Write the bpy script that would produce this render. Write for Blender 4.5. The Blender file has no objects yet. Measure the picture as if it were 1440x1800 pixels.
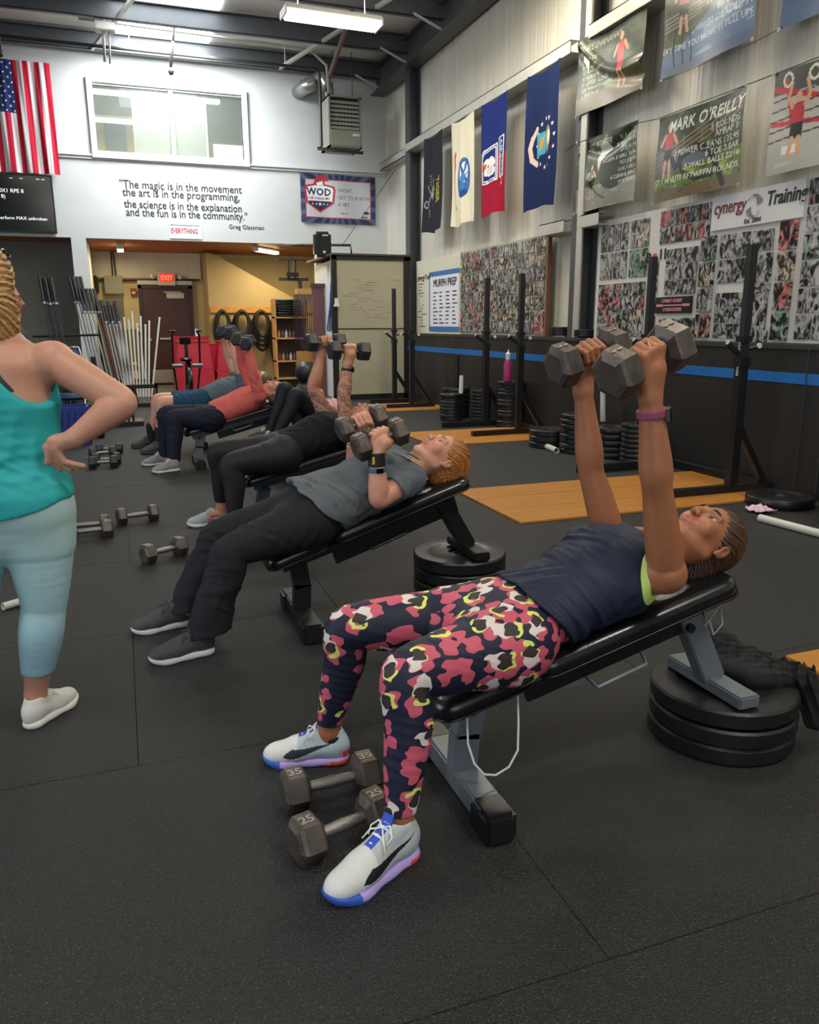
import bpy, bmesh, math, random
import numpy as np
from mathutils import Vector, Matrix
random.seed(7); rng = np.random.default_rng(7)
SC = bpy.context.scene; COL = SC.collection
# ---------------------------------------------------------------- camera
def look_axes(yaw, pit, rol):
    f = Vector((math.sin(yaw)*math.cos(pit), math.cos(yaw)*math.cos(pit), -math.sin(pit)))
    r = Vector((math.cos(yaw), -math.sin(yaw), 0)); d = f.cross(r)
    return f, r*math.cos(rol)+d*math.sin(rol), -r*math.sin(rol)+d*math.cos(rol)
f_, r_, d_ = look_axes(*[math.radians(a) for a in (19.758, 13.523, .21)])
cam = bpy.data.cameras.new('camera'); camo = bpy.data.objects.new('camera', cam); COL.objects.link(camo)
camo.matrix_world = Matrix(((r_.x, -d_.x, -f_.x, 0), (r_.y, -d_.y, -f_.y, 0), (r_.z, -d_.z, -f_.z, 1.30), (0, 0, 0, 1)))
cam.sensor_fit = 'HORIZONTAL'; cam.sensor_width = 36; cam.lens = 36*1378.2/1440
cam.clip_start = .05; cam.clip_end = 100; SC.camera = camo
# ---------------------------------------------------------------- world and exposure
w = bpy.data.worlds.new('world'); SC.world = w; w.use_nodes = True
w.node_tree.nodes['Background'].inputs[0].default_value = (.75, .85, 1, 1)
w.node_tree.nodes['Background'].inputs[1].default_value = .6
SC.view_settings.view_transform = 'Standard'; SC.view_settings.look = 'None'
SC.view_settings.gamma = 1; SC.view_settings.use_curve_mapping = False
SC.view_settings.exposure = 0.0
SC.cycles.max_bounces = 8; SC.cycles.diffuse_bounces = 4; SC.cycles.sample_clamp_indirect = 4
SC.cycles.use_denoising = True
def area(name, loc, size, power, col, direction, spread=180):
    l = bpy.data.lights.new(name, 'AREA'); l.shape = 'RECTANGLE'; l.size, l.size_y = size
    l.energy = power; l.color = col; l.spread = math.radians(spread)
    o = bpy.data.objects.new(name, l); COL.objects.link(o); o.location = loc
    o.rotation_euler = Vector(direction).to_track_quat('-Z', 'Y').to_euler(); return o
DAY = (.82, .91, 1.0); NEUT = (1, .97, .9); WARM = (1, .78, .42)
area('roll_door_daylight', (-6.7, 3.4, 1.9), (3.6, 4.6), 180, DAY, (1, 0, -.12))
area('rear_door_daylight', (-1.6, -5.7, 2.0), (4.6, 3.2), 105, DAY, (0, 1, -.1))
area('skylight_glow', (1.05, 14.0, 5.60), (1.4, 1.3), 180, (.95, .98, 1), (0, .45, -1))
# ---------------------------------------------------------------- helpers
def lin(c):
    if isinstance(c, str):
        c = [int(c[i:i+2], 16)/255 for i in (0, 2, 4)]
        c = [x/12.92 if x <= .04045 else ((x+.055)/1.055)**2.4 for x in c]
    return tuple(c[:3])
MATS = {}
def M(name, col, rough=.6, metal=0, var=0, vscale=8, bump=0, bscale=60, stretch=(1, 1, 1), spec=.5, emit=0, sheen=0,
      sss=0, alpha=1, trans=0, coat=0, attr=None, det=3):
    if name in MATS: return MATS[name]
    m = bpy.data.materials.new(name); m.use_nodes = True; MATS[name] = m
    nt = m.node_tree; N = nt.nodes; L = nt.links; b = N['Principled BSDF']; c = lin(col)
    m.diffuse_color = (*c, 1)
    b.inputs['Base Color'].default_value = (*c, 1); b.inputs['Roughness'].default_value = rough
    b.inputs['Metallic'].default_value = metal; b.inputs['Specular IOR Level'].default_value = spec
    if sheen: b.inputs['Sheen Weight'].default_value = sheen
    if coat: b.inputs['Coat Weight'].default_value = coat
    if trans: b.inputs['Transmission Weight'].default_value = trans
    if sss:
        b.inputs['Subsurface Weight'].default_value = sss
        b.inputs['Subsurface Radius'].default_value = (.02, .008, .004)
    if emit:
        b.inputs['Emission Color'].default_value = (*c, 1); b.inputs['Emission Strength'].default_value = emit
    b.inputs['Alpha'].default_value = alpha
    tc = None
    def coords(sc):
        nonlocal tc
        tc = tc or N.new('ShaderNodeTexCoord'); mp = N.new('ShaderNodeMapping')
        mp.inputs['Scale'].default_value = sc; L.new(tc.outputs['Object'], mp.inputs[0]); return mp
    base = None
    if attr:
        at = N.new('ShaderNodeAttribute'); at.attribute_name = attr; base = at.outputs['Color']
        L.new(base, b.inputs['Base Color'])
    if var:
        n = N.new('ShaderNodeTexNoise'); n.inputs['Scale'].default_value = vscale; n.inputs['Detail'].default_value = 5
        L.new(coords(stretch).outputs[0], n.inputs[0])
        mr = N.new('ShaderNodeMapRange'); mr.inputs['From Min'].default_value = .3; mr.inputs['From Max'].default_value = .7
        mr.inputs['To Min'].default_value = 1-var; mr.inputs['To Max'].default_value = 1+var
        L.new(n.outputs['Fac'], mr.inputs[0])
        mx = N.new('ShaderNodeVectorMath'); mx.operation = 'SCALE'
        if base: L.new(base, mx.inputs[0])
        else: mx.inputs[0].default_value = c
        L.new(mr.outputs[0], mx.inputs['Scale']); L.new(mx.outputs[0], b.inputs['Base Color'])
    if bump:
        n = N.new('ShaderNodeTexNoise'); n.inputs['Scale'].default_value = bscale; n.inputs['Detail'].default_value = det
        L.new(coords(stretch).outputs[0], n.inputs[0])
        bp = N.new('ShaderNodeBump'); bp.inputs['Strength'].default_value = bump; bp.inputs['Distance'].default_value = .01
        L.new(n.outputs['Fac'], bp.inputs['Height']); L.new(bp.outputs[0], b.inputs['Normal'])
    return m
def origin(o):
    v = Vector((0, 0, 0))
    while o is not None: v += o.location; o = o.parent
    return v
class MB:
    def __init__(s): s.v = []; s.f = []; s.m = []; s.cm = 0
    def add(s, V, F):
        n = len(s.v); s.v += [tuple(p) for p in V]; s.f += [tuple(i+n for i in f) for f in F]; s.m += [s.cm]*len(F); return s
    def box(s, c, sz, rot=None, ch=0):
        x, y, z = [a/2 for a in sz]
        if ch:
            bm = bmesh.new(); bmesh.ops.create_cube(bm, size=1)
            for v in bm.verts: v.co = Vector((v.co.x*2*x, v.co.y*2*y, v.co.z*2*z))
            bmesh.ops.bevel(bm, geom=bm.edges[:], offset=ch, segments=2, affect='EDGES')
            bm.verts.index_update(); V = [v.co.copy() for v in bm.verts]; F = [[v.index for v in f.verts] for f in bm.faces]; bm.free()
        else:
            V = [Vector((a, b, d)) for a in (-x, x) for b in (-y, y) for d in (-z, z)]
            F = [(0, 1, 3, 2), (4, 6, 7, 5), (0, 4, 5, 1), (2, 3, 7, 6), (0, 2, 6, 4), (1, 5, 7, 3)]
        c = Vector(c)
        if rot is not None: V = [rot @ v for v in V]
        return s.add([v+c for v in V], F)
    def bx(s, lo, hi, ch=0):
        return s.box([(a+b)/2 for a, b in zip(lo, hi)], [abs(b-a) for a, b in zip(lo, hi)], ch=ch)
    def bar(s, a, b, wd, th, up=(0, 0, 1), ch=0):
        a = Vector(a); b = Vector(b); z = (b-a); L = z.length; z.normalize()
        x = Vector(up).cross(z)
        if x.length < 1e-4: x = Vector((1, 0, 0)).cross(z)
        x.normalize(); y = z.cross(x)
        return s.box((a+b)/2, (wd, th, L), Matrix((x, y, z)).transposed(), ch)
    def tube(s, pts, r, n=8, cap=True):
        pts = [Vector(p) for p in pts]; rr = r if isinstance(r, (list, tuple)) else [r]*len(pts)
        V = []; F = []; ref = None
        for i, p in enumerate(pts):
            t = (pts[min(i+1, len(pts)-1)]-pts[max(i-1, 0)]).normalized()
            if ref is None: ref = t.orthogonal().normalized()
            ref = (ref-t*ref.dot(t)).normalized(); q = t.cross(ref)
            for k in range(n):
                a = 2*math.pi*k/n; V.append(p+rr[i]*(ref*math.cos(a)+q*math.sin(a)))
        for i in range(len(pts)-1):
            for k in range(n):
                F.append((i*n+k, i*n+(k+1) % n, (i+1)*n+(k+1) % n, (i+1)*n+k))
        if cap: F.append(tuple(range(n-1, -1, -1))); F.append(tuple(range((len(pts)-1)*n, len(pts)*n)))
        return s.add(V, F)
    def cyl(s, a, b, r, n=16, r2=None): return s.tube([a, b], [r, r if r2 is None else r2], n)
    def lathe(s, prof, c=(0, 0, 0), n=32, axis='Z'):
        V = []; F = []; m = len(prof)
        for k in range(n):
            a = 2*math.pi*k/n
            for r, z in prof:
                p = (r*math.cos(a), r*math.sin(a), z)
                if axis == 'X': p = (p[2], p[0], p[1])
                if axis == 'Y': p = (p[1], p[2], p[0])
                V.append(Vector(p)+Vector(c))
        for k in range(n):
            for i in range(m-1): F.append((k*m+i, ((k+1) % n)*m+i, ((k+1) % n)*m+i+1, k*m+i+1))
        return s.add(V, F)
    def poly(s, pts, ext):
        n = len(pts); e = Vector(ext); P = [Vector(p) for p in pts]
        return s.add(P+[p+e for p in P], [tuple(range(n-1, -1, -1)), tuple(range(n, 2*n))]+[(i, (i+1) % n, n+(i+1) % n, n+i) for i in range(n)])
    def build(s, name, mat, parent=None, smooth=False, org=None):
        o0 = Vector(org) if org is not None else origin(parent)
        me = bpy.data.meshes.new(name); me.from_pydata([tuple(Vector(v)-o0) for v in s.v], [], s.f)
        for m in (mat if isinstance(mat, (list, tuple)) else [mat]): me.materials.append(m)
        if isinstance(mat, (list, tuple)): me.polygons.foreach_set('material_index', s.m)
        if smooth == 'auto':
            me.polygons.foreach_set('use_smooth', [True]*len(me.polygons)); me.set_sharp_from_angle(angle=math.radians(40))
        elif smooth: me.polygons.foreach_set('use_smooth', [True]*len(me.polygons))
        bm = bmesh.new(); bm.from_mesh(me); bmesh.ops.recalc_face_normals(bm, faces=bm.faces); bm.to_mesh(me); bm.free()
        o = bpy.data.objects.new(name, me); COL.objects.link(o)
        if parent: o.parent = parent
        else: o.location = o0
        return o
def tag(o, label=None, cat=None, group=None, kind=None):
    for k, v in (('label', label), ('category', cat), ('group', group), ('kind', kind)):
        if v: o[k] = v
    return o
def thing(name, label, cat, loc=(0, 0, 0), group=None):
    o = bpy.data.objects.new(name, None); COL.objects.link(o); o.location = loc; o.empty_display_size = .1
    return tag(o, label, cat, group)
def struct(name, mb, mat, smooth=False):
    return tag(mb.build(name, mat, None, smooth), kind='structure')
def kids(o): return [c for c in bpy.data.objects if c.parent == o]
def copy_tree(o, parent=None, _ch=None):
    c = o.copy(); COL.objects.link(c)
    if parent: c.parent = parent
    for ch in kids(o): copy_tree(ch, c)
    return c
def dup(o, loc, rotz=0, label=None, group=None):
    c = copy_tree(o); c.location = loc; c.rotation_euler = (0, 0, rotz)
    if label: c['label'] = label
    if group: c['group'] = group
    return c
def frame(a, b):      # rotation whose local X is a, local Z near b
    x = Vector(a).normalized(); y = Vector(b).cross(x).normalized(); return Matrix((x, y, x.cross(y))).transposed()
def text(body, size, loc, xdir, ydir, mat, parent, name='lettering', ext=.002, shear=0, bold=0, align='LEFT', sp=1.0, xs=1.0, line=1.0):
    cu = bpy.data.curves.new(name, 'FONT'); cu.body = body; cu.size = size; cu.extrude = ext; cu.shear = shear; cu.offset = bold
    cu.align_x = align; cu.space_character = sp; cu.space_line = line; cu.resolution_u = 3; cu.materials.append(mat)
    tmp = bpy.data.objects.new(name, cu); me = bpy.data.meshes.new_from_object(tmp); bpy.data.objects.remove(tmp); bpy.data.curves.remove(cu)
    o = bpy.data.objects.new(name, me); COL.objects.link(o)
    x = Vector(xdir).normalized(); z = x.cross(Vector(ydir)).normalized(); y = z.cross(x)
    o.matrix_world = Matrix.Translation(Vector(loc)) @ Matrix((x, y, z)).transposed().to_4x4() @ Matrix.Diagonal((xs, 1, 1, 1))
    if parent:
        o.parent = parent; o.matrix_local = Matrix.Translation(-origin(parent)) @ o.matrix_world
    return o
def np_mesh(name, V, Q, mat, parent=None, smooth=True, org=None, col=None, attrs=None):
    o0 = np.array(org if org is not None else origin(parent))
    me = bpy.data.meshes.new(name); me.vertices.add(len(V)); me.vertices.foreach_set('co', (V-o0).astype(np.float32).ravel())
    nq = len(Q); me.loops.add(nq*4); me.loops.foreach_set('vertex_index', Q.astype(np.int32).ravel())
    me.polygons.add(nq); me.polygons.foreach_set('loop_start', np.arange(0, nq*4, 4, dtype=np.int32))
    me.polygons.foreach_set('loop_total', np.full(nq, 4, dtype=np.int32))
    me.update(calc_edges=True); me.validate()
    me.polygons.foreach_set('use_smooth', np.full(len(me.polygons), smooth))
    if col is not None:
        a = me.color_attributes.new('Col', 'FLOAT_COLOR', 'POINT'); a.data.foreach_set('color', np.c_[col, np.ones(len(col))].astype(np.float32).ravel())
    for k, v in (attrs or {}).items():
        a = me.attributes.new(k, 'FLOAT', 'POINT'); a.data.foreach_set('value', v.astype(np.float32))
    for m in (mat if isinstance(mat, (list, tuple)) else [mat]): me.materials.append(m)
    o = bpy.data.objects.new(name, me); COL.objects.link(o)
    if parent: o.parent = parent
    else: o.location = Vector(o0)
    return o
# --- printed cloth and posters: a fine sheet whose print is painted per vertex
def text_tris(body, size, shear=0, bold=0, align='LEFT', sp=1, line=1):
    cu = bpy.data.curves.new('t', 'FONT'); cu.body = body; cu.size = size; cu.shear = shear; cu.offset = bold; cu.align_x = align
    cu.space_character = sp; cu.space_line = line; cu.resolution_u = 2
    o = bpy.data.objects.new('t', cu); me = o.to_mesh(); me.calc_loop_triangles()
    V = np.array([v.co[:2] for v in me.vertices]).reshape(-1, 2); T = np.array([t.vertices[:] for t in me.loop_triangles]).reshape(-1, 3)
    o.to_mesh_clear(); bpy.data.objects.remove(o); bpy.data.curves.remove(cu); return V, T
class Print:
    """colours painted on a w x h sheet, u to the right and v up, metres"""
    def __init__(s, w, h, nx, ny, base):
        s.w, s.h, s.nx, s.ny = w, h, nx, ny
        s.U, s.V = np.meshgrid(np.linspace(0, w, nx+1), np.linspace(0, h, ny+1), indexing='ij')
        s.C = np.empty((nx+1, ny+1, 3)); s.C[:] = lin(base)
    def fill(s, mask, c): s.C[mask] = lin(c)
    def disk(s, x, y, r, c, ry=None): s.fill(((s.U-x)/r)**2+((s.V-y)/(ry or r))**2 < 1, c)
    def ring(s, x, y, r, t, c): s.fill(abs(np.hypot(s.U-x, s.V-y)-r) < t, c)
    def rect(s, x0, y0, x1, y1, c): s.fill((s.U >= x0) & (s.U <= x1) & (s.V >= y0) & (s.V <= y1), c)
    def line(s, a, b, t, c):
        a = np.array(a, float); b = np.array(b, float); d = b-a; q = np.clip(((s.U-a[0])*d[0]+(s.V-a[1])*d[1])/(d@d), 0, 1)
        s.fill(np.hypot(s.U-a[0]-q*d[0], s.V-a[1]-q*d[1]) < t, c)
    def path(s, pts, t, c):
        for a, b in zip(pts, pts[1:]): s.line(a, b, t, c)
    def pmask(s, pts):
        m = np.zeros(s.U.shape, bool); n = len(pts)
        for i in range(n):
            (x0, y0), (x1, y1) = pts[i], pts[(i+1) % n]
            if y0 != y1: m ^= ((y0 > s.V) != (y1 > s.V)) & (s.U < (x1-x0)*(s.V-y0)/(y1-y0)+x0)
        return m
    def poly(s, pts, c): s.fill(s.pmask(pts), c)
    def star(s, x, y, r, c, a0=90):
        s.poly([(x+(r if i % 2 == 0 else r*.4)*math.cos(math.radians(a0+36*i)), y+(r if i % 2 == 0 else r*.4)*math.sin(math.radians(a0+36*i))) for i in range(10)], c)
    def noise(s, sx, sy, seed=0, oct=4):
        r = np.random.default_rng(seed); o = np.zeros(s.U.shape)
        for k in range(oct):
            for _ in range(3):
                a = r.uniform(0, 6.28); f = 2**k; ph = r.uniform(0, 6.28)
                o += np.sin(s.U/sx*f*math.cos(a)*2+s.V/sy*f*math.sin(a)*2+ph+1.5*np.sin(s.V/sy*f*1.3+ph*2)) / (3*1.4**k)
        return o
    def shade(s, k, amt): s.C *= (1+amt*k)[..., None]
    def text(s, body, size, x, y, c, rot=0, **kw):
        V, T = text_tris(body, size, **kw); ca, sa = math.cos(rot), math.sin(rot)
        V = np.c_[V[:, 0]*ca-V[:, 1]*sa+x, V[:, 0]*sa+V[:, 1]*ca+y]; du, dv = s.w/s.nx, s.h/s.ny; cc = lin(c)
        for t in T:
            a, b, d = V[t]; i0, j0 = np.floor(np.min(V[t], 0)/(du, dv)).astype(int); i1, j1 = np.ceil(np.max(V[t], 0)/(du, dv)).astype(int)
            i0 = max(i0, 0); j0 = max(j0, 0); i1 = min(i1, s.nx); j1 = min(j1, s.ny)
            if i1 < i0 or j1 < j0: continue
            U = s.U[i0:i1+1, j0:j1+1]; W = s.V[i0:i1+1, j0:j1+1]
            e = lambda p, q: (q[0]-p[0])*(W-p[1])-(q[1]-p[1])*(U-p[0])
            e0, e1, e2 = e(a, b), e(b, d), e(d, a); m = ((e0 >= 0) & (e1 >= 0) & (e2 >= 0)) | ((e0 <= 0) & (e1 <= 0) & (e2 <= 0))
            s.C[i0:i1+1, j0:j1+1][m] = cc
    def person(s, x, y, h, shirt, pants, skin='c89878', arms=0):
        u = h/8; s.disk(x, y+7.4*u, u*.55, skin, u*.65); s.poly([(x-u, y+4*u), (x-1.1*u, y+6.6*u), (x+1.1*u, y+6.6*u), (x+u, y+4*u)], shirt)
        s.poly([(x-u, y+4.2*u), (x+u, y+4.2*u), (x+u, y+2.2*u), (x-u, y+2.2*u)], pants)
        for sg in (-1, 1):
            s.line((x+sg*.55*u, y+2.3*u), (x+sg*.8*u, y+.2*u), .33*u, skin)
            e = (x+sg*2.0*u, y+5*u) if not arms else (x+sg*1.8*u, y+7.6*u)
            s.line((x+sg*1.1*u, y+6.3*u), e, .3*u, skin)
            if arms: s.line(e, (x+sg*1.3*u, y+9.2*u), .26*u, skin)
    def build(s, name, P, ux, uy, mat, parent, wave=None, thick=0):
        """P corner, ux/uy unit axes; wave(U,V) pushes along the normal"""
        ux = np.array(ux, float); uy = np.array(uy, float); n = np.cross(ux, uy)
        if wave is None: W = np.zeros(s.U.shape)+0.; DU = W; DV = W
        else:
            r = wave(s.U, s.V); W, DU, DV = r if isinstance(r, tuple) else (r, 0*r, 0*r)
        X = np.array(P)+(s.U+DU)[..., None]*ux+(s.V+DV)[..., None]*uy+W[..., None]*n
        idx = np.arange(X.shape[0]*X.shape[1]).reshape(X.shape[:2])
        Q = np.stack([idx[:-1, :-1], idx[1:, :-1], idx[1:, 1:], idx[:-1, 1:]], -1).reshape(-1, 4)
        return np_mesh(name, X.reshape(-1, 3), Q, mat, parent, col=s.C.reshape(-1, 3))
# ================================================================ SETTING
rub = M('rubber', '212120', .58, var=.75, vscale=210, bump=1.0, bscale=230, spec=.5, det=2)
# rubber gets pale flecks
nt = rub.node_tree; b = nt.nodes['Principled BSDF']; lk = b.inputs['Base Color'].links[0].from_socket
no = nt.nodes.new('ShaderNodeTexNoise'); no.inputs['Scale'].default_value = 190; no.inputs['Detail'].default_value = 2
tcn = nt.nodes.new('ShaderNodeTexCoord'); nt.links.new(tcn.outputs['Object'], no.inputs[0])
rp = nt.nodes.new('ShaderNodeMapRange'); rp.inputs['From Min'].default_value = .60; rp.inputs['From Max'].default_value = .68
nt.links.new(no.outputs['Fac'], rp.inputs[0]); mx = nt.nodes.new('ShaderNodeMix'); mx.data_type = 'RGBA'
nt.links.new(rp.outputs[0], mx.inputs['Factor']); nt.links.new(lk, mx.inputs['A']); mx.inputs['B'].default_value = (.085, .085, .082, 1)
nt.links.new(mx.outputs['Result'], b.inputs['Base Color'])
conc = M('concrete_floor', '6f6b62', .55, var=.12, vscale=3, bump=.1)
white = M('white_paint', 'cacdcb', .6, var=.03, vscale=2, bump=.05, bscale=30)
cream = M('cream_paint', 'cdbd8e', .6, var=.03, vscale=3)
grey_wall = M('grey_board', '77756f', .7, var=.05)
olive = M('olive_paint', '6f6a52', .6)
blackw = M('black_wall_paint', '201f1e', .5, var=.2, vscale=2.2, bump=.15, bscale=14)
steel_dk = M('dark_steel', '4a4d50', .45, metal=.2, var=.08)
galv = M('galvanised', 'b9b8b0', .4, metal=.35, var=.06, vscale=12)
vinyl = M('insulation_vinyl', 'd2cdbf', .36, var=.10, vscale=1.6, bump=1.0, bscale=4, stretch=(1, 5, .22), spec=.5, det=6)
roofm = M('roof_liner', 'd6d5cf', .5, var=.06, vscale=1, bump=.25, bscale=2, stretch=(1, 3, 1))
maroon = M('maroon_paint', '43201f', .4)
wood = M('plywood', 'b37a34', .38, var=.16, vscale=4, stretch=(.5, 6, 1), bump=.05, bscale=40)
plank = M('ceiling_plank', '9a5a24', .5, var=.2, vscale=3, stretch=(.4, 6, 1))
pine = M('pine', 'c08d4c', .5, var=.15, vscale=5, stretch=(1, 1, 4))
blk = M('black_steel', '1b1c1f', .38, metal=.1, bump=.03)
whtp = M('white_plastic', 'd8d8d4', .45); blackp = M('black_plastic', '151618', .4)

fl = struct('floor', MB().bx((-7, -6, -.12), (5.05, 20.5, -.015)), conc)
for i in range(-6, 6):
    for j in range(-6, 11):
        y0 = 1.16+1.125*j; x0 = .86+1.83*(i+(.0 if j % 2 == 0 else .5))
        if y0 > 13.4 or y0 < -5.6: continue
        x1 = min(x0+1.8285, 4.8); x0 = max(x0, -6.95)
        if x1-x0 < .1: continue
        p = MB().bx((x0, y0, -.014), (x1, y0+1.1235, random.uniform(-.0008,0)), ch=.0012).build('rubber_mat', rub, fl)
MB().bx((-7, -6, -.0148), (4.8, 13.6, -.012)).build('underlay', M('underlay', '0a0a0a', .9), fl)
# right wall
wr = struct('wall_right', MB().bx((5.05, -6, 0), (5.25, 20.5, 6.1)), vinyl)
# black knee wall of boards with a blue stripe
kw = struct('wall_knee', MB().bx((4.80, -6, 0), (5.05, 15.3, 1.10)), blackw)
for k in range(17):
    MB().bx((4.785, -5.98+k*1.25, .0), (4.80, -5.98+k*1.25+1.24, 1.125), ch=.003).build('panel', blackw, kw)
MB().bx((4.775, -6, 1.10), (5.05, 15.25, 1.135)).build('ledge', M('ledge_paint', '303133', .5, var=.2), kw)
MB().bx((4.781, -6, .845), (4.786, 14.6, .925)).build('blue_stripe', M('blue_tape', '1664ac', .5, var=.06), kw)
hang = MB()
for y, z0, z1 in ((4.55, .05, 1.1), (4.35, .05, 1.1), (6.3, .3, 1.12), (4.1, .5, .9)):
    z = z1
    while z > z0:
        hang.tube([(4.775+random.uniform(-.004, .004), y+.006, z), (4.77, y-.006, z-.03)], .0045, 5); z -= .034
ch = hang.build('hanging_chain', M('chain_steel', '55565a', .35, metal=.8), kw); ch['kind'] = 'stuff'
# back wall (mezzanine front)
bw = MB(); B0, B1 = 15.3, 15.42
wl, wrx, wb_, wt = -.10, 2.36, 4.14, 5.22
bw.bx((-7, B0, 2.755), (wl, B1, 5.95)).bx((wrx, B0, 2.755), (5.05, B1, 5.95)).bx((wl, B0, 2.755), (wrx, B1, wb_)).bx((wl, B0, wt), (wrx, B1, 5.95))
back = struct('wall_back', bw, white)
MB().bx((-7, B0-.05, 4.075), (5.04, B0, 4.10)).bx((-7, B0-.035, 4.03), (5.04, B0, 4.045)).build('ledge', white, back)
struct('wall_back_pier', MB().bx((-.66, B0, 0), (-.42, B1+2.6, 2.755)), white)
struct('wall_back_return', MB().bx((3.62, B0, 0), (5.05, B1, 2.755)), white)
# office window in the mezzanine wall
wn = tag(MB().bx((wl-.09, B0-.06, wb_-.09), (wl, B1, wt+.08)).bx((wrx, B0-.06, wb_-.09), (wrx+.09, B1, wt+.08)).bx((wl, B0-.06, wt), (wrx, B1, wt+.08)).bx((wl, B0-.06, wb_-.09), (wrx, B1, wb_)).build('window_1', white), kind='structure')
wf = MB().bx((1.12, B0-.02, wb_), (1.19, B0+.05, wt)).bx((1.72, B0+.07, wb_), (1.75, B0+.1, wt)).bx((wl, B0-.01, wb_), (wrx, B0+.05, wb_+.03)).bx((wl, B0-.01, wt-.03), (wrx, B0+.05, wt)).build('sash', M('alu', 'c9cdc9', .4), wn)
gl = M('window_glass', 'b8c8c4', .02, alpha=.10, spec=.5)
MB().bx((wl, B0+.02, wb_+.03), (1.12, B0+.026, wt-.03)).build('pane', gl, wn)
MB().bx((1.19, B0+.02, wb_+.03), (wrx, B0+.026, wt-.03)).build('pane', gl, wn)
MB().bx((.50, B0+.07, wb_+.03), (1.74, B0+.076, wt-.03)).build('pane', M('window_glass_dusty', '9a9f8c', .3, alpha=.38), wn)
# office behind it
oyel = M('office_yellow', 'b09c58', .7)
ow = MB().bx((-1.6, 18.4, 2.8), (5.05, 18.5, 6.2)).bx((-1.65, B1, 2.8), (-1.55, 18.5, 6.2)).bx((5.0, B1, 2.8), (5.1, 18.5, 6.2))
struct('wall_office', ow, oyel)
mez = struct('floor_mezzanine', MB().bx((-7, B1, 2.86), (5.05, 18.5, 2.95)), grey_wall)
for k in range(22):
    MB().bx((-7, B0+.02+k*.133, 2.77), (5.0, B0+.145+k*.133, 2.86), ch=.004).build('plank', plank, mez)
oc = struct('ceiling_office', MB().bx((-1.6, B1, 5.9), (5.05, 18.5, 5.98)), M('ceiling_tile', 'b0b0a0', .8))
for k in range(8):
    MB().bx((-1.6, B1+.3+k*.4, 5.885), (5.0, B1+.32+k*.4, 5.9)).build('grid_bar', whtp, oc)
MB().bx((2.2, 18.36, 4.2), (3.4, 18.4, 5.02)).build('window_2', M('office_window_light', 'dfeefa', .5, emit=1.6), None).__setitem__('kind', 'structure')
MB().bx((.05, 18.36, 4.1), (.45, 18.4, 5.3)).build('door_2', M('office_door', '50483c', .5), None).__setitem__('kind', 'structure')
sign = thing('office_banner', 'white wall strip with a dark star inside the upstairs office', 'sign', (1.0, 18.3, 4.3))
MB().bx((.75, 18.37, 4.0), (2.6, 18.39, 4.42)).build('strip', M('pale_strip', 'e6e0c0', .6), sign)
st = [(1.62+.12*(1 if i % 2 == 0 else .42)*math.sin(math.radians(36*i)), 18.365, 4.25+.12*(1 if i % 2 == 0 else .42)*math.cos(math.radians(36*i))) for i in range(10)]
MB().poly(st, (0, .005, 0)).build('star', M('grey_star', '555a5c', .5), sign)
# roof
cl = struct('ceiling', MB().bx((-7, -6, 5.9), (5.25, 15.42, 6.05)), roofm)
for y in (14.95, 13.45, 11.9, 10.3, 8.7, 7.1, 5.5, 3.9, 2.3):
    t = MB().bx((-7, y-.015, 5.62), (4.85, y+.015, 5.87)).bx((-7, y-.015, 5.62), (4.85, y+.09, 5.635)).bx((-7, y-.09, 5.855), (4.85, y+.015, 5.87))
    tag(t.build('trim_1', steel_dk), kind='structure').name = 'roof_beam'
eb = MB().bx((4.84, -6, 5.40), (4.86, 15.2, 5.80)).bx((4.72, -6, 5.395), (4.98, 15.2, 5.41)).bx((4.72, -6, 5.79), (4.98, 15.2, 5.805))
struct('roof_girder', eb, steel_dk)
sk = tag(MB().bx((.28, 11.9, 5.875), (1.80, 13.4, 5.895)).bx((.28, 13.5, 5.875), (1.80, 14.9, 5.895)).build('window_3', M('skylight_panel', 'f4f9ff', .5, emit=12)), kind='structure'); sk.name = 'window_3_skylight'
for n, y in enumerate((13.55, 8.0, 1.2)):
    c = MB().bx((4.86, y-.12, 0), (4.885, y+.12, 5.4)).bx((4.885, y-.01, 0), (5.05, y+.01, 5.4)).bx((5.025, y-.12, 0), (5.05, y+.12, 5.4))
    co = struct('wall_column', c, steel_dk)
    MB().bx((4.84, y-.13, 1.14), (4.86, y-.02 if n == 1 else y-.1, 5.35)).build('flange', galv if n == 1 else steel_dk, co)
def girt(y0, y1, z, xin=.0):
    return struct('wall_girt', MB().bx((4.80+xin, y0, z), (5.05, y1, z+.012)).bx((4.80+xin, y0, z), (4.81+xin, y1, z+.13)).bx((4.80+xin, y0, z+.12), (4.9, y1, z+.13)), galv)
girt(8.2, 13.5, 4.12); girt(13.7, 15.25, 4.12, .1); girt(-3, 7.85, 4.15); girt(8.2, 8.75, 2.30); girt(7.5, 7.85, 2.30)
for i, (y, z) in enumerate(((14.9, 5.62), (13.4, 5.62), (11.85, 5.62), (10.25, 5.62))):
    struct('roof_brace', MB().bar((4.35, y+.02, z+.02), (4.83, y-.05, z-.2), .05, .02), galv)
for i, x in enumerate((-.05, 3.0)):
    struct('roof_strut', MB().bar((x+.9, 11.5, 5.66), (x, 15.0, 5.64), .05, .05), galv)
# left wall with its big roll-up opening, rear wall (outside the frame)
struct('wall_left', MB().bx((-7.1, -6, 0), (-7, 1.0, 6)).bx((-7.1, 5.8, 0), (-7, 20, 6)).bx((-7.1, 1.0, 3.9), (-7, 5.8, 6)), white)
struct('wall_front', MB().bx((-7, -6.1, 0), (-4, -6, 6)).bx((.8, -6.1, 0), (5.2, -6, 6)).bx((-4, -6.1, 3.7), (.8, -6, 6)), white)
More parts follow.
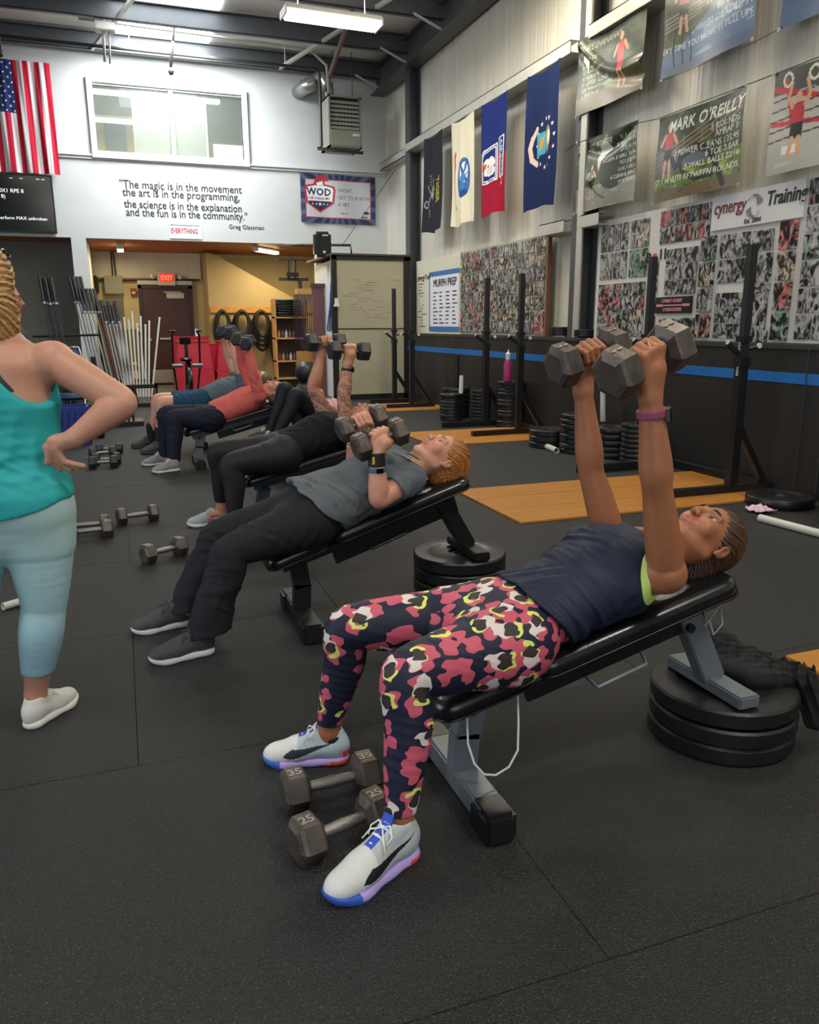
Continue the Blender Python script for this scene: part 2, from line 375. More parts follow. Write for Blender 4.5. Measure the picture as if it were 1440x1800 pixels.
# rooms under the mezzanine
struct('wall_rear', MB().bx((-7, 18.2, 1.2), (5.05, 18.35, 2.86)).bx((1.62, 18.2, 0), (5.05, 18.35, 1.2)), cream)
struct('wall_rear_lower', MB().bx((-7, 18.19, 0), (.42, 18.34, 1.2)), olive)
struct('wall_rear_liner', MB().bx((-.42, 18.15, 2.25), (1.75, 18.2, 2.86)), vinyl)
struct('wall_bay', MB().bx((-7, 16.4, 0), (-.66, 16.5, 2.86)), grey_wall)
# stair box with sloping soffit
sb = MB().poly([(1.78, 17.2, 0), (5.0, 17.2, 0), (5.0, 17.2, 1.05), (3.95, 17.2, 1.63), (1.93, 17.2, 2.70), (1.78, 17.2, 2.72)], (0, .9, 0))
struct('wall_stair', sb, M('cream_shaded', 'a6966e', .65, var=.03))  # cream wall paint darkened, the stair box's shade is put into the colour
struct('trim_1', MB().bx((1.80, 17.16, 1.53), (4.4, 17.2, 1.66)), pine)
# exit door
dr = tag(MB().bx((.50, 18.12, 0), (1.46, 18.17, 2.04)).build('door_1', maroon), kind='structure')
MB().bx((.43, 18.08, 0), (.50, 18.2, 2.10)).bx((1.46, 18.08, 0), (1.54, 18.2, 2.10)).bx((.43, 18.08, 2.04), (1.54, 18.2, 2.12)).build('frame', M('maroon_dark', '33181a', .4), dr)
MB().bx((.6, 18.10, .06), (1.1, 18.12, .34)).build('kick_plate', M('kick', 'b9b2ae', .3, metal=.6), dr)
MB().bx((1.0, 18.09, 1.84), (1.36, 18.12, 1.95)).bx((.95, 18.08, 1.96), (1.3, 18.1, 1.98)).build('door_closer', galv, dr)
MB().bx((.80, 18.06, .98), (1.42, 18.10, 1.02)).build('push_bar', galv, dr)
MB().lathe([(0, 0), (.03, 0), (.035, -.02), (.028, -.05), (0, -.055)], (.60, 18.12, .98), 12, 'Y').build('door_knob', galv, dr)
MB().bx((.43, 18.06, 2.12), (1.54, 18.15, 2.2)).build('lintel', galv, dr)
# ================================================================ LAMPS
tube_m = M('lamp_tube', 'fff8e2', .5, emit=7); tube_w = M('lamp_tube_warm', 'ffe9b4', .5, emit=9)
def fixture(loc, L, wd, rot, label, power, col=NEUT, hang=.7, grp='fluorescent ceiling fixtures', tm=tube_m):
    t = thing('ceiling_light', label, 'lamp', loc, grp)
    R = Matrix.Rotation(rot, 3, 'Z'); c = Vector(loc)
    hs = MB(); hs.box(c+Vector((0, 0, .06)), (L, wd, .05), R, .008); hs.box(c+R@Vector((L/2, 0, .02)), (.02, wd, .09), R); hs.box(c-R@Vector((L/2, 0, -.02)), (.02, wd, .09), R)
    hs.build('housing', whtp, t)
    df = MB(); df.box(c+Vector((0, 0, .01)), (L-.04, wd-.02, .07), R, .02); df.build('diffuser', tm, t)
    if hang:
        for s in (-1, 1):
            p = c+R@Vector((s*L*.35, 0, .08)); MB().tube([p, p+Vector((0, 0, hang))], .006, 6).build('hanger', galv, t)
    a = area('lamp_light', (loc[0], loc[1], loc[2]-.04), (L, wd), power, col, (0, 0, -1)); a.rotation_euler.z = rot
    if hang: a = area('added_uplight', (loc[0], loc[1], loc[2]+.10), (L, wd), power*.5, col, (0, 0, 1)); a.rotation_euler = (math.pi, 0, rot)  # added upward light above the housing, brightens the roof liner
    return t
fixture((2.78, 10.5, 4.93), 1.22, .30, .03, 'lit fluorescent fixture hanging below the dark roof beams', 55)
for x, y, pw, lb in ((3.7, 8.2, 95, 'nearer the flag rail'), (3.6, 3.6, 60, 'over the nearest stand'), (2.4, -.6, 100, 'right behind the camera'), (-1.6, 6.8, 25, 'over the left aisle'), (-1.4, 1.4, 45, 'over the near aisle'), (-1.6, -2.5, 60, 'left behind the camera')):
    f = fixture((x, y, 5.2), 1.22, .30, .03, 'added fluorescent fixture out of the picture, '+lb, pw, (1, .90, .72) if x > 3 else NEUT)  # unseen fixtures, added for the light they give the room
fixture((.14, 16.6, 2.69), .75, .12, math.pi/2, 'lit fluorescent tube under the plank ceiling near the white pier', 26, WARM, 0, 'warm fluorescent tubes', tube_w)
fixture((2.86, 16.3, 2.69), .85, .12, .9, 'lit fluorescent tube under the plank ceiling above the stair box', 48, WARM, 0, 'warm fluorescent tubes', tube_w)
fixture((1.0, 16.6, 5.40), 2.3, .16, 0, 'long lit tube fixture inside the upstairs office, nearer the window', 13, (1, .92, .66), 0, 'office ceiling tubes')
fixture((.3, 17.6, 5.15), 1.0, .16, 0, 'long lit tube fixture at the far side of the upstairs office', 9, (1, .92, .66), 0, 'office ceiling tubes')
# ================================================================ CEILING PIPES, FAN ROD, HEATER
ppm = M('dark_pipe', '3b3833', .45, metal=.3); rust = M('rusty_pipe', '6b5648', .6)
t = thing('gas_pipe', 'dark gas pipe running along the top of the white wall to the heater', 'pipe', (-1.3, 14.0, 5.3))
MB().tube([(-3.2, 14, 5.40), (3.40, 14, 5.40), (3.47, 14, 5.34), (3.47, 14, 4.22), (3.40, 14, 4.18), (4.2, 14, 4.16)], .026, 8).build('pipe_run', ppm, t, True)
for x in (-1.9, .5, 2.9): MB().tube([(x, 14, 5.42), (x, 14, 5.9)], .006, 5).build('hanger', galv, t)
t = thing('vent_pipe', 'pale conduit bending down to the unit heater', 'pipe', (2, 14.1, 5.5))
MB().tube([(-.2, 14.1, 5.78), (2.6, 14.1, 5.73), (3.35, 14.1, 5.7), (3.62, 14.1, 5.5), (3.66, 14.15, 5.1)], .022, 8).build('conduit', galv, t, True)
t = thing('sprinkler_pipe', 'long rusty pipe slanting from the lit fixture to the heater flue', 'pipe', (3.7, 13.0, 5.3))
MB().tube([(3.55, 12.0, 5.80), (3.70, 14.6, 5.25)], .04, 8).build('pipe_run', rust, t, True)
MB().box((3.55, 12.0, 5.8), (.14, .14, .1), None, .02).build('coupling', M('rust_red', '6e3320', .6), t)
def drop(name, lab, x, y, z0, z1, x2=None):
    t = thing(name, lab, 'rod', (x, y, z0))
    MB().tube([(x, y, z1), (x2 or x, y, z0+.1)], .022, 8).build('rod', ppm, t, True)
    MB().lathe([(0, -.02), (.035, 0), (.05, .04), (.03, .09), (0, .1)], (x2 or x, y, z0), 12).build('end_cap', ppm, t, True)
drop('ceiling_rod', 'slim dark rod hanging in the bright skylight glow above the office window', 1.20, 13.9, 5.08, 5.9, 1.08)
drop('ceiling_rod', 'dark rod hanging above the striped flag', -1.30, 13.9, 5.1, 5.9)
t = thing('cable_drop', 'pair of pale conduits with a grey junction box above the office window', 'conduit', (.15, 13.6, 5.1))
MB().tube([(.16, 13.6, 5.95), (.12, 13.6, 5.08)], .02, 8).tube([(.25, 13.6, 5.95), (.19, 13.6, 5.06)], .014, 8).build('conduits', galv, t, True)
MB().bx((.02, 13.5, 5.48), (.30, 13.7, 5.60), ch=.01).build('junction_box', galv, t)
t = thing('ceiling_fan', 'grey curved fan blade hanging under the skylight', 'fan', (1.72, 12.6, 5.75))
MB().tube([(1.2, 12.2, 5.8), (1.2, 12.2, 6.0)], .05, 10).build('motor', ppm, t)
for k in range(3):
    a = .2+k*2.1; MB().bar((1.2+.1*math.cos(a), 12.2+.1*math.sin(a), 5.78), (1.2+.75*math.cos(a), 12.2+.75*math.sin(a), 5.77), .14, .015, (0, 0, 1)).build('blade', ppm, t)
t = thing('unit_heater', 'grey louvred unit heater hanging high by the white wall corner', 'heater', (3.98, 14.6, 4.3))
hg = M('heater_grey', '8f8f84', .45, metal=.2)
MB().bx((3.70, 14.35, 4.30), (3.73, 14.95, 5.13)).bx((4.26, 14.35, 4.30), (4.29, 14.95, 5.13)).bx((3.70, 14.35, 5.10), (4.29, 14.95, 5.13)).bx((3.70, 14.35, 4.30), (4.29, 14.95, 4.33)).bx((3.73, 14.9, 4.33), (4.26, 14.94, 5.1)).bx((3.73, 14.34, 4.33), (4.26, 14.38, 4.58)).build('cabinet', hg, t)
MB().bx((3.73, 14.50, 4.58), (4.26, 14.52, 5.1)).build('core', M('heater_core', '1d1c1a', .7), t)
for k in range(7): MB().bar((3.74, 14.38, 4.62+k*.068), (4.25, 14.38, 4.62+k*.068), .012, .05, (0, .4, 1)).build('louvre', M('louvre', 'a9a79b', .4, metal=.3), t)
for k in range(8): MB().bx((3.79+k*.062, 14.43, 4.6), (3.797+k*.062, 14.46, 5.08)).build('fin', M('louvre', ''), t)
for k in range(9): MB().bx((3.76+k*.058, 14.3, 4.285), (3.772+k*.058, 14.55, 4.30)).build('bottom_slot', M('heater_core', ''), t)
MB().bx((4.12, 14.33, 4.49), (4.24, 14.34, 4.53)).build('badge', whtp, t)
MB().tube([(3.80, 14.6, 5.13), (3.77, 14.6, 5.32), (3.68, 14.65, 5.48), (3.62, 14.8, 5.5)], .085, 14).build('flue', M('flue_metal', 'a8aaa6', .3, metal=.7), t, True)
MB().tube([(3.62, 14.8, 5.43), (3.44, 15.0, 5.38), (3.38, 15.3, 5.36)], .12, 14).build('flue_elbow', M('flue_metal', ''), t, True)
for x in (4.2, 3.85): MB().tube([(x, 14.6, 5.13), (x, 14.6, 5.9)], .006, 5).build('hanger', ppm, t)
# ================================================================ BACK WALL
ink = M('wall_ink', '2b2d30', .6)
q = thing('quote_lettering', 'four lines of dark lettering on the white wall beneath the office window', 'lettering', (1.2, 15.29, 3.4))
for i, (s, x, ln) in enumerate((('"The magic is in the movement', .20, 2.08), ('the art is in the programming,', .24, 2.0), ('the science is in the explanation', .25, 2.02), ('and the fun is in the community."', .27, 2.09))):
    o = text(s, .185, (x, 15.296, (3.60, 3.47, 3.28, 3.145)[i]), (1, 0, 0), (0, 0, 1), ink, q, 'line_of_letters', bold=.0012)
    bpy.context.view_layer.update(); o.scale.x *= ln/o.dimensions.x
text('Greg Glassman', .105, (2.02, 15.296, 2.99), (1, 0, 0), (0, 0, 1), ink, q, 'signature_line')
p = thing('paper_notice', 'small white paper with red hand lettering taped under the quote', 'notice', (1.27, 15.28, 2.9))
MB().bx((.98, 15.285, 2.79), (1.53, 15.295, 3.06)).build('paper', M('paper', 'dfe0e4', .6), p)
text('HOW YOU DO ANYTHING IS HOW YOU DO', .034, (1.0, 15.283, 3.005), (1, 0, 0), (0, 0, 1), ink, p, xs=.72)
text('EVERYTHING', .12, (1.0, 15.283, 2.88), (1, 0, 0), (0, 0, 1), M('red_ink', 'b83b3a', .6), p, xs=.66, bold=.002)
clothm = M('printed_cloth', 'ffffff', .85, attr='Col', spec=.15, bump=.05, bscale=200)
vinylp = M('printed_vinyl', 'ffffff', .34, attr='Col', bump=.12, bscale=7)
# warriors banner
P = Print(1.45, .86, 190, 110, 'c4c4c6'); n = P.noise(.3, .5, 3)
bd = (P.U < .09) | (P.U > 1.36) | (P.V < .09) | (P.V > .77); P.fill(bd, '26304f')
ang = np.arctan2(P.V-.43, P.U-.72); P.fill(bd & (np.sin(ang*22) > .3), '4b5a80')
for r0 in ((.09, .09, 1.36, .105), (.09, .755, 1.36, .77), (.09, .09, .105, .77), (1.345, .09, 1.36, .77)): P.rect(*r0, 'b33a4c')
for s, c in ((1.0, 'b32a42'), (.86, 'eceef0')):
    P.poly([(.37+x*s, .47+y*s) for x, y in ((-.30, .12), (-.28, .18), (0, .24), (.28, .18), (.30, .12), (.27, -.12), (0, -.29), (-.27, -.12))], c)
P.poly([(.37+x*.86, .47+y*.86) for x, y in ((-.27, -.10), (.27, -.10), (.25, -.14), (0, -.29), (-.25, -.14))], '1f2b52')
P.poly([(.24, .66), (.30, .80), (.42, .84), (.54, .80), (.50, .77), (.56, .73), (.47, .74), (.46, .66)], 'b32a42'); P.poly([(.30, .70), (.42, .74), (.44, .67), (.33, .66)], 'eceef0')
P.text('WOD', .17, .12, .49, '1f2b52', bold=.006, sp=1.1); P.text('FOR WARRIORS', .058, .135, .415, 'b32a42', bold=.002)
for k, r in enumerate((.02, .026, .038, .026, .02)): P.star(.23+k*.07, .335, r, 'f0f0f4')
for k, s in enumerate(('SWEAT.', 'GET TO KNOW', 'A VET.')): P.text(s, .085, .71, .56-k*.125, '33363f', sp=1.05)
P.text('PRESENTED BY', .028, .74, .17, '55565c'); P.text('RWB', .05, 1.18, .115, '33363f', bold=.003); P.poly([(1.2, .20), (1.24, .24), (1.30, .24), (1.34, .20), (1.27, .18)], '33363f')
wb = P.build('warriors_banner', (3.36, 15.27, 3.15), (1, 0, -.006), (0, 0, 1), vinylp, None, lambda U, V: .012*np.sin(U*9+V*2))
tag(wb, 'navy bordered banner with a red eagle shield on the white back wall', 'banner')
# TV
t = thing('display_screen', 'black screen with white text hanging under the striped flag', 'screen', (-1.7, 15.2, 3.2))
MB().bx((-2.7, 15.2, 2.80), (-.86, 15.28, 3.72), ch=.008).build('bezel', blackp, t)
MB().bx((-2.68, 15.19, 2.83), (-.88, 15.2, 3.69)).build('display', M('display', '030508', .15, emit=.0), t)
lt = M('screen_text', 'dfe6ea', .5, emit=.9)
for s, x, z, sz in (('20X1 RPE 8', -1.72, 3.42, .085), ('E 8)', -1.72, 3.33, .085), ('ght and perform MAX unbroken', -1.98, 3.00, .075)): text(s, sz, (x, 15.186, z), (1, 0, 0), (0, 0, 1), lt, t, 'screen_lettering')
for x in (-1.5, -1.35, -1.1, -1.02): MB().bx((x, 15.186, 3.64), (x+.05, 15.189, 3.648)).build('menu_mark', lt, t)
# US flag hung vertically
P = Print(1.05, 1.68, 120, 180, 'd8d4d2')
for k in range(13):
    if k % 2 == 0: P.rect(1.05-(k+1)*1.05/13, 0, 1.05-k*1.05/13, 1.68, 'b8233a')
P.rect(-.1, .90, 1.05*6/13+.01, 1.68, '25335f')
for i in range(9):
    for j in range(11):
        if (i+j) % 2 == 0: P.star(.03+i*.055, .93+j*.07, .02, 'e8e8ee', 0)
P.shade(P.noise(.12, 1.0, 4), .05)
fw = lambda a, b, s=0: (lambda U, V: a*np.sin(U*b+s+.8*np.sin(V*2.1+s))*(.35+.65*(1-V/V.max()))+.006*np.sin(U*b*3+V*3))
us = P.build('striped_flag', (-1.77, 15.16, 3.73), (1, 0, 0), (0, 0, 1), clothm, None, fw(.035, 22))
tag(us, 'red and white striped flag with star field hung on the white wall', 'flag')
# ================================================================ FLAGS ON THE RIGHT WALL (u runs along -Y so that it reads from the room)
def sflag(y0, y1, z0, z1, name, label, base, paint, seed):
    wd = y0-y1; P = Print(wd, z1-z0, 120, 190, base); paint(P, wd, z1-z0); P.shade(P.noise(.16, 1.2, seed), .04)
    def wave(U, V):
        k = V/(z1-z0); W = .032*np.sin(U/wd*7.5+seed*1.7+.9*np.sin(V*2.3))*(1.15-k)+.010*np.sin(U/wd*19+V*2.7+seed)*(1.2-k)
        return W, 0*U, -.045*np.sin(np.pi*U/wd)*k+.02*np.sin(U*9+seed)*(1-k)
    o = P.build(name, (4.76, y0, z0), (0, -1, 0), (0, 0, 1), clothm, None, wave)
    return tag(o, label, 'flag', 'flags hanging from the steel rail')
def p1(P, w, h):
    for s, x in (('M', .58), ('A', .52)): pass
    P.text('TIGER', .14, w*.74, h*.56, 'c8b43c', rot=-math.pi/2, bold=.002)
    P.ring(w*.50, h*.42, .10, .012, '6b7080'); P.disk(w*.5, h*.43, .07, 'd6d6d6', .09); P.disk(w*.46, h*.44, .018, '202020'); P.disk(w*.54, h*.44, .018, '202020')
    P.disk(w*.62, h*.43, .045, '5d7a3c', .10)
    for a, b in (((.18, .50), (.62, .28)), ((.62, .55), (.18, .30))): P.line((w*a[0], h*a[1]), (w*b[0], h*b[1]), .013, '8f93a0')
    P.text('5TH', .09, w*.30, h*.62, 'c08a30', rot=-math.pi/2); P.text('BN', .09, w*.2, h*.25, 'c08a30', rot=-math.pi/2); P.ring(w*.12, h*.30, .05, .01, '9a9ca8')
def p2(P, w, h):
    P.path([(w*.20, h*.70), (w*.16, h*.66), (w*.2, h*.6), (w*.12, h*.45), (w*.2, h*.3), (w*.17, h*.22), (w*.28, h*.18)], .032, 'd8503c')
    P.text('THIS WE LL DEFEND', .05, w*.1, h*.63, 'f0d8c0', rot=-math.pi/2)
    P.disk(w*.60, h*.45, .19, '3a6ea8', .27); P.disk(w*.62, h*.50, .10, 'e8e8ea', .14); P.line((w*.50, h*.38), (w*.72, h*.60), .02, '2c4e86'); P.line((w*.72, h*.38), (w*.50, h*.60), .02, '2c4e86')
    for k in range(7):
        a = k*.9+.3; P.line((w*.60, h*.45), (w*.60+.13*math.cos(a), h*.45+.20*math.sin(a)), .010, '5f86b8')
    P.disk(w*.60, h*.45, .05, '4f7fb8', .07); P.disk(w*.62, h*.30, .09, '2c4e86', .05)
    P.text('1775', .10, w*.02, h*.5, '222', rot=-math.pi/2) if 0 else None
def p3(P, w, h):
    P.fill(P.V < h*.52+.0*P.U, '9a1732')
    ou = [(w*.10, h*.56), (w*.20, h*.60), (w*.62, h*.63), (w*.62, h*.30), (w*.18, h*.29), (w*.14, h*.40)]
    P.poly(ou, 'e8e6ea'); P.poly([(x*.86+w*.06, (y-h*.45)*.92+h*.45) for x, y in ou], '1e2d70'); P.poly([(x*.80+w*.08, (y-h*.45)*.86+h*.45) for x, y in ou], 'e8e6ea'); P.poly([(x*.74+w*.10, (y-h*.45)*.80+h*.45) for x, y in ou], '1e2d70')
    for x, y, r in ((.32, .46, .085), (.40, .42, .09), (.45, .47, .08), (.30, .40, .05), (.48, .40, .06)): P.disk(w*x, h*y, r, 'e9e2dc')
    P.poly([(w*.16, h*.46), (w*.30, h*.48), (w*.28, h*.43), (w*.17, h*.41)], 'c8503c'); P.disk(w*.35, h*.45, .014, '222222')
    for k in range(4): P.line((w*(.33+.05*k), h*.38), (w*(.36+.05*k), h*.44), .006, '9a9aa8')
    P.rect(w*.66, h*.31, w*.90, h*.66, 'e8e6ea'); P.rect(w*.69, h*.32, w*.87, h*.65, '1e2d70')
    P.text('AIRBORNE', .118, w*.725, h*.638, 'f0f0f2', rot=-math.pi/2, bold=.001, sp=1.0)
def p4(P, w, h):
    for k in range(13):
        a = 2*math.pi*k/13+.2; P.star(w*.62+.22*math.cos(a), h*.47+.27*math.sin(a), .027, 'e6e8ee')
    P.disk(w*.70, h*.49, .08, '9b8a58', .15); P.disk(w*.74, h*.50, .045, 'd8d4c8', .08)
    P.rect(w*.33, h*.39, w*.60, h*.56, '3f9dbc'); P.disk(w*.46, h*.48, .05, 'b48c4a', .07); P.line((w*.40, h*.42), (w*.55, h*.53), .012, 'c09a50')
    P.path([(w*.34, h*.60), (w*.22, h*.54), (w*.17, h*.47), (w*.22, h*.38), (w*.33, h*.34)], .03, 'd9c0b4')
sflag(12.5, 11.75, 2.70, 4.12, 'unit_flag', 'charcoal flag with yellow lettering, hanging furthest along the rail', '2a2a31', p1, 1)
sflag(11.40, 10.62, 2.68, 4.11, 'army_flag', 'cream flag with a blue crest and red scroll on the rail', 'ddd6bc', p2, 2)
sflag(10.38, 9.60, 2.70, 4.11, 'airborne_flag', 'blue over red flag with white eagle patch on the rail', '1e2d70', p3, 3)
sflag(9.08, 8.32, 2.62, 4.11, 'air_force_flag', 'navy flag ringed with white stars, hanging nearest along the rail', '182650', p4, 4)
# ================================================================ VINYL BANNERS OF ATHLETES
def banner(y0, y1, z0, z1, label, paint, seed, tilt=0, sag=.02, name='athlete_banner', nx=150, ny=110, folds=()):
    wd, h = y0-y1, z1-z0; P = Print(wd, h, nx, ny, '3d4436'); paint(P, wd, h)
    def wave(U, V):
        W = .012*np.sin(U*7+seed)+.008*np.sin(V*9+U*4+seed)
        for (a, b, am) in folds:
            a = np.array(a)*(wd, h); b = np.array(b)*(wd, h); d = b-a; q = np.clip(((U-a[0])*d[0]+(V-a[1])*d[1])/(d@d), 0, 1)
            cv = .18*h*np.sin(np.pi*q); dist = np.hypot(U-a[0]-q*d[0], V-a[1]-q*d[1]+cv)
            W = W+am*np.exp(-(dist/.05)**2)
        return W, 0*U, -sag*np.sin(np.pi*U/wd)*(V/h)+tilt*U/wd
    b = thing(name, label, 'banner', (4.84, y0, z0), 'athlete banners on the liner wall')
    P.build('print', (4.84, y0, z0), (0, -1, 0), (0, 0, 1), vinylp, b, wave)
    for u, v in ((0, 0), (wd, 0), (0, h), (wd, h)):
        MB().lathe([(.006, 0), (.014, 0), (.014, .008), (.006, .008)], (4.83, y0-u, z0+v+(tilt if u else 0)), 10, 'X').build('grommet', galv, b)
    return b
def woods(P, w, h, seed, sky='5a6650'):
    n = P.noise(.12, .10, seed, 5); P.fill(n > .3, '4d5a3d'); P.fill(n > 1.1, sky); P.fill(n < -.9, '2a3026')
def b1(P, w, h):
    woods(P, w, h, 1); P.fill(P.V < h*.22, '77705e'); P.fill((P.V < h*.3) & (P.V > h*.2) & (P.U > w*.4), '6f7448')
    P.person(w*.68, h*.16, h*.66, 'c2454e', 'b8404a'); P.text("DUKE SHANAHAN", .085, w*.06, h*.80, 'a9aa9c', shear=.3)
    for k, s in enumerate(('5 ROUNDS', '5 PULL UPS', '15 WALL BALLS', '10 BURPEES', '5 POWER CLEANS', '200 M HEAVY CARRY', '1 MILE RUN')): P.text(s, .055, w*.08, h*(.66-k*.075), 'b4b5a8')
def b2(P, w, h):
    woods(P, w, h, 2); c = P.V < h*(.25+.75*(P.U/w)**1.3)
    P.fill(c & (P.V < h*.8), '5d7796'); n = P.noise(.5, .12, 9); P.fill(c & (P.V < h*.8) & (n > .6), '8aa0b8'); P.fill(P.V < h*.12, '5f6d86')
    for k in range(4): P.line((0, h*(.52+k*.045)), (w*.42, h*(.62+k*.045)), .008, '8a7f70')
    P.person(w*.22, h*.46, h*.62, 'b85a64', '333338'); 
    for k in range(3): P.path([(w*(.13+.08*k), h*.5), (w*(.11+.1*k), h*.3), (w*(.14+.09*k), h*.1)], .008, '23262c')
    for k, s in enumerate(('70 THRUSTERS', '60 CLEANS', '30 DEADLIFTS', 'EVERY TIME YOU BREAK: 10 PULL UPS')):
        P.text(s, .085 if k < 3 else .07, w*.98, h*(.66-k*.13), 'd4dae0', align='RIGHT')
def b3(P, w, h):
    P.fill(P.V > h*.4, '3f6a36'); P.fill(P.V < h*.4, '42597a'); P.line((0, h*.38), (w, h*.44), .02, '8890a0')
def b4(P, w, h):
    woods(P, w, h, 4, '8f948c'); P.fill(P.V < h*.33, '7b7a72'); n = P.noise(.2, .05, 5); P.fill((P.V < h*.33) & (n > .5), '908f86')
    P.disk(w*.5, h*.68, .12, 'c4c8c4', .16); P.disk(w*.66, h*.5, .25, '333a30', .2)
    P.person(w*.30, h*.16, h*.46, '5d6156', '3c4048'); P.path([(w*.32, h*.3), (w*.42, h*.2), (w*.55, h*.12)], .008, '3a3a38')
    P.text('SCOTT PFEIFFER', .085, w*.05, h*.84, 'c8c8bc', shear=.3)
    for k, s in enumerate(('100 PULL UPS', '80 MUSCLE UPS', 'EACH RUN', '8 CLEAN & JERKS 135/95', 'BOX JUMPS', '10 ROUNDS', '6 CLEAN & JERKS', '15 BURPEES')): P.text(s, .05, w*.98, h*(.86-k*.085), 'c4c5bb', align='RIGHT')
def b5(P, w, h):
    woods(P, w, h, 5); P.fill(P.V < h*.62-.18*P.U, '59616c'); n = P.noise(.1, .05, 6, 5); g = P.V < h*.28+.10*P.U
    P.fill(g, '56702f'); P.fill(g & (n > .6), '8a9a4a'); P.fill(g & (P.V < h*.14), '6a5a44'); P.fill(g & (n < -.8), '3c5224')
    for k in range(4): P.line((0, h*(.36+k*.055)), (w*.98, h*(.80+k*.05)), .007, '8d7a66')
    for k in range(4): P.line((w*(.15+k*.2), h*(.4+k*.1)), (w*(.15+k*.2), h*(.6+k*.1)), .01, '7f6e5c')
    P.person(w*.16, h*.28, h*.62, 'b8384a', '25262c')
    P.path([(w*.22, h*.48), (w*.28, h*.36), (w*.36, h*.48), (w*.5, h*.56), (w*.62, h*.5), (w*.70, h*.34), (w*.82, h*.06)], .028, '24272b')
    P.path([(w*.30, h*.52), (w*.36, h*.3), (w*.52, h*.18), (w*.70, h*.2)], .02, '2a2d31')
    P.text("MARK O'REILLY", .135, w*.98, h*.80, 'e0e0d8', shear=.3, align='RIGHT', bold=.002)
    for k, (s, v) in enumerate((('5 ROUNDS', .68), ('AMRAP 3:', .60), ('3 POWER CLEANS 135/95', .50), ('6 TOE-2-BAR', .41), ('9 WALL BALLS 20/14', .32), ('REST 1 MINUTE BETWEEN ROUNDS', .20))): P.text(s, .072, w*.965, h*v, 'dddcd4', align='RIGHT')
def b6(P, w, h):
    P.fill(P.V > -1, 'a9a7a2'); P.fill(P.V > h*.78, '4f514d'); n = P.noise(.3, .1, 8); P.fill((n > .9) & (P.V < h*.5), 'bab8b2')
    for a, b in (((0, .85), (.75, .52)), ((.0, .5), (.8, .40)), ((.12, .9), (.2, .45)), ((.7, .25), (.62, .02))): P.line((w*a[0], h*a[1]), (w*b[0], h*b[1]), .018, 'b8323e')
    for k in range(5): P.line((0, h*(.32+k*.1)), (w, h*(.44+k*.1)), .006, '3c3f45')
    for x in (.2, .5, .8): P.rect(w*x-.07, h*.18, w*x+.07, h*.26, 'd8d7d2')
    P.person(.27, h*.14, h*.62, 'b03640', '2b2c30', arms=1); P.ring(.15, h*.90, .045, .010, 'd0ccc0'); P.ring(.40, h*.90, .045, .010, 'd0ccc0')
banner(8.08, 6.92, 3.46, 4.20, 'creased banner of a red-dressed runner, beside the column, upper row', b1, 1, folds=(((.05, .9), (.98, .3), .05), ((.05, .85), (.98, .18), -.04)))
banner(6.62, 5.50, 3.45, 4.16, 'blue-toned banner of bridge and water cut by the top edge', b2, 2, sag=.05)
banner(5.23, 4.2, 3.43, 4.15, 'banner with green lawn and blue path in the top corner', b3, 3)
banner(8.04, 6.96, 2.47, 3.20, 'grey banner of an athlete on a gravel road beside the column', b4, 4, folds=(((.05, .95), (.95, .95), -.03), ((.05, .9), (.3, .4), .03)))
banner(6.64, 5.52, 2.39, 3.13, 'banner of a red-shirted man swinging a heavy battle rope', b5, 5)
banner(5.23, 4.1, 2.40, 3.13, 'banner of a red-shirted man hanging from gymnastic rings', b6, 6)
t = thing('banner_wire', 'thin wire along which the athlete banners are tied', 'wire', (4.84, 6, 3.2))
MB().tube([(4.84, 8.3, 3.16), (4.84, 8.05, 3.20), (4.84, 6.95, 3.16), (4.84, 6.65, 3.13), (4.84, 5.5, 3.13), (4.84, 5.23, 3.13), (4.84, 3.5, 3.14)], .004, 5).tube([(4.84, 6.6, 3.44), (4.84, 5.5, 3.42), (4.84, 5.2, 3.44)], .003, 5).build('wire_run', ppm, t)
# ================================================================ PHOTO BOARDS
pm = bpy.data.materials.new('photo_print'); pm.use_nodes = True; nt = pm.node_tree; N = nt.nodes; L = nt.links; b = N['Principled BSDF']; b.inputs['Roughness'].default_value = .35
oi = N.new('ShaderNodeObjectInfo'); tc = N.new('ShaderNodeTexCoord'); ad = N.new('ShaderNodeVectorMath'); ad.operation = 'ADD'
cb = N.new('ShaderNodeCombineXYZ'); mu = N.new('ShaderNodeMath'); mu.operation = 'MULTIPLY'; mu.inputs[1].default_value = 97
L.new(oi.outputs['Random'], mu.inputs[0]); L.new(mu.outputs[0], cb.inputs[0]); L.new(mu.outputs[0], cb.inputs[1])
L.new(tc.outputs['Object'], ad.inputs[0]); L.new(cb.outputs[0], ad.inputs[1])
mp = N.new('ShaderNodeMapping'); mp.inputs['Scale'].default_value = (1, 15, 10); L.new(ad.outputs[0], mp.inputs[0])
nz = N.new('ShaderNodeTexNoise'); nz.inputs['Scale'].default_value = 1.0; nz.inputs['Detail'].default_value = 6; nz.inputs['Roughness'].default_value = .62; nz.inputs['Distortion'].default_value = 1.3; L.new(mp.outputs[0], nz.inputs[0])
r1 = N.new('ShaderNodeMapRange'); r1.inputs['From Min'].default_value = .44; r1.inputs['From Max'].default_value = .60; r1.inputs['To Min'].default_value = .008; r1.inputs['To Max'].default_value = .42; L.new(nz.outputs['Fac'], r1.inputs[0])
mp2 = N.new('ShaderNodeMapping'); mp2.inputs['Scale'].default_value = (1, 9, 5); mp2.inputs['Location'].default_value = (5, 3, 8); L.new(ad.outputs[0], mp2.inputs[0])
n2 = N.new('ShaderNodeTexNoise'); n2.inputs['Scale'].default_value = 1.2; n2.inputs['Detail'].default_value = 2; L.new(mp2.outputs[0], n2.inputs[0])
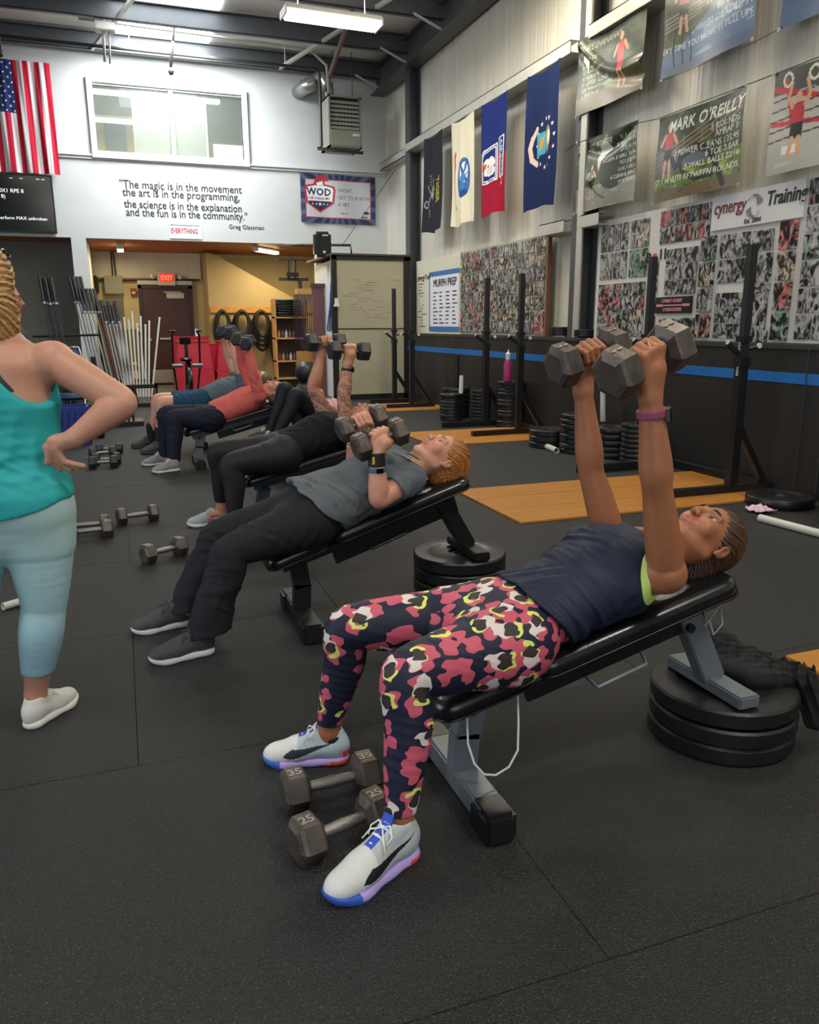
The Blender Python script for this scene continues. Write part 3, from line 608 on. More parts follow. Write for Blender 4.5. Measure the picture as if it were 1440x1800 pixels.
r2 = N.new('ShaderNodeMapRange'); r2.inputs['From Min'].default_value = .46; r2.inputs['From Max'].default_value = .50; L.new(n2.outputs['Fac'], r2.inputs[0])
al = N.new('ShaderNodeMath'); al.operation = 'MULTIPLY'; L.new(r2.outputs[0], al.inputs[0]); L.new(oi.outputs['Alpha'], al.inputs[1])
sc_ = N.new('ShaderNodeVectorMath'); sc_.operation = 'SCALE'; L.new(oi.outputs['Color'], sc_.inputs[0]); L.new(r1.outputs[0], sc_.inputs['Scale'])
cmb = N.new('ShaderNodeCombineXYZ')
for i in range(3): L.new(r1.outputs[0], cmb.inputs[i])
mxp = N.new('ShaderNodeMix'); mxp.data_type = 'VECTOR'; L.new(al.outputs[0], mxp.inputs['Factor']); L.new(cmb.outputs[0], mxp.inputs['A']); L.new(sc_.outputs[0], mxp.inputs['B'])
L.new(mxp.outputs['Result'], b.inputs['Base Color'])
board_w = M('board_white', 'c9c8c4', .5)
PH = {}
def photo(par, y1, z1, wd, h, tint=None, proud=.004, X=4.93):
    """y1 = the corner farther from the camera, z1 = top"""
    key = (round(wd, 2), round(h, 2), proud)
    if key not in PH:
        PH[key] = MB().bx((-proud, -wd, -h), (0, 0, 0)).build('photo', pm, None)
        ob = PH[key]; PH[key] = ob.data; bpy.data.objects.remove(ob)
    o = bpy.data.objects.new('photo', PH[key]); COL.objects.link(o); o.parent = par
    o.location = Vector((X, y1, z1))-origin(par)
    c = {None: (1, 1, 1, 0), 'r': (1.6, .35, .3, .75), 'g': (.4, .9, .5, .7), 'o': (1.6, .7, .35, .7), 'b': (.35, .7, 1.5, .7), 'w': (1.3, 1.1, .85, 1), 'd': (.5, .5, .5, 1)}[tint]
    o.color = c; return o
def grid(par, y1, z1, y0, z0, nx, nz, gap, tints=(None,), X=4.93, keep=1.0, jit=0):
    wd = (y1-y0)/nx; h = (z1-z0)/nz
    for j in range(nz):
        i = 0
        while i < nx:
            k = 2 if (jit and i < nx-1 and random.random() < jit) else 1
            photo(par, y1-i*wd-gap/2, z1-j*h-gap/2, round(wd*k-gap, 2), round(h-gap, 2), random.choice(tints), X=X); i += k
bd = thing('photo_board', 'big white board of black-and-white gym photos beneath the athlete banners', 'board', (4.97, 6, 1.14), 'photo boards')
MB().bx((4.935, 3.3, 1.14), (4.965, 7.68, 2.35)).build('backing', board_w, bd)
grid(bd, 7.62, 2.30, 7.12, 1.74, 4, 2, .02, (None, None, None, 'w')); grid(bd, 7.10, 2.30, 6.78, 1.74, 1, 2, .02, ('w', 'g'))
grid(bd, 7.62, 1.70, 6.80, 1.16, 6, 4, .008, (None, None, None, 'w', 'r'), jit=.35)
grid(bd, 6.62, 2.32, 5.92, 2.02, 9, 2, .006, ('r', 'r', 'd', 'w', None, 'r'), jit=.2)
grid(bd, 6.50, 1.97, 6.05, 1.55, 4, 3, .008, (None,), jit=.35); grid(bd, 6.76, 1.9, 6.60, 1.2, 1, 4, .02, (None, 'w'))
for k, tn in enumerate(('g', 'w', None, 'o')): photo(bd, 6.0, 2.03-k*.22, .18, .20, tn, .02)
grid(bd, 6.55, 1.34, 6.20, 1.16, 2, 1, .01, ('w', None)); photo(bd, 6.19, 1.34, .17, .17, 'g', .02)
grid(bd, 5.78, 2.03, 5.42, 1.62, 2, 2, .01, (None,)); photo(bd, 5.40, 2.02, .11, .16, None); photo(bd, 5.28, 2.02, .11, .16, None); photo(bd, 5.40, 1.84, .24, .30, None)
grid(bd, 5.78, 1.55, 5.42, 1.16, 2, 3, .01, (None,)); photo(bd, 5.34, 1.54, .17, .30, None); photo(bd, 5.44, 1.24, .30, .10, None)
for k, tn in enumerate(('r', 'w', 'r', 'g')): photo(bd, 5.10, 2.06-k*.23, .17, .21, tn, .02)
grid(bd, 4.87, 2.34, 3.4, 1.16, 9, 6, .012, (None, None, None, 'w', 'r', 'g'), jit=.4)
sg = thing('gym_sign', 'white sign with red and black lettering above the big photo board', 'sign', (4.92, 5.4, 2.1))
MB().bx((4.915, 4.89, 2.07), (4.93, 5.90, 2.345)).build('plate', M('sign_white', 'cfced0', .5), sg)
text('cynergy', .15, (4.912, 5.87, 2.20), (0, -1, 0), (0, 0, 1), M('sign_red', '6c2c30', .5), sg, shear=.15, xs=.80, bold=.001)
text('Training', .15, (4.912, 5.27, 2.20), (0, -1, 0), (0, 0, 1), M('sign_black', '1f2023', .5), sg, shear=.15, xs=.80, bold=.003)
text('Est. 2004', .05, (4.912, 5.50, 2.09), (0, -1, 0), (0, 0, 1), M('sign_black', ''), sg, shear=.1)
fm = MB()
for s in (0, 1):
    for k in range(14):
        a = s*math.pi+k*.17; r0 = .03+.004*k; r1 = .09-.0015*k
        fm.add([(4.908, 5.40-r*math.cos(a+d), 2.215+r*1.15*math.sin(a+d)) for r, d in ((r0, 0), (r1, .25), (r1, .45), (r0, .2))], [(0, 1, 2, 3)])
fm.build('swirl_emblem', M('emblem_grey', '8d8f92', .4), sg)
st = thing('strip_sign', 'small black strip sign with a pink bar across the middle of the photos', 'sign', (4.92, 6.3, 1.45))
MB().bx((4.918, 6.08, 1.385), (4.935, 6.60, 1.535)).build('plate', M('strip_black', '1c1516', .4), st)
pk = M('strip_pink', 'c98a90', .5)
MB().bx((4.914, 6.10, 1.452), (4.918, 6.58, 1.464)).bx((4.912, 6.10, 1.446), (4.918, 6.19, 1.470)).bx((4.912, 6.49, 1.446), (4.918, 6.58, 1.470)).build('bar_mark', pk, st)
text('CYNERGY CROSSFIT', .042, (4.914, 6.50, 1.485), (0, -1, 0), (0, 0, 1), pk, st, xs=.78, bold=.001); text('12 YEARS STRONG', .042, (4.914, 6.48, 1.405), (0, -1, 0), (0, 0, 1), pk, st, xs=.78, bold=.001)
n9 = thing('memorial_numbers', 'black numerals nine and eleven with a red flower on the photo board', 'lettering', (4.93, 6.7, 1.9))
text('9', .13, (4.93, 6.80, 1.87), (0, -1, 0), (0, 0, 1), ink, n9, bold=.004); text('11', .13, (4.93, 6.62, 1.89), (0, -1, 0), (0, 0, 1), ink, n9, bold=.004)
MB().lathe([(0, -.012), (.03, -.01), (.035, 0)], (4.93, 6.675, 1.92), 8, 'X').build('flower_mark', M('flower_red', 'b04050', .5), n9)
b2_ = thing('photo_board', 'crowded photo board with a brown wooden edge, left of the dark column', 'board', (4.97, 9.5, 1.14), 'photo boards')
MB().bx((4.935, 8.76, 1.14), (4.965, 11.40, 2.34)).build('backing', M('board_aged', 'a8a395', .5), b2_)
MB().bx((4.92, 8.73, 1.14), (4.97, 8.765, 2.35)).build('edge_strip', M('brown_edge', '6e4432', .5), b2_)
random.seed(11)
grid(b2_, 11.38, 2.32, 10.75, 1.16, 4, 8, .012, (None, 'r', 'w', 'r', 'w', 'd'), jit=.25)
grid(b2_, 10.74, 2.32, 10.1, 1.16, 4, 8, .012, ('w', 'o', 'r', None, None, 'w', None), jit=.3)
grid(b2_, 10.09, 2.32, 9.4, 1.16, 4, 7, .012, (None, 'w', None, None, 'w'), jit=.3)
grid(b2_, 9.39, 2.32, 8.80, 1.46, 4, 5, .010, (None, 'w', 'd', 'w'), jit=.3); photo(b2_, 9.06, 1.45, .26, .29, 'r', .008); grid(b2_, 9.39, 1.45, 9.08, 1.16, 3, 2, .01, (None,))
m1 = thing('white_board', 'cream marker board holding a taped paper chart, left of the crowded photo board', 'board', (4.97, 12.4, 1.14))
MB().bx((4.935, 11.42, 1.13), (4.965, 13.33, 2.34)).build('backing', M('board_cream', 'd9d5bf', .35), m1)
text('cynergy', .12, (4.932, 13.30, 2.02), (0, -1, 0), (0, 0, 1), M('sign_black', ''), m1, shear=.15); text('Training', .12, (4.932, 12.92, 2.02), (0, -1, 0), (0, 0, 1), M('sign_black', ''), m1, shear=.15)
sq = MB()
for k in range(16): sq.bx((4.93, 13.25-random.random()*.3, 1.25+k*.05), (4.934, 13.1-random.random()*.25, 1.262+k*.05))
sq.build('marker_scribble', M('marker', '6a7076', .6), m1)['kind'] = 'stuff'
ch_ = thing('paper_chart', 'white paper chart framed with blue tape on the cream board', 'chart', (4.93, 12.0, 1.7))
MB().bx((4.925, 11.45, 1.20), (4.93, 12.66, 2.10)).build('paper', M('paper', ''), ch_)
bt = M('blue_tape_dull', '3d6ea6', .6)
MB().bx((4.92, 11.43, 2.05), (4.925, 12.68, 2.12)).bx((4.92, 11.43, 1.18), (4.925, 12.68, 1.25)).bx((4.92, 12.65, 1.18), (4.925, 12.68, 2.12)).build('tape', bt, ch_)
text('MURPH PREP', .17, (4.92, 12.50, 1.88), (0, -1, 0), (0, 0, 1), ink, ch_, bold=.0)
sq = MB()
for c in range(4):
    for k in range(9):
        y = 12.5-c*.27; sq.bx((4.92, y-.08-random.random()*.12, 1.30+k*.06), (4.924, y, 1.315+k*.06))
sq.build('handwriting', ink, ch_)['kind'] = 'stuff'
# ================================================================ PLATFORMS
def platform(x0, x1, y0, y1, label, n=5):
    t = thing('lifting_platform', label, 'platform', ((x0+x1)/2, (y0+y1)/2, 0), 'plywood lifting platforms')
    for k in range(n):
        a = y0+(y1-y0)*k/n; MB().bx((x0, a+.001, .0), (x1, a+(y1-y0)/n-.001, .014), ch=.002).build('board', wood, t)
    return t
platform(2.40, 4.75, 4.50, 5.62, 'orange plywood lifting platform under the nearest squat stand', 3)
platform(2.38, 4.75, 1.0, 2.22, 'plywood platform corner at the right edge behind the dark garment', 3)
platform(3.10, 4.75, 7.85, 8.95, 'plywood platform below the middle pair of stands', 3)
platform(3.55, 4.75, 11.3, 12.4, 'far plywood platform in front of the tall whiteboard', 3)
# ================================================================ SQUAT STANDS
def upright(par, x, y, xf, h=1.85, back=.38):
    MB().bx((x-.035, y-.035, .07), (x+.035, y+.035, 1.02)).build('post', blk, par)
    MB().bx((x-.029, y-.029, 1.02), (x+.029, y+.029, h), ch=.003).build('inner_post', M('black_steel_matt', '222326', .5), par)
    MB().bx((x-.042, y-.042, .98), (x+.042, y+.042, 1.05)).build('collar', blk, par); MB().bx((x-.042, y-.042, 1.16), (x+.042, y+.042, 1.20)).build('collar', blk, par)
    MB().bx((xf, y-.035, 0), (x+back, y+.035, .07), ch=.004).build('foot', blk, par)
    MB().bar((x+.02, y, .52), (x+back-.05, y, .05), .05, .05, (0, 1, 0)).build('brace', blk, par)
    hk = MB().bar((x-.03, y, 1.06), (x-.15, y-.0, 1.15), .03, .03).tube([(x+.03, y-.03, 1.11), (x+.09, y-.06, 1.13)], .012, 8).build('bar_hook', blk, par)
    MB().lathe([(0, -.0), (.016, .0), (.016, .01), (0, .012)], (x-.155, y, 1.155), 10, 'X').lathe([(0, 0), (.02, 0), (.02, .012), (0, .014)], (x+.09, y-.07, 1.13), 10, 'Y').build('hook_tip', whtp, par)
def stand(ys, x, label, dx=0, xf=-.65):
    t = thing('squat_stand', label, 'rack', (x, sum(ys)/2, 0), 'black squat stands along the wall')
    for y in ys: upright(t, x, y, x+xf)
    MB().bx((x+.30, min(ys), .0), (x+.37, max(ys), .07)).build('cross_beam', blk, t)
    return t
s1 = stand((4.79, 5.95), 4.38, 'nearest black squat stand, its post crossing the photo board')
text('ADAM4RACK.COM', .035, (4.343, 4.79-.02, 1.14), (0, 0, -1), (0, -1, 0), whtp, s1, 'post_lettering') if 0 else text('ADAMANTFITNESS', .03, (4.342, 4.80, 1.16), (0, 0, -1), (0, -1, 0), whtp, s1, 'post_lettering')
stand((8.35, 9.28), 4.38, 'black squat stand in front of the crowded photo board', xf=-.6)
stand((11.7, 12.55), 4.25, 'far black squat stand in front of the whiteboard', xf=-.42)
# ================================================================ PLATES
platem = M('bumper_rubber', '17181a', .38, var=.1, bump=.06, bscale=80, spec=.5); ringm = M('plate_ring', '8f9294', .3, metal=.8)
def plate_prof(R, T): return [(.026, T*.25), (.05, T*.25), (.055, T*.42), (R*.62, T*.40), (R*.66, T*.5), (R*.80, T*.5), (R*.86, T*.48), (R*.97, T*.46), (R, T*.34), (R, -T*.34), (R*.97, -T*.46), (R*.86, -T*.48), (R*.66, -T*.5), (R*.62, -T*.4), (.055, -T*.42), (.05, -T*.25), (.026, -T*.25), (.026, T*.25)]
PL = {}
def plate(x, y, zc, R, T, label, group):
    k = (R, T)
    if k not in PL:
        t = thing('weight_plate', label, 'plate', (x, y, zc-T/2), group)
        MB().lathe(plate_prof(R, T), (x, y, zc), 44).build('disc', platem, t, 'auto')
        MB().lathe([(.0255, T*.3), (.042, T*.3), (.042, -T*.3), (.0255, -T*.3), (.0255, T*.3)], (x, y, zc), 20).build('hub', ringm, t, 'auto')
        PL[k] = t; return t
    return dup(PL[k], (x, y, zc-T/2), random.uniform(0, 6), label, group)
def stack(x, y, R, T, n, name, label, z0=0, lab_of=None):
    for i in range(n):
        pos = 'lowest' if i == 0 else 'topmost' if i == n-1 else f'{("second","third","fourth","fifth","sixth","seventh","eighth","ninth","tenth","eleventh","twelfth")[i-1]} from the floor'
        plate(x+random.uniform(-.004, .004), y+random.uniform(-.004, .004), z0+T*(i+.5), R, T, f'black plate {pos} in {label}', name)
stack(1.735, 1.845, .225, .060, 3, 'plates under the nearest bench', "stack propping the patterned leggings woman's bench")
stack(1.44, 3.30, .22, .062, 4, 'plates under the second bench', "stack propping the grey tee woman's bench")
stack(4.40, 10.3, .20, .07, 6, 'far plate stack by the wall', 'tall stack with the dark upright rod')
stack(4.20, 9.98, .16, .046, 8, 'short plate stack by the wall', 'short stack by the white tube')
stack(4.42, 9.5, .13, .045, 10, 'narrow plate stack by the wall', 'narrow stack beside the middle stand')
stack(4.62, 9.06, .17, .045, 13, 'tall plate stack behind the middle stand', 'stack behind the middle stand')
stack(4.60, 8.72, .16, .5, 1, 'plate drum', 'dark bundle') if 0 else None
stack(4.28, 7.42, .225, .065, 3, 'low plate stack behind the raised arm', 'low stack near the white tube piece')
stack(4.36, 6.98, .19, .05, 8, 'plate stack behind the raised arm', 'stack hidden behind the far raised arm')
stack(4.55, 6.60, .20, .06, 5, 'plate stack between the raised arms', 'wide stack between the raised arms')
stack(4.40, 6.05, .14, .045, 9, 'narrow plate stack between the raised arms', 'narrow stack between the raised arms')
stack(4.45, 4.36, .235, .075, 1, 'single plate by the stand', 'single lying beside the pink cloth')
stack(4.40, 3.70, .19, .07, 8, 'plate stack at the right edge', 'stack at the right edge of the picture')
t = thing('upright_rod', 'dark rod standing out of the far plate stack', 'rod', (4.42, 10.3, .42)); MB().cyl((4.42, 10.3, .3), (4.42, 10.3, .86), .028, 10).build('rod', blk, t, 'auto')
pv = M('pvc', 'c9c8c0', .45)
def pipe(a, b, r, name, label):
    a = Vector(a); b = Vector(b); t = thing(name, label, 'tube', a); d = (b-a).normalized(); m = MB()
    m.tube([a, b], r, 16, False).tube([a, b], r*.8, 16, False); m.tube([a, a+d*.001], [r, r*.8], 16, False).tube([b, b-d*.001], [r, r*.8], 16, False)
    m.build('tube_wall', pv, t, 'auto')
pipe((4.22, 7.60, .03), (4.10, 6.96, .03), .030, 'plastic_tube', 'white plastic tube piece lying before the low plate stack')
pipe((3.93, 4.00, .026), (4.03, 3.0, .026), .026, 'plastic_tube', 'white plastic tube lying at the right edge by the pink cloth')
pipe((-.62, 3.9, .02), (-.40, 4.05, .02), .018, 'plastic_tube', 'white stick end on the floor behind the pale leggings')
pipe((4.66, 7.0, .3), (4.65, 7.02, .66), .028, 'plastic_tube', 'white tube standing in plates between the raised arms')
pipe((4.36, 10.02, .36), (4.38, 10.05, .60), .03, 'plastic_tube', 'white tube standing in the short plate stack by the wall')
t = thing('spray_bottle', 'magenta bottle with pale cap standing on plates by the middle stand', 'bottle', (4.55, 9.02, .585))
MB().lathe([(0, 0), (.05, 0), (.052, .02), (.052, .22), (.03, .27), (0, .27)], (4.52, 8.93, .59), 16).build('body', M('magenta', 'a03070', .4), t, 'auto')
MB().lathe([(.03, .27), (.032, .34), (.012, .36), (0, .40)], (4.52, 8.93, .59), 12).build('cap', whtp, t, 'auto')
# small weights on the ledge behind the column
for k in range(4): plate(4.95, 8.42, 1.15+.012+k*.026, .12, .026, f'small black disc {("lowest","second","third","topmost")[k]} on the ledge left of the column', 'small discs on the ledge left of the column')
for k in range(3): plate(4.93, 7.86, 1.15+.012+k*.026, .12, .0261, f'small black disc {("lowest","middle","topmost")[k]} on the ledge right of the column', 'small discs on the ledge right of the column')
# ================================================================ CLOSET WITH TALL WHITEBOARD, SPEAKER
cb = thing('storage_closet', 'white closet box faced with a tall black-framed cream marker board', 'closet', (4.1, 14.3, 0))
MB().poly([(3.50, 13.45, 0), (4.84, 13.45, 0), (4.84, 15.28, 0), (3.58, 15.28, 0)], (0, 0, 2.36)).build('box', white, cb)
bkf = M('black_frame', '161516', .5)
MB().bx((3.43, 13.38, 0), (3.52, 13.45, 2.42)).bx((4.72, 13.38, 0), (4.84, 13.45, 2.42)).bx((3.43, 13.38, 2.35), (4.84, 13.45, 2.42)).bx((3.43, 13.38, 0), (4.84, 13.45, .09)).bx((3.5, 13.40, 1.205), (4.75, 13.43, 1.222)).build('board_frame', bkf, cb)
mb_ = M('marker_board', 'b4ae93', .3, var=.03, vscale=2)
MB().bx((3.52, 13.41, 1.222), (4.72, 13.44, 2.35)).build('upper_board', mb_, cb); MB().bx((3.52, 13.41, .09), (4.72, 13.44, 1.205)).build('lower_board', mb_, cb)
sq = MB(); random.seed(5)
for k in range(30):
    x = 3.62+random.random()*.9; z = 1.40+(k % 15)*.045; n = random.randint(3, 8)
    for i in range(n): sq.box((x+i*.032, 13.408, z+random.uniform(-.006, .006)), (.022, .002, .006), Matrix.Rotation(random.uniform(-.7, .7), 3, 'Y'))
sq.build('marker_writing', M('marker_grey', '6f6a5c', .6), cb)['kind'] = 'stuff'
MB().bx((3.47, 13.3, 1.62), (3.52, 13.38, 1.72)).bx((3.45, 13.28, 1.58), (3.53, 13.37, 1.62)).build('wall_bell', whtp, cb)
MB().bx((3.44, 13.35, 2.42), (4.84, 15.28, 2.45)).build('top_sheet', M('top_sheet', '4a3a30', .6), cb)
sp = thing('loudspeaker', 'black loudspeaker standing on top of the closet box corner', 'speaker', (3.38, 13.9, 2.45))
MB().box((3.42, 13.95, 2.63), (.30, .26, .42), Matrix.Rotation(-.15, 3, 'Z'), .05).build('cabinet', blackp, sp, 'auto')
MB().box((3.41, 13.815, 2.63), (.25, .02, .37), Matrix.Rotation(-.15, 3, 'Z'), .03).build('grille', M('grille', '0c0c0d', .7, bump=.4, bscale=300), sp)
MB().box((3.42, 13.80, 2.50), (.04, .01, .035), Matrix.Rotation(-.15, 3, 'Z')).box((3.44, 13.80, 2.775), (.10, .008, .03), Matrix.Rotation(-.15, 3, 'Z')).build('badge', whtp, sp)
pr = thing('pull_up_rig_pipe', 'dark pipe frame running along the top of the closet by the speaker', 'pipe', (3.7, 14.2, 2.45))
MB().tube([(2.95, 15.2, 2.70), (3.15, 14.4, 2.66), (4.0, 14.2, 2.66), (4.02, 14.2, 2.46)], .022, 8).tube([(3.85, 14.2, 2.66), (4.75, 13.9, 3.9)], .005, 5).build('pipe_run', ppm, pr, True)
# ================================================================ SHELF WITH BANDS, MATS, BALLS
shf = thing('pine_shelf', 'pine shelf unit against the stair wall carrying mats and bottles', 'shelf', (3.1, 15.1, 0))
for x in (2.72, 3.30): MB().bx((x, 14.95, 0), (x+.035, 15.25, 1.75)).build('side_panel', pine, shf)
for z in (.28, .60, 1.02, 1.40): MB().bx((2.72, 14.93, z), (3.33, 15.25, z+.03)).build('shelf_board', pine, shf)
MB().bx((2.72, 15.24, 0), (3.33, 15.26, 1.75)).build('back_panel', M('dark_ply', '4a3826', .6), shf)
MB().bx((3.12, 14.75, 1.83), (3.62, 14.95, 1.93)).build('hook_rail', pine, shf)
for k in range(7):
    tag(MB().box((2.97+random.uniform(-.01, .01), 15.05, 1.45+k*.045), (.36, .26, .038), Matrix.Rotation(random.uniform(-.06, .06), 3, 'Y'), .012).build('folded_mat', M('mat_black', '1c1c1e', .6), None, True, org=(2.97, 15.05, 1.43+k*.045)), f'black folded mat {("lowest","second","third","fourth","fifth","sixth","topmost")[k]} in the pile on the pine shelf', 'mat', 'folded mats on the shelf')
for j, z in enumerate((.63, 1.05)):
    for k in range(5):
        x = 2.80+k*.07; col = ('6b3a30', 'a5754a', '3f3c40', 'b0aca0', '5d4660')[(k+j) % 5]
        t = MB().lathe([(0, 0), (.026, 0), (.028, .02), (.028, .09), (.012, .115), (.012, .14), (0, .142)], (x, 15.0, z), 12).build('small_bottle', M('bottle_'+col, col, .35), None, 'auto', org=(x, 15.0, z))
        tag(t, f'small {("brown","tan","dark grey","pale","purple")[(k+j)%5]} bottle on the {("lower","upper")[j]} pine shelf', 'bottle', 'small bottles on the pine shelf')
t = thing('cardboard_box', 'tan cardboard box under the hanging bands by the pine shelf', 'box', (3.25, 14.85, .5)); MB().bx((3.08, 14.55, .58), (3.42, 14.85, .80), ch=.004).build('carton', M('carton', 'a87c3e', .7), t); MB().bx((3.08, 14.5, .54), (3.45, 14.95, .575)).build('support_shelf', pine, t)
bc = ['1d1f26', '2a2438', '24262c', '3a2a4a', '30284a', '1b1c22', '402848', '2c2f40', '3c2c54', '1e3a2c', '23402e', '7c8288']
for k in range(14):
    x = 3.06+k*.036; c = bc[k % 12]; zb = .93+.1*math.sin(k*1.7); wd = .012
    pts = [(x-wd, 14.72, 1.80), (x-wd*1.4, 14.72, 1.4), (x-wd, 14.72, zb+.03), (x, 14.72, zb), (x+wd, 14.72, zb+.03), (x+wd*1.4, 14.72, 1.4), (x+wd, 14.72, 1.80), (x, 14.72, 1.83), (x-wd, 14.72, 1.80)]
    t = MB().tube(pts, .007, 6).build('resistance_band', M('band_'+c, c, .5), None, True, org=(x, 14.72, 1.83)); tag(t, f'dark hanging exercise band, {("leftmost","second","third","fourth","fifth","sixth","seventh","eighth","ninth","tenth","eleventh","twelfth","thirteenth","rightmost")[k]} on the pine rail', 'band', 'exercise bands on the pine rail')
t = thing('blue_band', 'broad bright blue exercise band hanging beside the closet', 'band', (3.55, 13.9, 2.0))
for k in range(5): MB().tube([(3.50+k*.012, 13.72, 2.0), (3.475+k*.02, 13.72, 1.6), (3.42+k*.036, 13.72, 1.22), (3.43+k*.036, 13.72, 1.17)], .013, 6).build('strip', M('band_blue', '1c4f86', .45), t, True)
t = thing('maroon_panel', 'maroon side panel edge between the hanging bands and the closet', 'panel', (3.6, 14.0, 0)); MB().bx((3.30, 14.3, 0), (3.52, 14.34, 1.98)).build('panel', M('maroon_soft', '6a4548', .6), t); MB().bx((3.28, 14.28, 1.93), (3.55, 14.36, 2.0)).build('top_rail', M('dark_ply', ''), t)
t = thing('foam_roller_rack', 'black bracket with two uprights standing above the pine rail', 'bracket', (2.95, 14.9, 2.1))
MB().bx((3.2, 14.94, 1.9), (3.26, 15.02, 2.1)).bx((2.85, 15.0, 2.08), (3.4, 15.1, 2.13)).bx((2.83, 15.0, 2.44), (3.35, 15.08, 2.47)).bx((3.02, 15.02, 2.13), (3.06, 15.06, 2.44)).bx((3.14, 15.02, 2.13), (3.18, 15.06, 2.44)).build('bracket_frame', ppm, t)
MB().bx((2.98, 14.9, 2.15), (3.2, 15.0, 2.22)).build('pad', blackp, t)
bgm = M('bean_leather', '202122', .45, bump=.1, bscale=20)
for i, (x, y, z, r) in enumerate(((2.86, 13.0, .19, .20), (2.86, 13.0, .52, .19), (2.55, 13.3, .16, .16))):
    t = MB().lathe([(0, -r*.92), (r*.6, -r*.85), (r*.95, -r*.4), (r, 0), (r*.95, r*.4), (r*.6, r*.85), (0, r*.95)], (x, y, z), 24).build('medicine_ball', bgm, None, True, org=(x, y, 0)); tag(t, ('black medicine ball on the floor behind the raised arms, lower of two', 'black medicine ball behind the raised arms, upper of two', 'black medicine ball by the coral shirt person head')[i], 'ball', 'black medicine balls')
# hanging coiled ropes on the pine strip
cm = M('rope_black', '1b1a1b', .6, bump=.3, bscale=60)
for k, (x, w_, h_) in enumerate(((2.02, .15, .42), (2.42, .17, .40), (2.82, .17, .40), (3.20, .17, .62))):
    t = thing('hanging_rope_coil', ('black coiled rope on the pine strip, nearest the door', 'black coiled rope, second from the door', 'black coiled rope behind the raised dumbbells', 'long black coiled rope nearest the shelf')[k], 'rope', (x, 17.1, 1.1), 'coiled ropes on the pine strip')
    MB().cyl((x, 17.16, 1.60), (x, 16.95, 1.62), .012, 8).build('hook', galv, t)
    for j in range(4):
        a = w_*(1-.13*j)+.02; b_ = h_*(1-.12*j); zc = 1.56-b_
        MB().tube([(x+a*math.sin(p)*(1 if math.cos(p) > -.2 else .9), 17.06-.035*j, zc+b_*math.cos(p)) for p in np.linspace(0, 2*math.pi, 26)], .034, 7).build('loop', cm, t, True)
# extra loop under
t = thing('hanging_hose', 'long black hose loop hanging lowest by the shelf', 'hose', (3.2, 16.9, 1.2)); MB().tube([(3.28+.22*math.sin(p), 16.85, .78+.42*math.cos(p)) for p in np.linspace(0, 2*math.pi, 30)], .03, 8).build('loop', cm, t, True)
# ================================================================ RED BOXES, BIKE
redm = M('red_paint', 'b01b30', .4, var=.06)
def pbox(x, y, w0, w1, z0, z1, label, d=.5):
    t = thing('plyo_box', label, 'box', (x, y, z0), 'red jump boxes')
    V = [(x+sx*w_/2, y+sy*(d/2)*(w_/w1), z) for z, w_ in ((z0, w1), (z1, w0)) for sx, sy in ((-1, -1), (1, -1), (1, 1), (-1, 1))]
    MB().add(V, [(0, 1, 5, 4), (1, 2, 6, 5), (2, 3, 7, 6), (3, 0, 4, 7), (0, 3, 2, 1)]).build('side_walls', redm, t)
    MB().bx((x-w0/2-.02, y-d*.4-.02, z1), (x+w0/2+.02, y+d*.4+.02, z1+.025)).build('top_panel', redm, t)
    MB().bx((x-.03, y-d/2*.98-.03, (z0+z1)/2-.02), (x+.03, y-d/2*.8, (z0+z1)/2+.02)).build('hand_slot', M('red_dark', '4a0d16', .5), t) if 0 else None
pbox(1.25, 15.4, .55, .66, .50, .98, 'upper red jump box behind the exercise bike', .5)
pbox(1.25, 15.4, .66, .74, 0, .48, 'lower red jump box behind the exercise bike', .6)
pbox(1.95, 15.3, .50, .62, .46, .98, 'upper red jump box behind the coral sleeve', .5)
pbox(1.95, 15.3, .62, .70, 0, .44, 'lower red jump box behind the coral sleeve', .6)
pbox(1.60, 15.9, .42, .50, .0, .92, 'slim red jump box between the two stacks', .4)
pbox(1.30, 16.6, .7, .7, .0, 1.04, 'tallest red jump box behind the bike stack', .4)
bk = thing('fan_bike', 'black exercise bike with upright handles before the red boxes', 'exercise bike', (1.02, 14.2, 0))
MB().lathe([(.30, -.04), (.33, -.03), (.335, 0), (.33, .03), (.30, .04), (.27, .03), (.27, -.03), (.30, -.04)], (1.06, 14.2, .36), 30, 'X').build('fan_shroud', M('black_gloss', '141416', .25), bk, 'auto')
for k in range(8):
    a = k*math.pi/4; MB().bar((1.06, 14.2, .36), (1.06, 14.2+.27*math.cos(a), .36+.27*math.sin(a)), .05, .006, (1, 0, 0)).build('fan_blade', M('blade_grey', '6a6a6c', .4, metal=.6), bk)
MB().tube([(1.04, 14.6, .12), (1.04, 14.2, .68), (1.04, 14.1, 1.0)], .03, 8).build('frame', blk, bk, True)
MB().box((1.02, 14.05, .72), (.22, .24, .06), None, .025).build('saddle', blackp, bk, True)
MB().box((1.02, 14.0, 1.03), (.18, .05, .12), Matrix.Rotation(.3, 3, 'X'), .01).build('console', blackp, bk)
for sx in (-1, 1): MB().tube([(1.03+sx*.17, 14.3, .15), (1.03+sx*.22, 14.1, .6), (1.03+sx*.22, 13.95, 1.13), (1.03+sx*.18, 13.9, 1.19), (1.03+sx*.02-sx*.0+(-.25 if sx < 0 else .22), 13.8, 1.19)], .018, 8).build('handle_arm', blk, bk, True); MB().cyl((1.03+sx*.08, 13.95, .62), (1.03+sx*.25, 13.95, .62), .035, 10).build('foot_peg', M('blade_grey', ''), bk, 'auto')
MB().bx((.80, 13.9, 0), (1.28, 13.96, .05)).bx((.80, 14.6, 0), (1.28, 14.66, .05)).build('floor_bar', blk, bk)
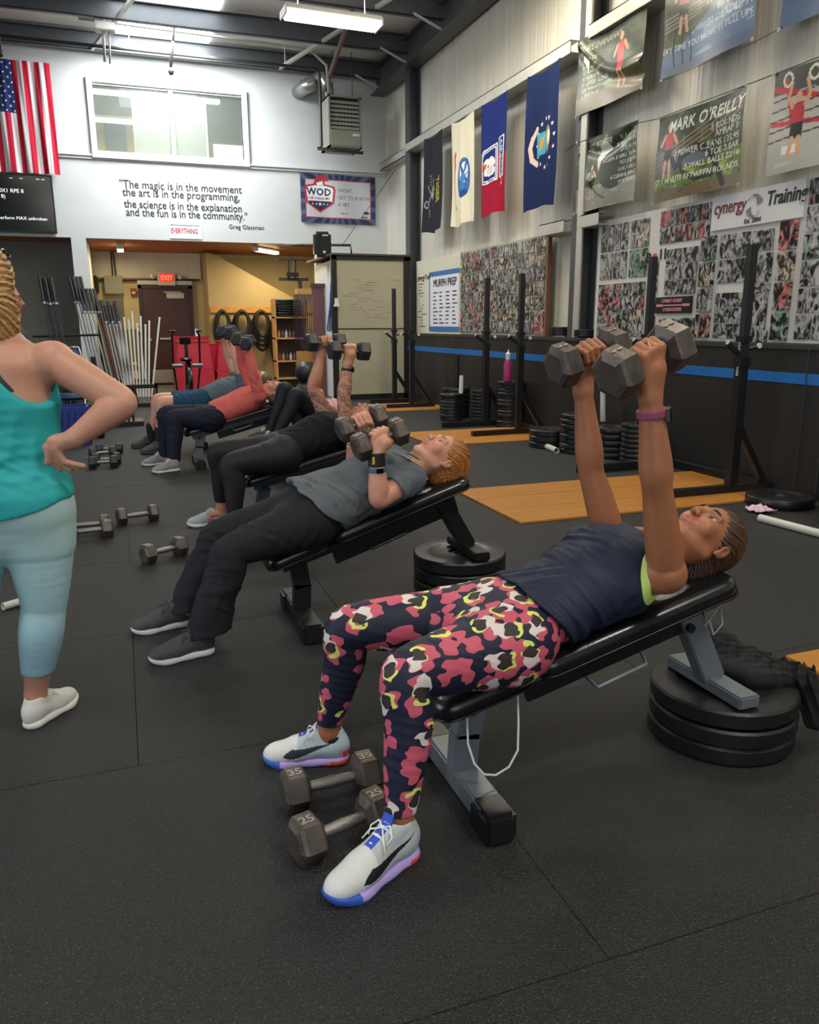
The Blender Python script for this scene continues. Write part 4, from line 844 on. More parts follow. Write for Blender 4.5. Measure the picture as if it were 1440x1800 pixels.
# exit sign, boxes, extinguisher, cabinet on the rear wall
ex = thing('exit_sign', 'red lit exit sign with twin lamp heads above the maroon door', 'sign', (1.0, 18.0, 2.2))
MB().bx((.84, 17.98, 2.10), (1.20, 18.08, 2.36), ch=.01).build('housing', M('exit_beige', 'cdb9a8', .5), ex)
MB().bx((.88, 17.97, 2.18), (1.16, 17.98, 2.34)).build('lit_face', M('exit_face', 'd63a30', .5, emit=.55), ex)
text('EXIT', .14, (.90, 17.965, 2.21), (1, 0, 0), (0, 0, 1), M('exit_letters', 'ff5a44', .5, emit=2.2), ex, bold=.004, xs=.85)
for x in (.74, 1.30): MB().lathe([(0, -.04), (.05, -.03), (.055, .03), (.03, .06), (0, .06)], (x, 18.0, 2.28), 14, 'Y').build('lamp_head', galv, ex, 'auto')
cbt = thing('grey_locker', 'grey metal cabinet leaning tall behind the white tubes', 'cabinet', (-.2, 17.8, 0))
MB().bx((-.38, 17.75, 0), (.12, 18.15, 1.80), ch=.01).build('body', M('cabinet_grey', '55554c', .5), cbt); MB().bx((-.36, 17.74, .05), (.10, 17.75, 1.76)).build('door', M('cabinet_grey', ''), cbt)
MB().lathe([(0, 0), (.04, 0), (.045, -.03), (0, -.06)], (.04, 17.74, .92), 12, 'Y').build('knob', M('bright_knob', 'd8d8d4', .25, metal=.9), cbt)
eb_ = thing('electrical_panel', 'grey electrical box high on the wall left of the door', 'electrical box', (0, 18.1, 2.1)); MB().bx((-.22, 17.98, 1.92), (.14, 18.145, 2.28), ch=.008).build('box', M('panel_grey', '8b8a7c', .5), eb_)
MB().tube([(-.4, 18.09, 2.2), (-.22, 18.09, 2.2)], .02, 6).tube([(.14, 18.09, 2.2), (1.7, 18.09, 2.22)], .02, 6).tube([(-.04, 18.09, 2.28), (-.04, 18.09, 2.85)], .015, 6).tube([(.02, 18.09, 2.28), (.0, 18.09, 2.85)], .015, 6).build('conduit', ppm, eb_)
t = thing('fire_alarm', 'small red fire alarm left of the door frame', 'alarm', (.3, 18.1, 1.95)); MB().bx((.28, 18.08, 1.90), (.40, 18.15, 2.04), ch=.006).build('case', M('alarm_red', '8e2620', .4), t); MB().bx((.31, 18.07, 1.93), (.37, 18.08, 1.97)).build('lens', whtp, t)
t = thing('light_switch', 'small beige switch box left of the door', 'switch', (.4, 18.1, 1.2)); MB().bx((.34, 18.1, 1.14), (.42, 18.17, 1.26), ch=.004).build('plate', M('switch_red', 'a07868', .5), t); MB().bx((.365, 18.09, 1.18), (.395, 18.1, 1.22)).build('toggle', whtp, t)
t = thing('fire_extinguisher', 'yellow-topped fire extinguisher on the floor left of the door', 'extinguisher', (.2, 17.9, 0))
MB().lathe([(0, 0), (.07, 0), (.075, .02), (.075, .36), (.04, .43), (0, .43)], (.22, 17.95, 0), 16).build('cylinder', M('ext_red', 'a5402c', .4), t, 'auto'); MB().lathe([(.076, .12), (.078, .13), (.078, .33), (.076, .34)], (.22, 17.95, 0), 16).build('label_band', M('ext_band', 'd8cfae', .5), t); MB().lathe([(.03, .43), (.09, .47), (.06, .52), (0, .53)], (.22, 17.95, 0), 10).build('yellow_tag', M('ext_yellow', 'c9a02a', .5), t)
t = thing('hanging_loudspeaker', 'black wall speaker hanging above the standing barbells', 'speaker', (-.3, 18.0, 2.2)); MB().bx((-.55, 17.95, 1.92), (-.33, 18.15, 2.28), ch=.03).build('cabinet', blackp, t, 'auto'); MB().bx((-.53, 17.94, 1.95), (-.35, 17.95, 2.25)).build('grille', M('grille', ''), t)
# ================================================================ STANDING BARBELLS AND TUBES
chrome = M('bar_chrome', 'a9aaac', .28, metal=.9); bars = M('bar_sleeve_dark', '4b4c50', .3, metal=.85)
def barbell(x, y, lean, h, label, grp, shaft=chrome, slv=bars):
    t = thing('barbell', label, 'barbell', (x, y, 0), grp); a = Vector((x, y, 0)); b = Vector((x+lean[0], y+lean[1], h)); d = (b-a)
    MB().cyl(a+d*.2, a+d*.80, .014, 10).build('shaft', shaft, t, 'auto')
    MB().cyl(a+d*.80, b, .026, 12).build('sleeve', slv, t, 'auto'); MB().cyl(a, a+d*.2, .026, 12).build('sleeve', slv, t, 'auto'); MB().cyl(a+d*.795, a+d*.81, .038, 12).build('collar', chrome, t, 'auto')
ords = ('leftmost', 'second', 'third', 'fourth', 'fifth', 'sixth', 'seventh', 'eighth', 'rightmost')
for k in range(5): barbell(-.92+k*.05, 13.6+.06*(k % 2), (-.18-.01*k, .2), 2.03-.01*(k % 3), f'dark barbell standing behind the hair, {("leftmost","second","middle","fourth","rightmost")[k]} of its cluster', 'barbells standing behind the hair', bars)
for k in range(4): barbell(-.40+k*.045, 14.1, (-.30+.01*k, .25), 2.06, f'tall barbell against the white pier, {("leftmost","second","third","rightmost")[k]} of the back row', 'barbells against the pier')
for k in range(5): barbell(-.28+k*.055, 13.8, (-.28, .25), 1.86, f'shorter barbell before the white pier, {("leftmost","second","middle","fourth","rightmost")[k]} of the front row', 'shorter barbells before the pier', M('red_shaft', '6e2430', .35, metal=.5) if k == 4 else chrome)
for k in range(5): barbell(-.02+k*.05, 13.6, (-.22, .25), 1.66-.06*(k % 2), f'short barbell beside the white tubes, {("leftmost","second","middle","fourth","rightmost")[k]} of five', 'short barbells beside the tubes', chrome)
for k in range(10):
    x = .02+k*.045; z = (1.38, 1.32, 1.40, 1.36, 1.5, 1.3, 1.42, 1.28, 1.34, 1.40)[k]; lx = -.12+.04*k if k < 9 else .42
    a = Vector((x, 14.6+.05*(k % 2), .0)); b = Vector((x+lx*.6, 14.9, z)); t = thing('plastic_stick', f'white plastic training stick, {("leftmost","second","third","fourth","fifth","sixth","seventh","eighth","ninth","rightmost")[k]} in the bunch by the grey cabinet', 'stick', a, 'white training sticks')
    MB().cyl(a, b, .017, 10).build('stick', pv, t, 'auto'); MB().cyl(b, b+(b-a).normalized()*.02, .019, 10).build('end_cap', whtp, t, 'auto')
t = thing('stick_holder', 'black floor rack holding the barbells and sticks upright', 'rack', (0, 13.9, 0))
MB().bx((-1.1, 13.45, 0), (.5, 14.9, .06)).bx((-1.1, 13.42, .30), (.5, 13.46, .36)).bx((-1.1, 14.9, .30), (.5, 14.94, .36)).build('base_frame', blk, t)
for x in (-1.1, -.5, 0, .46): MB().bx((x, 13.42, 0), (x+.04, 13.46, .36)).bx((x, 14.9, 0), (x+.04, 14.94, .36)).build('corner_post', blk, t)
MB().tube([(-1.3, 13.9, 1.12), (-.3, 13.9, 1.14)], .018, 8).build('cross_rail', blk, t)
t = thing('blue_crate', 'blue plastic crate on the floor under the raised elbow', 'crate', (-.55, 9.6, 0))
bcm = M('crate_blue', '1c2f86', .4)
MB().bx((-.95, 9.35, 0), (-.40, 9.38, .42)).bx((-.95, 9.72, 0), (-.40, 9.75, .42)).bx((-.95, 9.35, 0), (-.92, 9.75, .42)).bx((-.43, 9.35, 0), (-.40, 9.75, .42)).bx((-.95, 9.35, 0), (-.40, 9.75, .03)).build('walls', bcm, t)
for k in range(8): MB().bar((-.90+k*.065, 9.345, .05), (-.86+k*.065, 9.345, .38), .012, .01, (0, 1, 0)).build('rib', M('crate_dark', '101c54', .4), t)
t = thing('black_rower', 'black low machine frame behind the raised elbow', 'machine', (-.1, 11.2, 0))
for k in range(7): MB().bx((-.30+k*.06, 11.0, .05), (-.27+k*.06, 11.06, .62-.03*k)).build('slat', blackp, t)
MB().bx((-.38, 10.9, 0), (.2, 11.3, .06)).bx((-.38, 10.95, .5), (-.32, 11.2, .9)).build('frame', blk, t); MB().tube([(-.42, 11, .60), (-.1, 11, .60)], .02, 8).build('handle', galv, t)
t = thing('chair_backrest', 'blue cushioned chair with a chrome frame behind the shoulder', 'chair', (-.65, 10.5, 0))
MB().box((-.66, 10.5, .86), (.34, .05, .30), None, .02).build('backrest', M('cushion_blue', '16305e', .6), t, True); MB().box((-.66, 10.3, .46), (.40, .40, .06), None, .02).build('seat', M('cushion_blue', ''), t, True)
for sx in (-1, 1):
    MB().tube([(-.66+sx*.20, 10.5, 0), (-.66+sx*.20, 10.52, .9), (-.66+sx*.17, 10.53, 1.03), (-.66, 10.53, 1.04)], .014, 8).build('frame_tube', chrome, t, True); MB().tube([(-.66+sx*.20, 10.12, 0), (-.66+sx*.20, 10.12, .44)], .014, 8).build('leg', chrome, t, True)
# ================================================================ BENCHES
padm = M('bench_vinyl', '121214', .28, bump=.05, bscale=120, coat=.2)
def bench(Y, p0, p1, fx, rx, rz, label, met, wd=.27, split=.30, foot_w=.42, dark=False):
    """p0/p1: (x, z) of the underside line of the pads, from the seat end to the head end"""
    t = thing('incline_bench', label, 'bench', (fx, Y, 0), 'workout benches')
    a = Vector((p0[0], Y, p0[1])); b = Vector((p1[0], Y, p1[1])); d = (b-a).normalized(); n = Vector((-d.z, 0, d.x)); L = (b-a).length
    R = Matrix((d, Vector((0, 1, 0)), n)).transposed()
    def pad(s0, s1, nm):
        c = a+d*((s0+s1)/2); m = MB(); hl, hw_, cr = (s1-s0)/2, wd/2, .055; out = []
        for q, (sx, sy) in enumerate(((1, 1), (-1, 1), (-1, -1), (1, -1))):
            for j in range(6):
                an = (q+j/5)*math.pi/2; out.append((sx*(hl-cr)+cr*math.cos(an), sy*(hw_-cr)+cr*math.sin(an)))
        prof = [(.0, -.010), (.006, -.002), (.022, 0), (.036, -.001), (.048, -.008), (.056, -.022), (.0575, -.05)]; K = len(out); V = []
        for z, ins in prof:
            for x, y in out: V.append(c+d*(x*(hl+ins)/hl)+Vector((0, y*(hw_+ins)/hw_, 0))+n*z)
        F = [(i*K+k, i*K+(k+1) % K, (i+1)*K+(k+1) % K, (i+1)*K+k) for i in range(len(prof)-1) for k in range(K)]+[tuple(range(K)), tuple(range(len(prof)*K-1, (len(prof)-1)*K-1, -1))]
        m.add(V, F); o = m.build(nm, padm, t, 'auto')
        m = MB(); m.tube([c+d*(x*(hl+.001)/hl)+Vector((0, y*(hw_+.001)/hw_, 0))+n*.006 for x, y in out+out[:1]], .004, 5); m.build('piping', M('piping_black', '0a0a0b', .35), o, True)
    pad(0, L*split-.006, 'seat'); pad(L*split+.006, L, 'backrest')
    m = MB(); m.bar(a+d*.06-n*.03, b-d*.12-n*.03, .05, .06, (0, 1, 0), .004); m.build('beam', met if not dark else blk, t)
    MB().bar(a+d*(L*.30)-n*.02, b-d*.06-n*.02, .20, .02, (0, 1, 0)).build('backing_plate', blackp, t)
    # front post and foot bar (the post kinks forward to the foot bar)
    top = a+d*.13-n*.05; MB().bar(top, (fx+.01, Y, .17), .075, .055, (0, 1, 0), .004).bar((fx+.01, Y, .19), (fx, Y, .03), .075, .055, (0, 1, 0), .004).build('front_post', met, t)
    MB().bx((fx-.035, Y-foot_w/2, .02), (fx+.04, Y+foot_w/2, .085), ch=.006).build('front_foot', met, t)
    for s in (-1, 1): MB().box((fx, Y+s*foot_w/2, .043), (.09, .11, .086), None, .012).build('rubber_cap', blackp, t, 'auto')
    top = b-d*.12-n*.05; MB().bar(top, (rx, Y, rz+.03), .075, .055, (0, 1, 0), .004).build('rear_post', met, t)
    MB().bx((rx-.035, Y-.17, rz), (rx+.04, Y+.17, rz+.04), ch=.005).build('rear_foot', met, t)
    MB().lathe([(0, 0), (.014, 0), (.014, .012), (0, .014)], (top.x+.0, Y-.042, top.z-.05), 12, 'Y').build('bolt', blackp, t, 'auto'); MB().lathe([(0, 0), (.014, 0), (.014, .012), (0, .014)], (a.x+d.x*.13, Y-.042, a.z-.02), 12, 'Y').build('bolt', blackp, t, 'auto')
    c = a+d*(L*.46); MB().tube([c+Vector((0, -wd/2+.02, -.05)), c+Vector((0.01, -wd/2-.02, -.065)), c+d*.17+Vector((0, -wd/2-.02, -.065)), c+d*.18+Vector((0, -wd/2+.02, -.05))], .006, 6).build('side_handle', met, t, True)
    return t, a, d, n
gm = M('bench_grey', '6f767c', .42, metal=.25, var=.06); bm_ = M('bench_black', '1a1b1e', .4, metal=.2); sl = M('bench_slate', '39434c', .35, metal=.3)
hb, *_ = bench(1.83, (.70, .285), (1.645, .535), .81, 1.665, .182, 'grey-framed bench propped on plates under the woman in patterned leggings', gm)
MB().tube([(.80, 1.77, .27), (.79, 1.74, .20), (.80, 1.72, .15), (.825, 1.71, .118), (.86, 1.71, .108), (.90, 1.71, .125), (.925, 1.71, .17), (.935, 1.73, .24), (.94, 1.75, .32)], .0032, 6).build('white_cord', whtp, hb, True)
MB().tube([(1.57, 1.76, .46), (1.58, 1.74, .40), (1.61, 1.74, .43), (1.60, 1.745, .49), (1.55, 1.745, .43)], .003, 6).build('cord_end', M('cord_grey', '9aa4a4', .6), hb, True)
bench(3.26, (.51, .285), (1.43, .585), .655, 1.46, .25, 'black bench propped on plates under the woman in the grey tee', bm_)
bench(4.98, (.66, .30), (1.66, .555), .76, 1.68, .0, 'slate-framed bench under the person in black with tattoos', sl)
bench(7.55, (.49, .29), (1.42, .53), .60, 1.46, .0, 'grey-legged bench under the person in the coral top', gm)
bench(8.75, (.62, .32), (1.50, .55), .74, 1.52, .0, 'far bench under the man in grey shirt and blue shorts', gm)
# ================================================================ DUMBBELLS
hexm = M('worn_iron', '574f49', .42, metal=.5, var=.35, vscale=22, bump=.12, bscale=60); hexd = M('dark_hex_rubber', '2b2b2e', .42, var=.15, vscale=20, bump=.08, bscale=90)
knurl = M('knurled_handle', '8d8a86', .4, metal=.75, bump=.25, bscale=300)
DBN = [0]
def dumbbell(c, axis, R, L, gap, label, group=None, mat=hexm, roll=0, up=(0, 0, 1), num='35', hr=.016):
    """c centre, axis direction, R corner radius, L head length, gap between heads"""
    ax = Vector(axis).normalized(); z = (Vector(up)-ax*ax.dot(Vector(up))).normalized(); y = z.cross(ax); c = Vector(c)
    t = thing('dumbbell', label, 'dumbbell', c, group)
    def P(s, r, a): return c+ax*s+(y*math.cos(a)+z*math.sin(a))*r
    for sg in (-1, 1):
        prof = [(gap/2, R*.55), (gap/2+L*.14, R*.93), (gap/2+L*.22, R), (gap/2+L*.80, R), (gap/2+L*.92, R*.90), (gap/2+L, R*.68)]
        V = []; F = []; m = MB()
        for s, r in prof:
            for k in range(6): V.append(P(sg*s, r, k*math.pi/3+roll))
        for i in range(len(prof)-1):
            for k in range(6): F.append((i*6+k, i*6+(k+1) % 6, (i+1)*6+(k+1) % 6, (i+1)*6+k))
        F.append(tuple(range(6))); F.append(tuple(range(len(prof)*6-1, len(prof)*6-7, -1)))
        m.add(V, F); o = m.build('hex_head', mat, t)
        if num:
            q = .866*R; pos = c+ax*(sg*(gap/2+L*.5)); a = roll+math.pi/2 if abs(math.sin(6*(roll))) < .1 and abs(math.cos(3*roll)) < .1 else math.pi/2
            nrm = y*math.cos(a)+z*math.sin(a); u = ax
            text(num, R*.62, pos+nrm*(q+.0005)-ax*R*.32-(nrm.cross(ax))*R*.22, ax, nrm.cross(ax), M('cast_number', '9c9288', .5, metal=.4), o, 'cast_number', ext=.0012, bold=.001)
    m = MB(); m.tube([c-ax*(gap/2+.01), c-ax*gap*.3, c, c+ax*gap*.3, c+ax*(gap/2+.01)], [hr*.9, hr*.98, hr*1.1, hr*.98, hr*.9], 14, False); m.build('handle', knurl, t, 'auto')
    return t
HX = math.pi/6*0
def fdb(px, label, **k): return dumbbell(px, label=label, group='dumbbells on the floor', **k)
R1 = .064
fdb((.452, 1.915, R1*.866), 'worn iron dumbbell lying behind the nearest shin', axis=(1, .07, 0), R=R1, L=.075, gap=.13)
fdb((.430, 1.715, R1*.866), 'worn iron dumbbell lying closest to the camera between the shoes', axis=(1, .26, 0), R=R1, L=.078, gap=.12, num='25')
R2 = .062
fdb((.135, 4.50, R2*.866), 'worn dumbbell alone on the floor left of the dark trousers', axis=(.95, .55, 0), R=R2, L=.07, gap=.13, num=None)
fdb((.01, 5.45, R2*.866), 'worn dumbbell farther back, right of the turquoise pair', axis=(1, .22, 0), R=R2, L=.065, gap=.14)
fdb((-.28, 5.12, R2*.866), 'nearer dumbbell of the pair beside the pale leggings', axis=(1, .08, 0), R=R2, L=.07, gap=.14)
fdb((-.30, 5.28, R2*.866), 'farther dumbbell of the pair beside the pale leggings', axis=(1, .02, 0), R=R2, L=.06, gap=.15)
fdb((-.245, 7.75, R2*.866), 'dark hex dumbbell, nearest of the cluster beyond the hand', axis=(1, .05, 0), R=.066, L=.075, gap=.11, mat=hexd, num=None)
fdb((-.22, 7.92, R2*.866), 'dark hex dumbbell, second row of the cluster beyond the hand', axis=(1, -.06, 0), R=.066, L=.075, gap=.11, mat=hexd, num=None)
fdb((-.26, 8.35, R2*.866), 'dark hex dumbbell, third row of the cluster beyond the hand', axis=(1, .25, 0), R=.062, L=.07, gap=.12, mat=hexd, num=None)
fdb((-.20, 8.60, R2*.866), 'dark hex dumbbell, farthest row of the cluster beyond the hand', axis=(1, -.1, 0), R=.06, L=.07, gap=.12, mat=hexd, num=None)
fdb((-.42, 9.9, .06), 'dark hex dumbbell seen under the forearm', axis=(1, .1, 0), R=.07, L=.08, gap=.14, mat=hexd, num=None)
# small things on the floor
t = thing('pink_cloth', 'small crumpled pale pink cloth on the floor beside the single plate', 'cloth', (4.12, 4.24, 0))
U, Vv = np.meshgrid(np.linspace(-1, 1, 30), np.linspace(-1, 1, 30), indexing='ij'); r = np.hypot(U, Vv)
X = np.stack([4.13+.075*U*(1+.2*np.sin(Vv*5)), 4.22+.075*Vv, .012+.03*np.clip(1-r, 0, 1)+.012*(1+np.sin(U*9+Vv*4)*np.cos(Vv*8))], -1); idx = np.arange(900).reshape(30, 30)
Q = np.stack([idx[:-1, :-1], idx[1:, :-1], idx[1:, 1:], idx[:-1, 1:]], -1).reshape(-1, 4); go = np_mesh('crumpled_cloth', X.reshape(-1, 3), Q, M('pink_fabric', 'd9b9c8', .8), t); go.modifiers.new('thick', 'SOLIDIFY').thickness = .004
# bottle and black box between far benches
t = thing('black_caddy', 'black box with pens and clutter beside the far bench', 'box', (1.55, 7.0, 0))
MB().bx((1.24, 6.3, .0), (1.60, 6.55, .30), ch=.01).build('box', blackp, t); MB().bx((1.22, 6.28, .30), (1.62, 6.57, .325), ch=.005).build('lid', M('grey_lid', '6a6c6c', .5), t)
for k, (x, h_) in enumerate(((1.43, .10), (1.46, .15), (1.49, .12), (1.40, .08))): MB().cyl((x, 6.4, .32), (x+.02*(k-1), 6.42, .33+h_), .012, 8).build('clutter', galv if k % 2 else whtp, t)
t = thing('water_bottle', 'teal water bottle with pale loop cap on the black box', 'bottle', (1.6, 6.4, .32)); 
MB().lathe([(0, 0), (.04, 0), (.042, .02), (.042, .14), (.025, .17), (0, .17)], (1.565, 6.36, .326), 16).build('body', M('bottle_teal', '174a5c', .3), t, 'auto')
MB().lathe([(.026, .17), (.03, .18), (.03, .215), (0, .22)], (1.565, 6.36, .326), 12).tube([(1.60, 6.36, .50), (1.62, 6.36, .545), (1.57, 6.36, .56), (1.525, 6.36, .54), (1.54, 6.36, .50)], .006, 6).build('cap', M('cap_lime', 'b8c49a', .5), t, 'auto')
# ================================================================ FIGURES: implicit surfaces meshed in one piece
V3 = lambda *a: np.array(a, float)
def nrm(v): v = np.array(v, float); return v/np.linalg.norm(v)
class Cap:       # tapered limb segment, optionally stretched by f along axis ax
    def __init__(s, a, b, ra, rb=None, ax=None, f=1.0):
        s.a, s.b = V3(*a), V3(*b); s.ra, s.rb = ra, ra if rb is None else rb; s.ax = None if ax is None else nrm(ax); s.f = f
        m = max(s.ra, s.rb)*max(1, f); s.lo = np.minimum(s.a, s.b)-m; s.hi = np.maximum(s.a, s.b)+m
    def ev(s, x, y, z):
        q = [x-s.a[0], y-s.a[1], z-s.a[2]]; ba = s.b-s.a
        if s.ax is not None:
            g = 1/s.f-1; u = q[0]*s.ax[0]+q[1]*s.ax[1]+q[2]*s.ax[2]; q = [q[i]+u*(g*s.ax[i]) for i in range(3)]; ba = ba+s.ax*(ba@s.ax)*g
        L = max(ba@ba, 1e-9); t = np.clip((q[0]*ba[0]+q[1]*ba[1]+q[2]*ba[2])/L, 0, 1)
        return (np.sqrt((q[0]-t*ba[0])**2+(q[1]-t*ba[1])**2+(q[2]-t*ba[2])**2)-(s.ra+(s.rb-s.ra)*t))*min(1, s.f)
class Seg:       # torso segment, elliptical: half width w along lat, half depth d across
    def __init__(s, a, b, wa, da, wb, db, lat):
        s.a, s.b = V3(*a), V3(*b); s.w = (wa, wb); s.d = (da, db); s.lat = nrm(lat); m = max(wa, wb, da, db); s.lo = np.minimum(s.a, s.b)-m; s.hi = np.maximum(s.a, s.b)+m
    def ev(s, x, y, z):
        q = [x-s.a[0], y-s.a[1], z-s.a[2]]; ba = s.b-s.a; t = np.clip((q[0]*ba[0]+q[1]*ba[1]+q[2]*ba[2])/(ba@ba), 0, 1)
        q = [q[i]-t*ba[i] for i in range(3)]; u = q[0]*s.lat[0]+q[1]*s.lat[1]+q[2]*s.lat[2]; r2 = q[0]**2+q[1]**2+q[2]**2-u*u
        w = s.w[0]+(s.w[1]-s.w[0])*t; d = s.d[0]+(s.d[1]-s.d[0])*t
        return (np.sqrt((u/w)**2+np.maximum(r2, 0)/d**2)-1)*np.minimum(w, d)
class Ell:
    def __init__(s, c, r, R=None):
        s.c = V3(*c); s.r = V3(*(r if hasattr(r, '__len__') else (r, r, r))); s.R = np.eye(3) if R is None else np.array(R); m = s.r.max(); s.lo = s.c-m; s.hi = s.c+m
    def ev(s, x, y, z):
        q = [x-s.c[0], y-s.c[1], z-s.c[2]]; k = 0; k2 = 0
        for i in range(3):
            u = q[0]*s.R[0, i]+q[1]*s.R[1, i]+q[2]*s.R[2, i]; k = k+(u/s.r[i])**2; k2 = k2+(u/s.r[i]**2)**2
        k = np.sqrt(k); return k*(k-1)/np.maximum(np.sqrt(k2), 1e-6)
class Sdf:
    def __init__(s, prims, h, extra=.03):
        s.h = h; lo = np.min([p.lo for p in prims], 0)-extra; hi = np.max([p.hi for p in prims], 0)+extra
        s.lo = lo; n = np.ceil((hi-lo)/h).astype(int)+1; s.ax = [(lo[i]+h*np.arange(n[i])).astype(np.float32) for i in range(3)]; s.F = np.full(n, .2, np.float32)
    def sub_(s, p, pad):
        r = []
        for i in range(3):
            a = max(int((p.lo[i]-pad-s.lo[i])/s.h), 0); b = min(int((p.hi[i]+pad-s.lo[i])/s.h)+2, len(s.ax[i])); r.append(slice(a, max(b, a)))
        return tuple(r), s.ax[0][r[0]][:, None, None], s.ax[1][r[1]][None, :, None], s.ax[2][r[2]][None, None, :]
    def add(s, p, k=.01, inf=0.0):
        r, x, y, z = s.sub_(p, k+inf+2*s.h); d = p.ev(x, y, z)-inf; f = s.F[r]; kk = max(k, 1e-5); hh = np.maximum(kk-np.abs(f-d), 0)/kk
        s.F[r] = np.minimum(f, d)-hh*hh*kk*.25; return s
    def cutout(s, p, k=.004):
        r, x, y, z = s.sub_(p, k+2*s.h); d = -p.ev(x, y, z); f = s.F[r]; hh = np.maximum(k-np.abs(f-d), 0)/k; s.F[r] = np.maximum(f, d)+hh*hh*k*.25; return s
    def plane(s, pt, n, k=.003, wob=0):
        """keeps the side the normal points away from"""
        n = nrm(n); pt = V3(*pt); d = (s.ax[0]-pt[0])[:, None, None]*n[0]+(s.ax[1]-pt[1])[None, :, None]*n[1]+(s.ax[2]-pt[2])[None, None, :]*n[2]
        if wob: d = d+wob*np.sin(s.ax[0]*31+1)[:, None, None]*np.cos(s.ax[1]*37)[None, :, None]+wob*np.sin(s.ax[1]*53+s.ax[1]*11)[None, :, None]*np.cos(s.ax[2]*29)[None, None, :]
        s.F = np.maximum(s.F, d.astype(np.float32)); return s
    def keep(s, p, inf=0):       # intersect with a primitive
        x, y, z = s.ax[0][:, None, None], s.ax[1][None, :, None], s.ax[2][None, None, :]; s.F = np.maximum(s.F, (p.ev(x, y, z)-inf).astype(np.float32)); return s
    def warp(s, fn): 
        x, y, z = s.ax[0][:, None, None], s.ax[1][None, :, None], s.ax[2][None, None, :]; s.F = (s.F+fn(x, y, z)).astype(np.float32); return s
    def mesh(s):
        F = s.F; F[0], F[-1], F[:, 0], F[:, -1], F[:, :, 0], F[:, :, -1] = [.05]*6
        S = F < 0; c = np.zeros(tuple(k-1 for k in F.shape), np.int8)
        for i in (0, 1):
            for j in (0, 1):
                for k in (0, 1): c += S[i:F.shape[0]-1+i, j:F.shape[1]-1+j, k:F.shape[2]-1+k]
        act = (c > 0) & (c < 8); I, J, K = np.nonzero(act); idx = np.full(act.shape, -1, np.int32); idx[I, J, K] = np.arange(len(I))
        acc = np.zeros((len(I), 3)); cnt = np.zeros(len(I)); cor = [(i, j, k) for i in (0, 1) for j in (0, 1) for k in (0, 1)]
        val = {q: F[I+q[0], J+q[1], K+q[2]] for q in cor}
        for q in cor:
            for a in range(3):
                if q[a] == 0:
                    r = list(q); r[a] = 1; r = tuple(r); f0, f1 = val[q], val[r]; m = (f0 < 0) != (f1 < 0); t = np.where(m, f0/np.where(m, f0-f1, 1), 0)
                    for b in range(3): acc[:, b] += m*(q[b]+(t if a == b else 0))
                    cnt += m
        V = s.lo+s.h*(np.c_[I, J, K]+acc/cnt[:, None]); Q = []
        A, B, C = S[:-1, 1:-1, 1:-1], S[1:, 1:-1, 1:-1], None
        for a in range(3):
            sl0 = [slice(1, -1)]*3; sl1 = [slice(1, -1)]*3; sl0[a] = slice(0, -1); sl1[a] = slice(1, None)
            m0, m1 = S[tuple(sl0)], S[tuple(sl1)]; b, c_ = (a+1) % 3, (a+2) % 3
            for pos in (True, False):
                P = np.argwhere((m0 & ~m1) if pos else (~m0 & m1))
                if not len(P): continue
                P = P+1; P[:, a] -= 1
                def at(db, dc):
                    q = P.copy(); q[:, b] += db; q[:, c_] += dc; return idx[q[:, 0], q[:, 1], q[:, 2]]
                q = np.stack([at(-1, -1), at(0, -1), at(0, 0), at(-1, 0)], 1); Q.append(q if pos else q[:, ::-1])
        Q = np.concatenate(Q); Q = Q[(Q >= 0).all(1)]; del s.F; return V, Q
def folds(amp, dirs, seed=0):
    """soft creases: dirs = list of (direction, wavelength); ridges fade in and out over the cloth"""
    r = np.random.default_rng(seed); ph = r.uniform(0, 6.28, 20)
    def fn(x, y, z):
        o = 0
        for i, (d, wl) in enumerate(dirs):
            d = nrm(d); u = (x*d[0]+y*d[1]+z*d[2])*(6.283/wl); w = x*9.1*(1+i*.3)+y*11.3+z*8.7
            s = np.sin(u+ph[i]+1.9*np.sin(w*.9+ph[i+5])+.7*np.sin(w*2.1+ph[i+3])); s2 = np.sin(2.3*u+ph[i+8]+2.2*np.sin(w*.7+ph[i+2]))
            m = np.clip(.35+.9*np.sin(w*.75+ph[i+6]+x*5)*np.sin(z*9+y*7+ph[i+10]), 0, 1); o = o+((1-2*np.abs(s))*.9+(1-2*np.abs(s2))*.35)*m
        return -amp*o/max(1, len(dirs)**.5)
    return fn
# ---- body pieces: every list item is (primitive, blend, tag)
def spline(B, pts, rs, tags, n=5, k0=.02, k=.0003):
    """smooth tapering limb through the given joints; tags[i] names the stretch after joint i"""
    P = [V3(*p) for p in pts]; P = [2*P[0]-P[1]]+P+[2*P[-1]-P[-2]]; R = [rs[0]]+list(rs)+[rs[-1]]; last = None
    for i in range(1, len(P)-2):
        for j in range(n):
            q = []
            for t in (j/n, (j+1)/n):
                c = lambda A: .5*(2*A[i]+(A[i+1]-A[i-1])*t+(2*A[i-1]-5*A[i]+4*A[i+1]-A[i+2])*t*t+(3*A[i]-A[i-1]-3*A[i+1]+A[i+2])*t**3)
                q.append((c(P), c(R)))
            B.append((Cap(q[0][0], q[1][0], q[0][1], q[1][1]), k0 if (i == 1 and j == 0) else k, tags[i-1]))
def arm(B, S, E, W, sc=1, tag_='arm', bulk=1.0):
    S, E, W = V3(*S), V3(*E), V3(*W); b = sc*bulk
    B.append((Ell(S, .050*b), .04, 'shoulder'))
    spline(B, [S, S+(E-S)*.30, S+(E-S)*.70, E, E+(W-E)*.25, E+(W-E)*.62, W], [.046*b, .0485*b, .0435*b, .0385*b, .0425*b, .0345*b, .0275*b], ['uparm', 'uparm', 'uparm', 'forearm', 'forearm', 'forearm'], 6, .025)
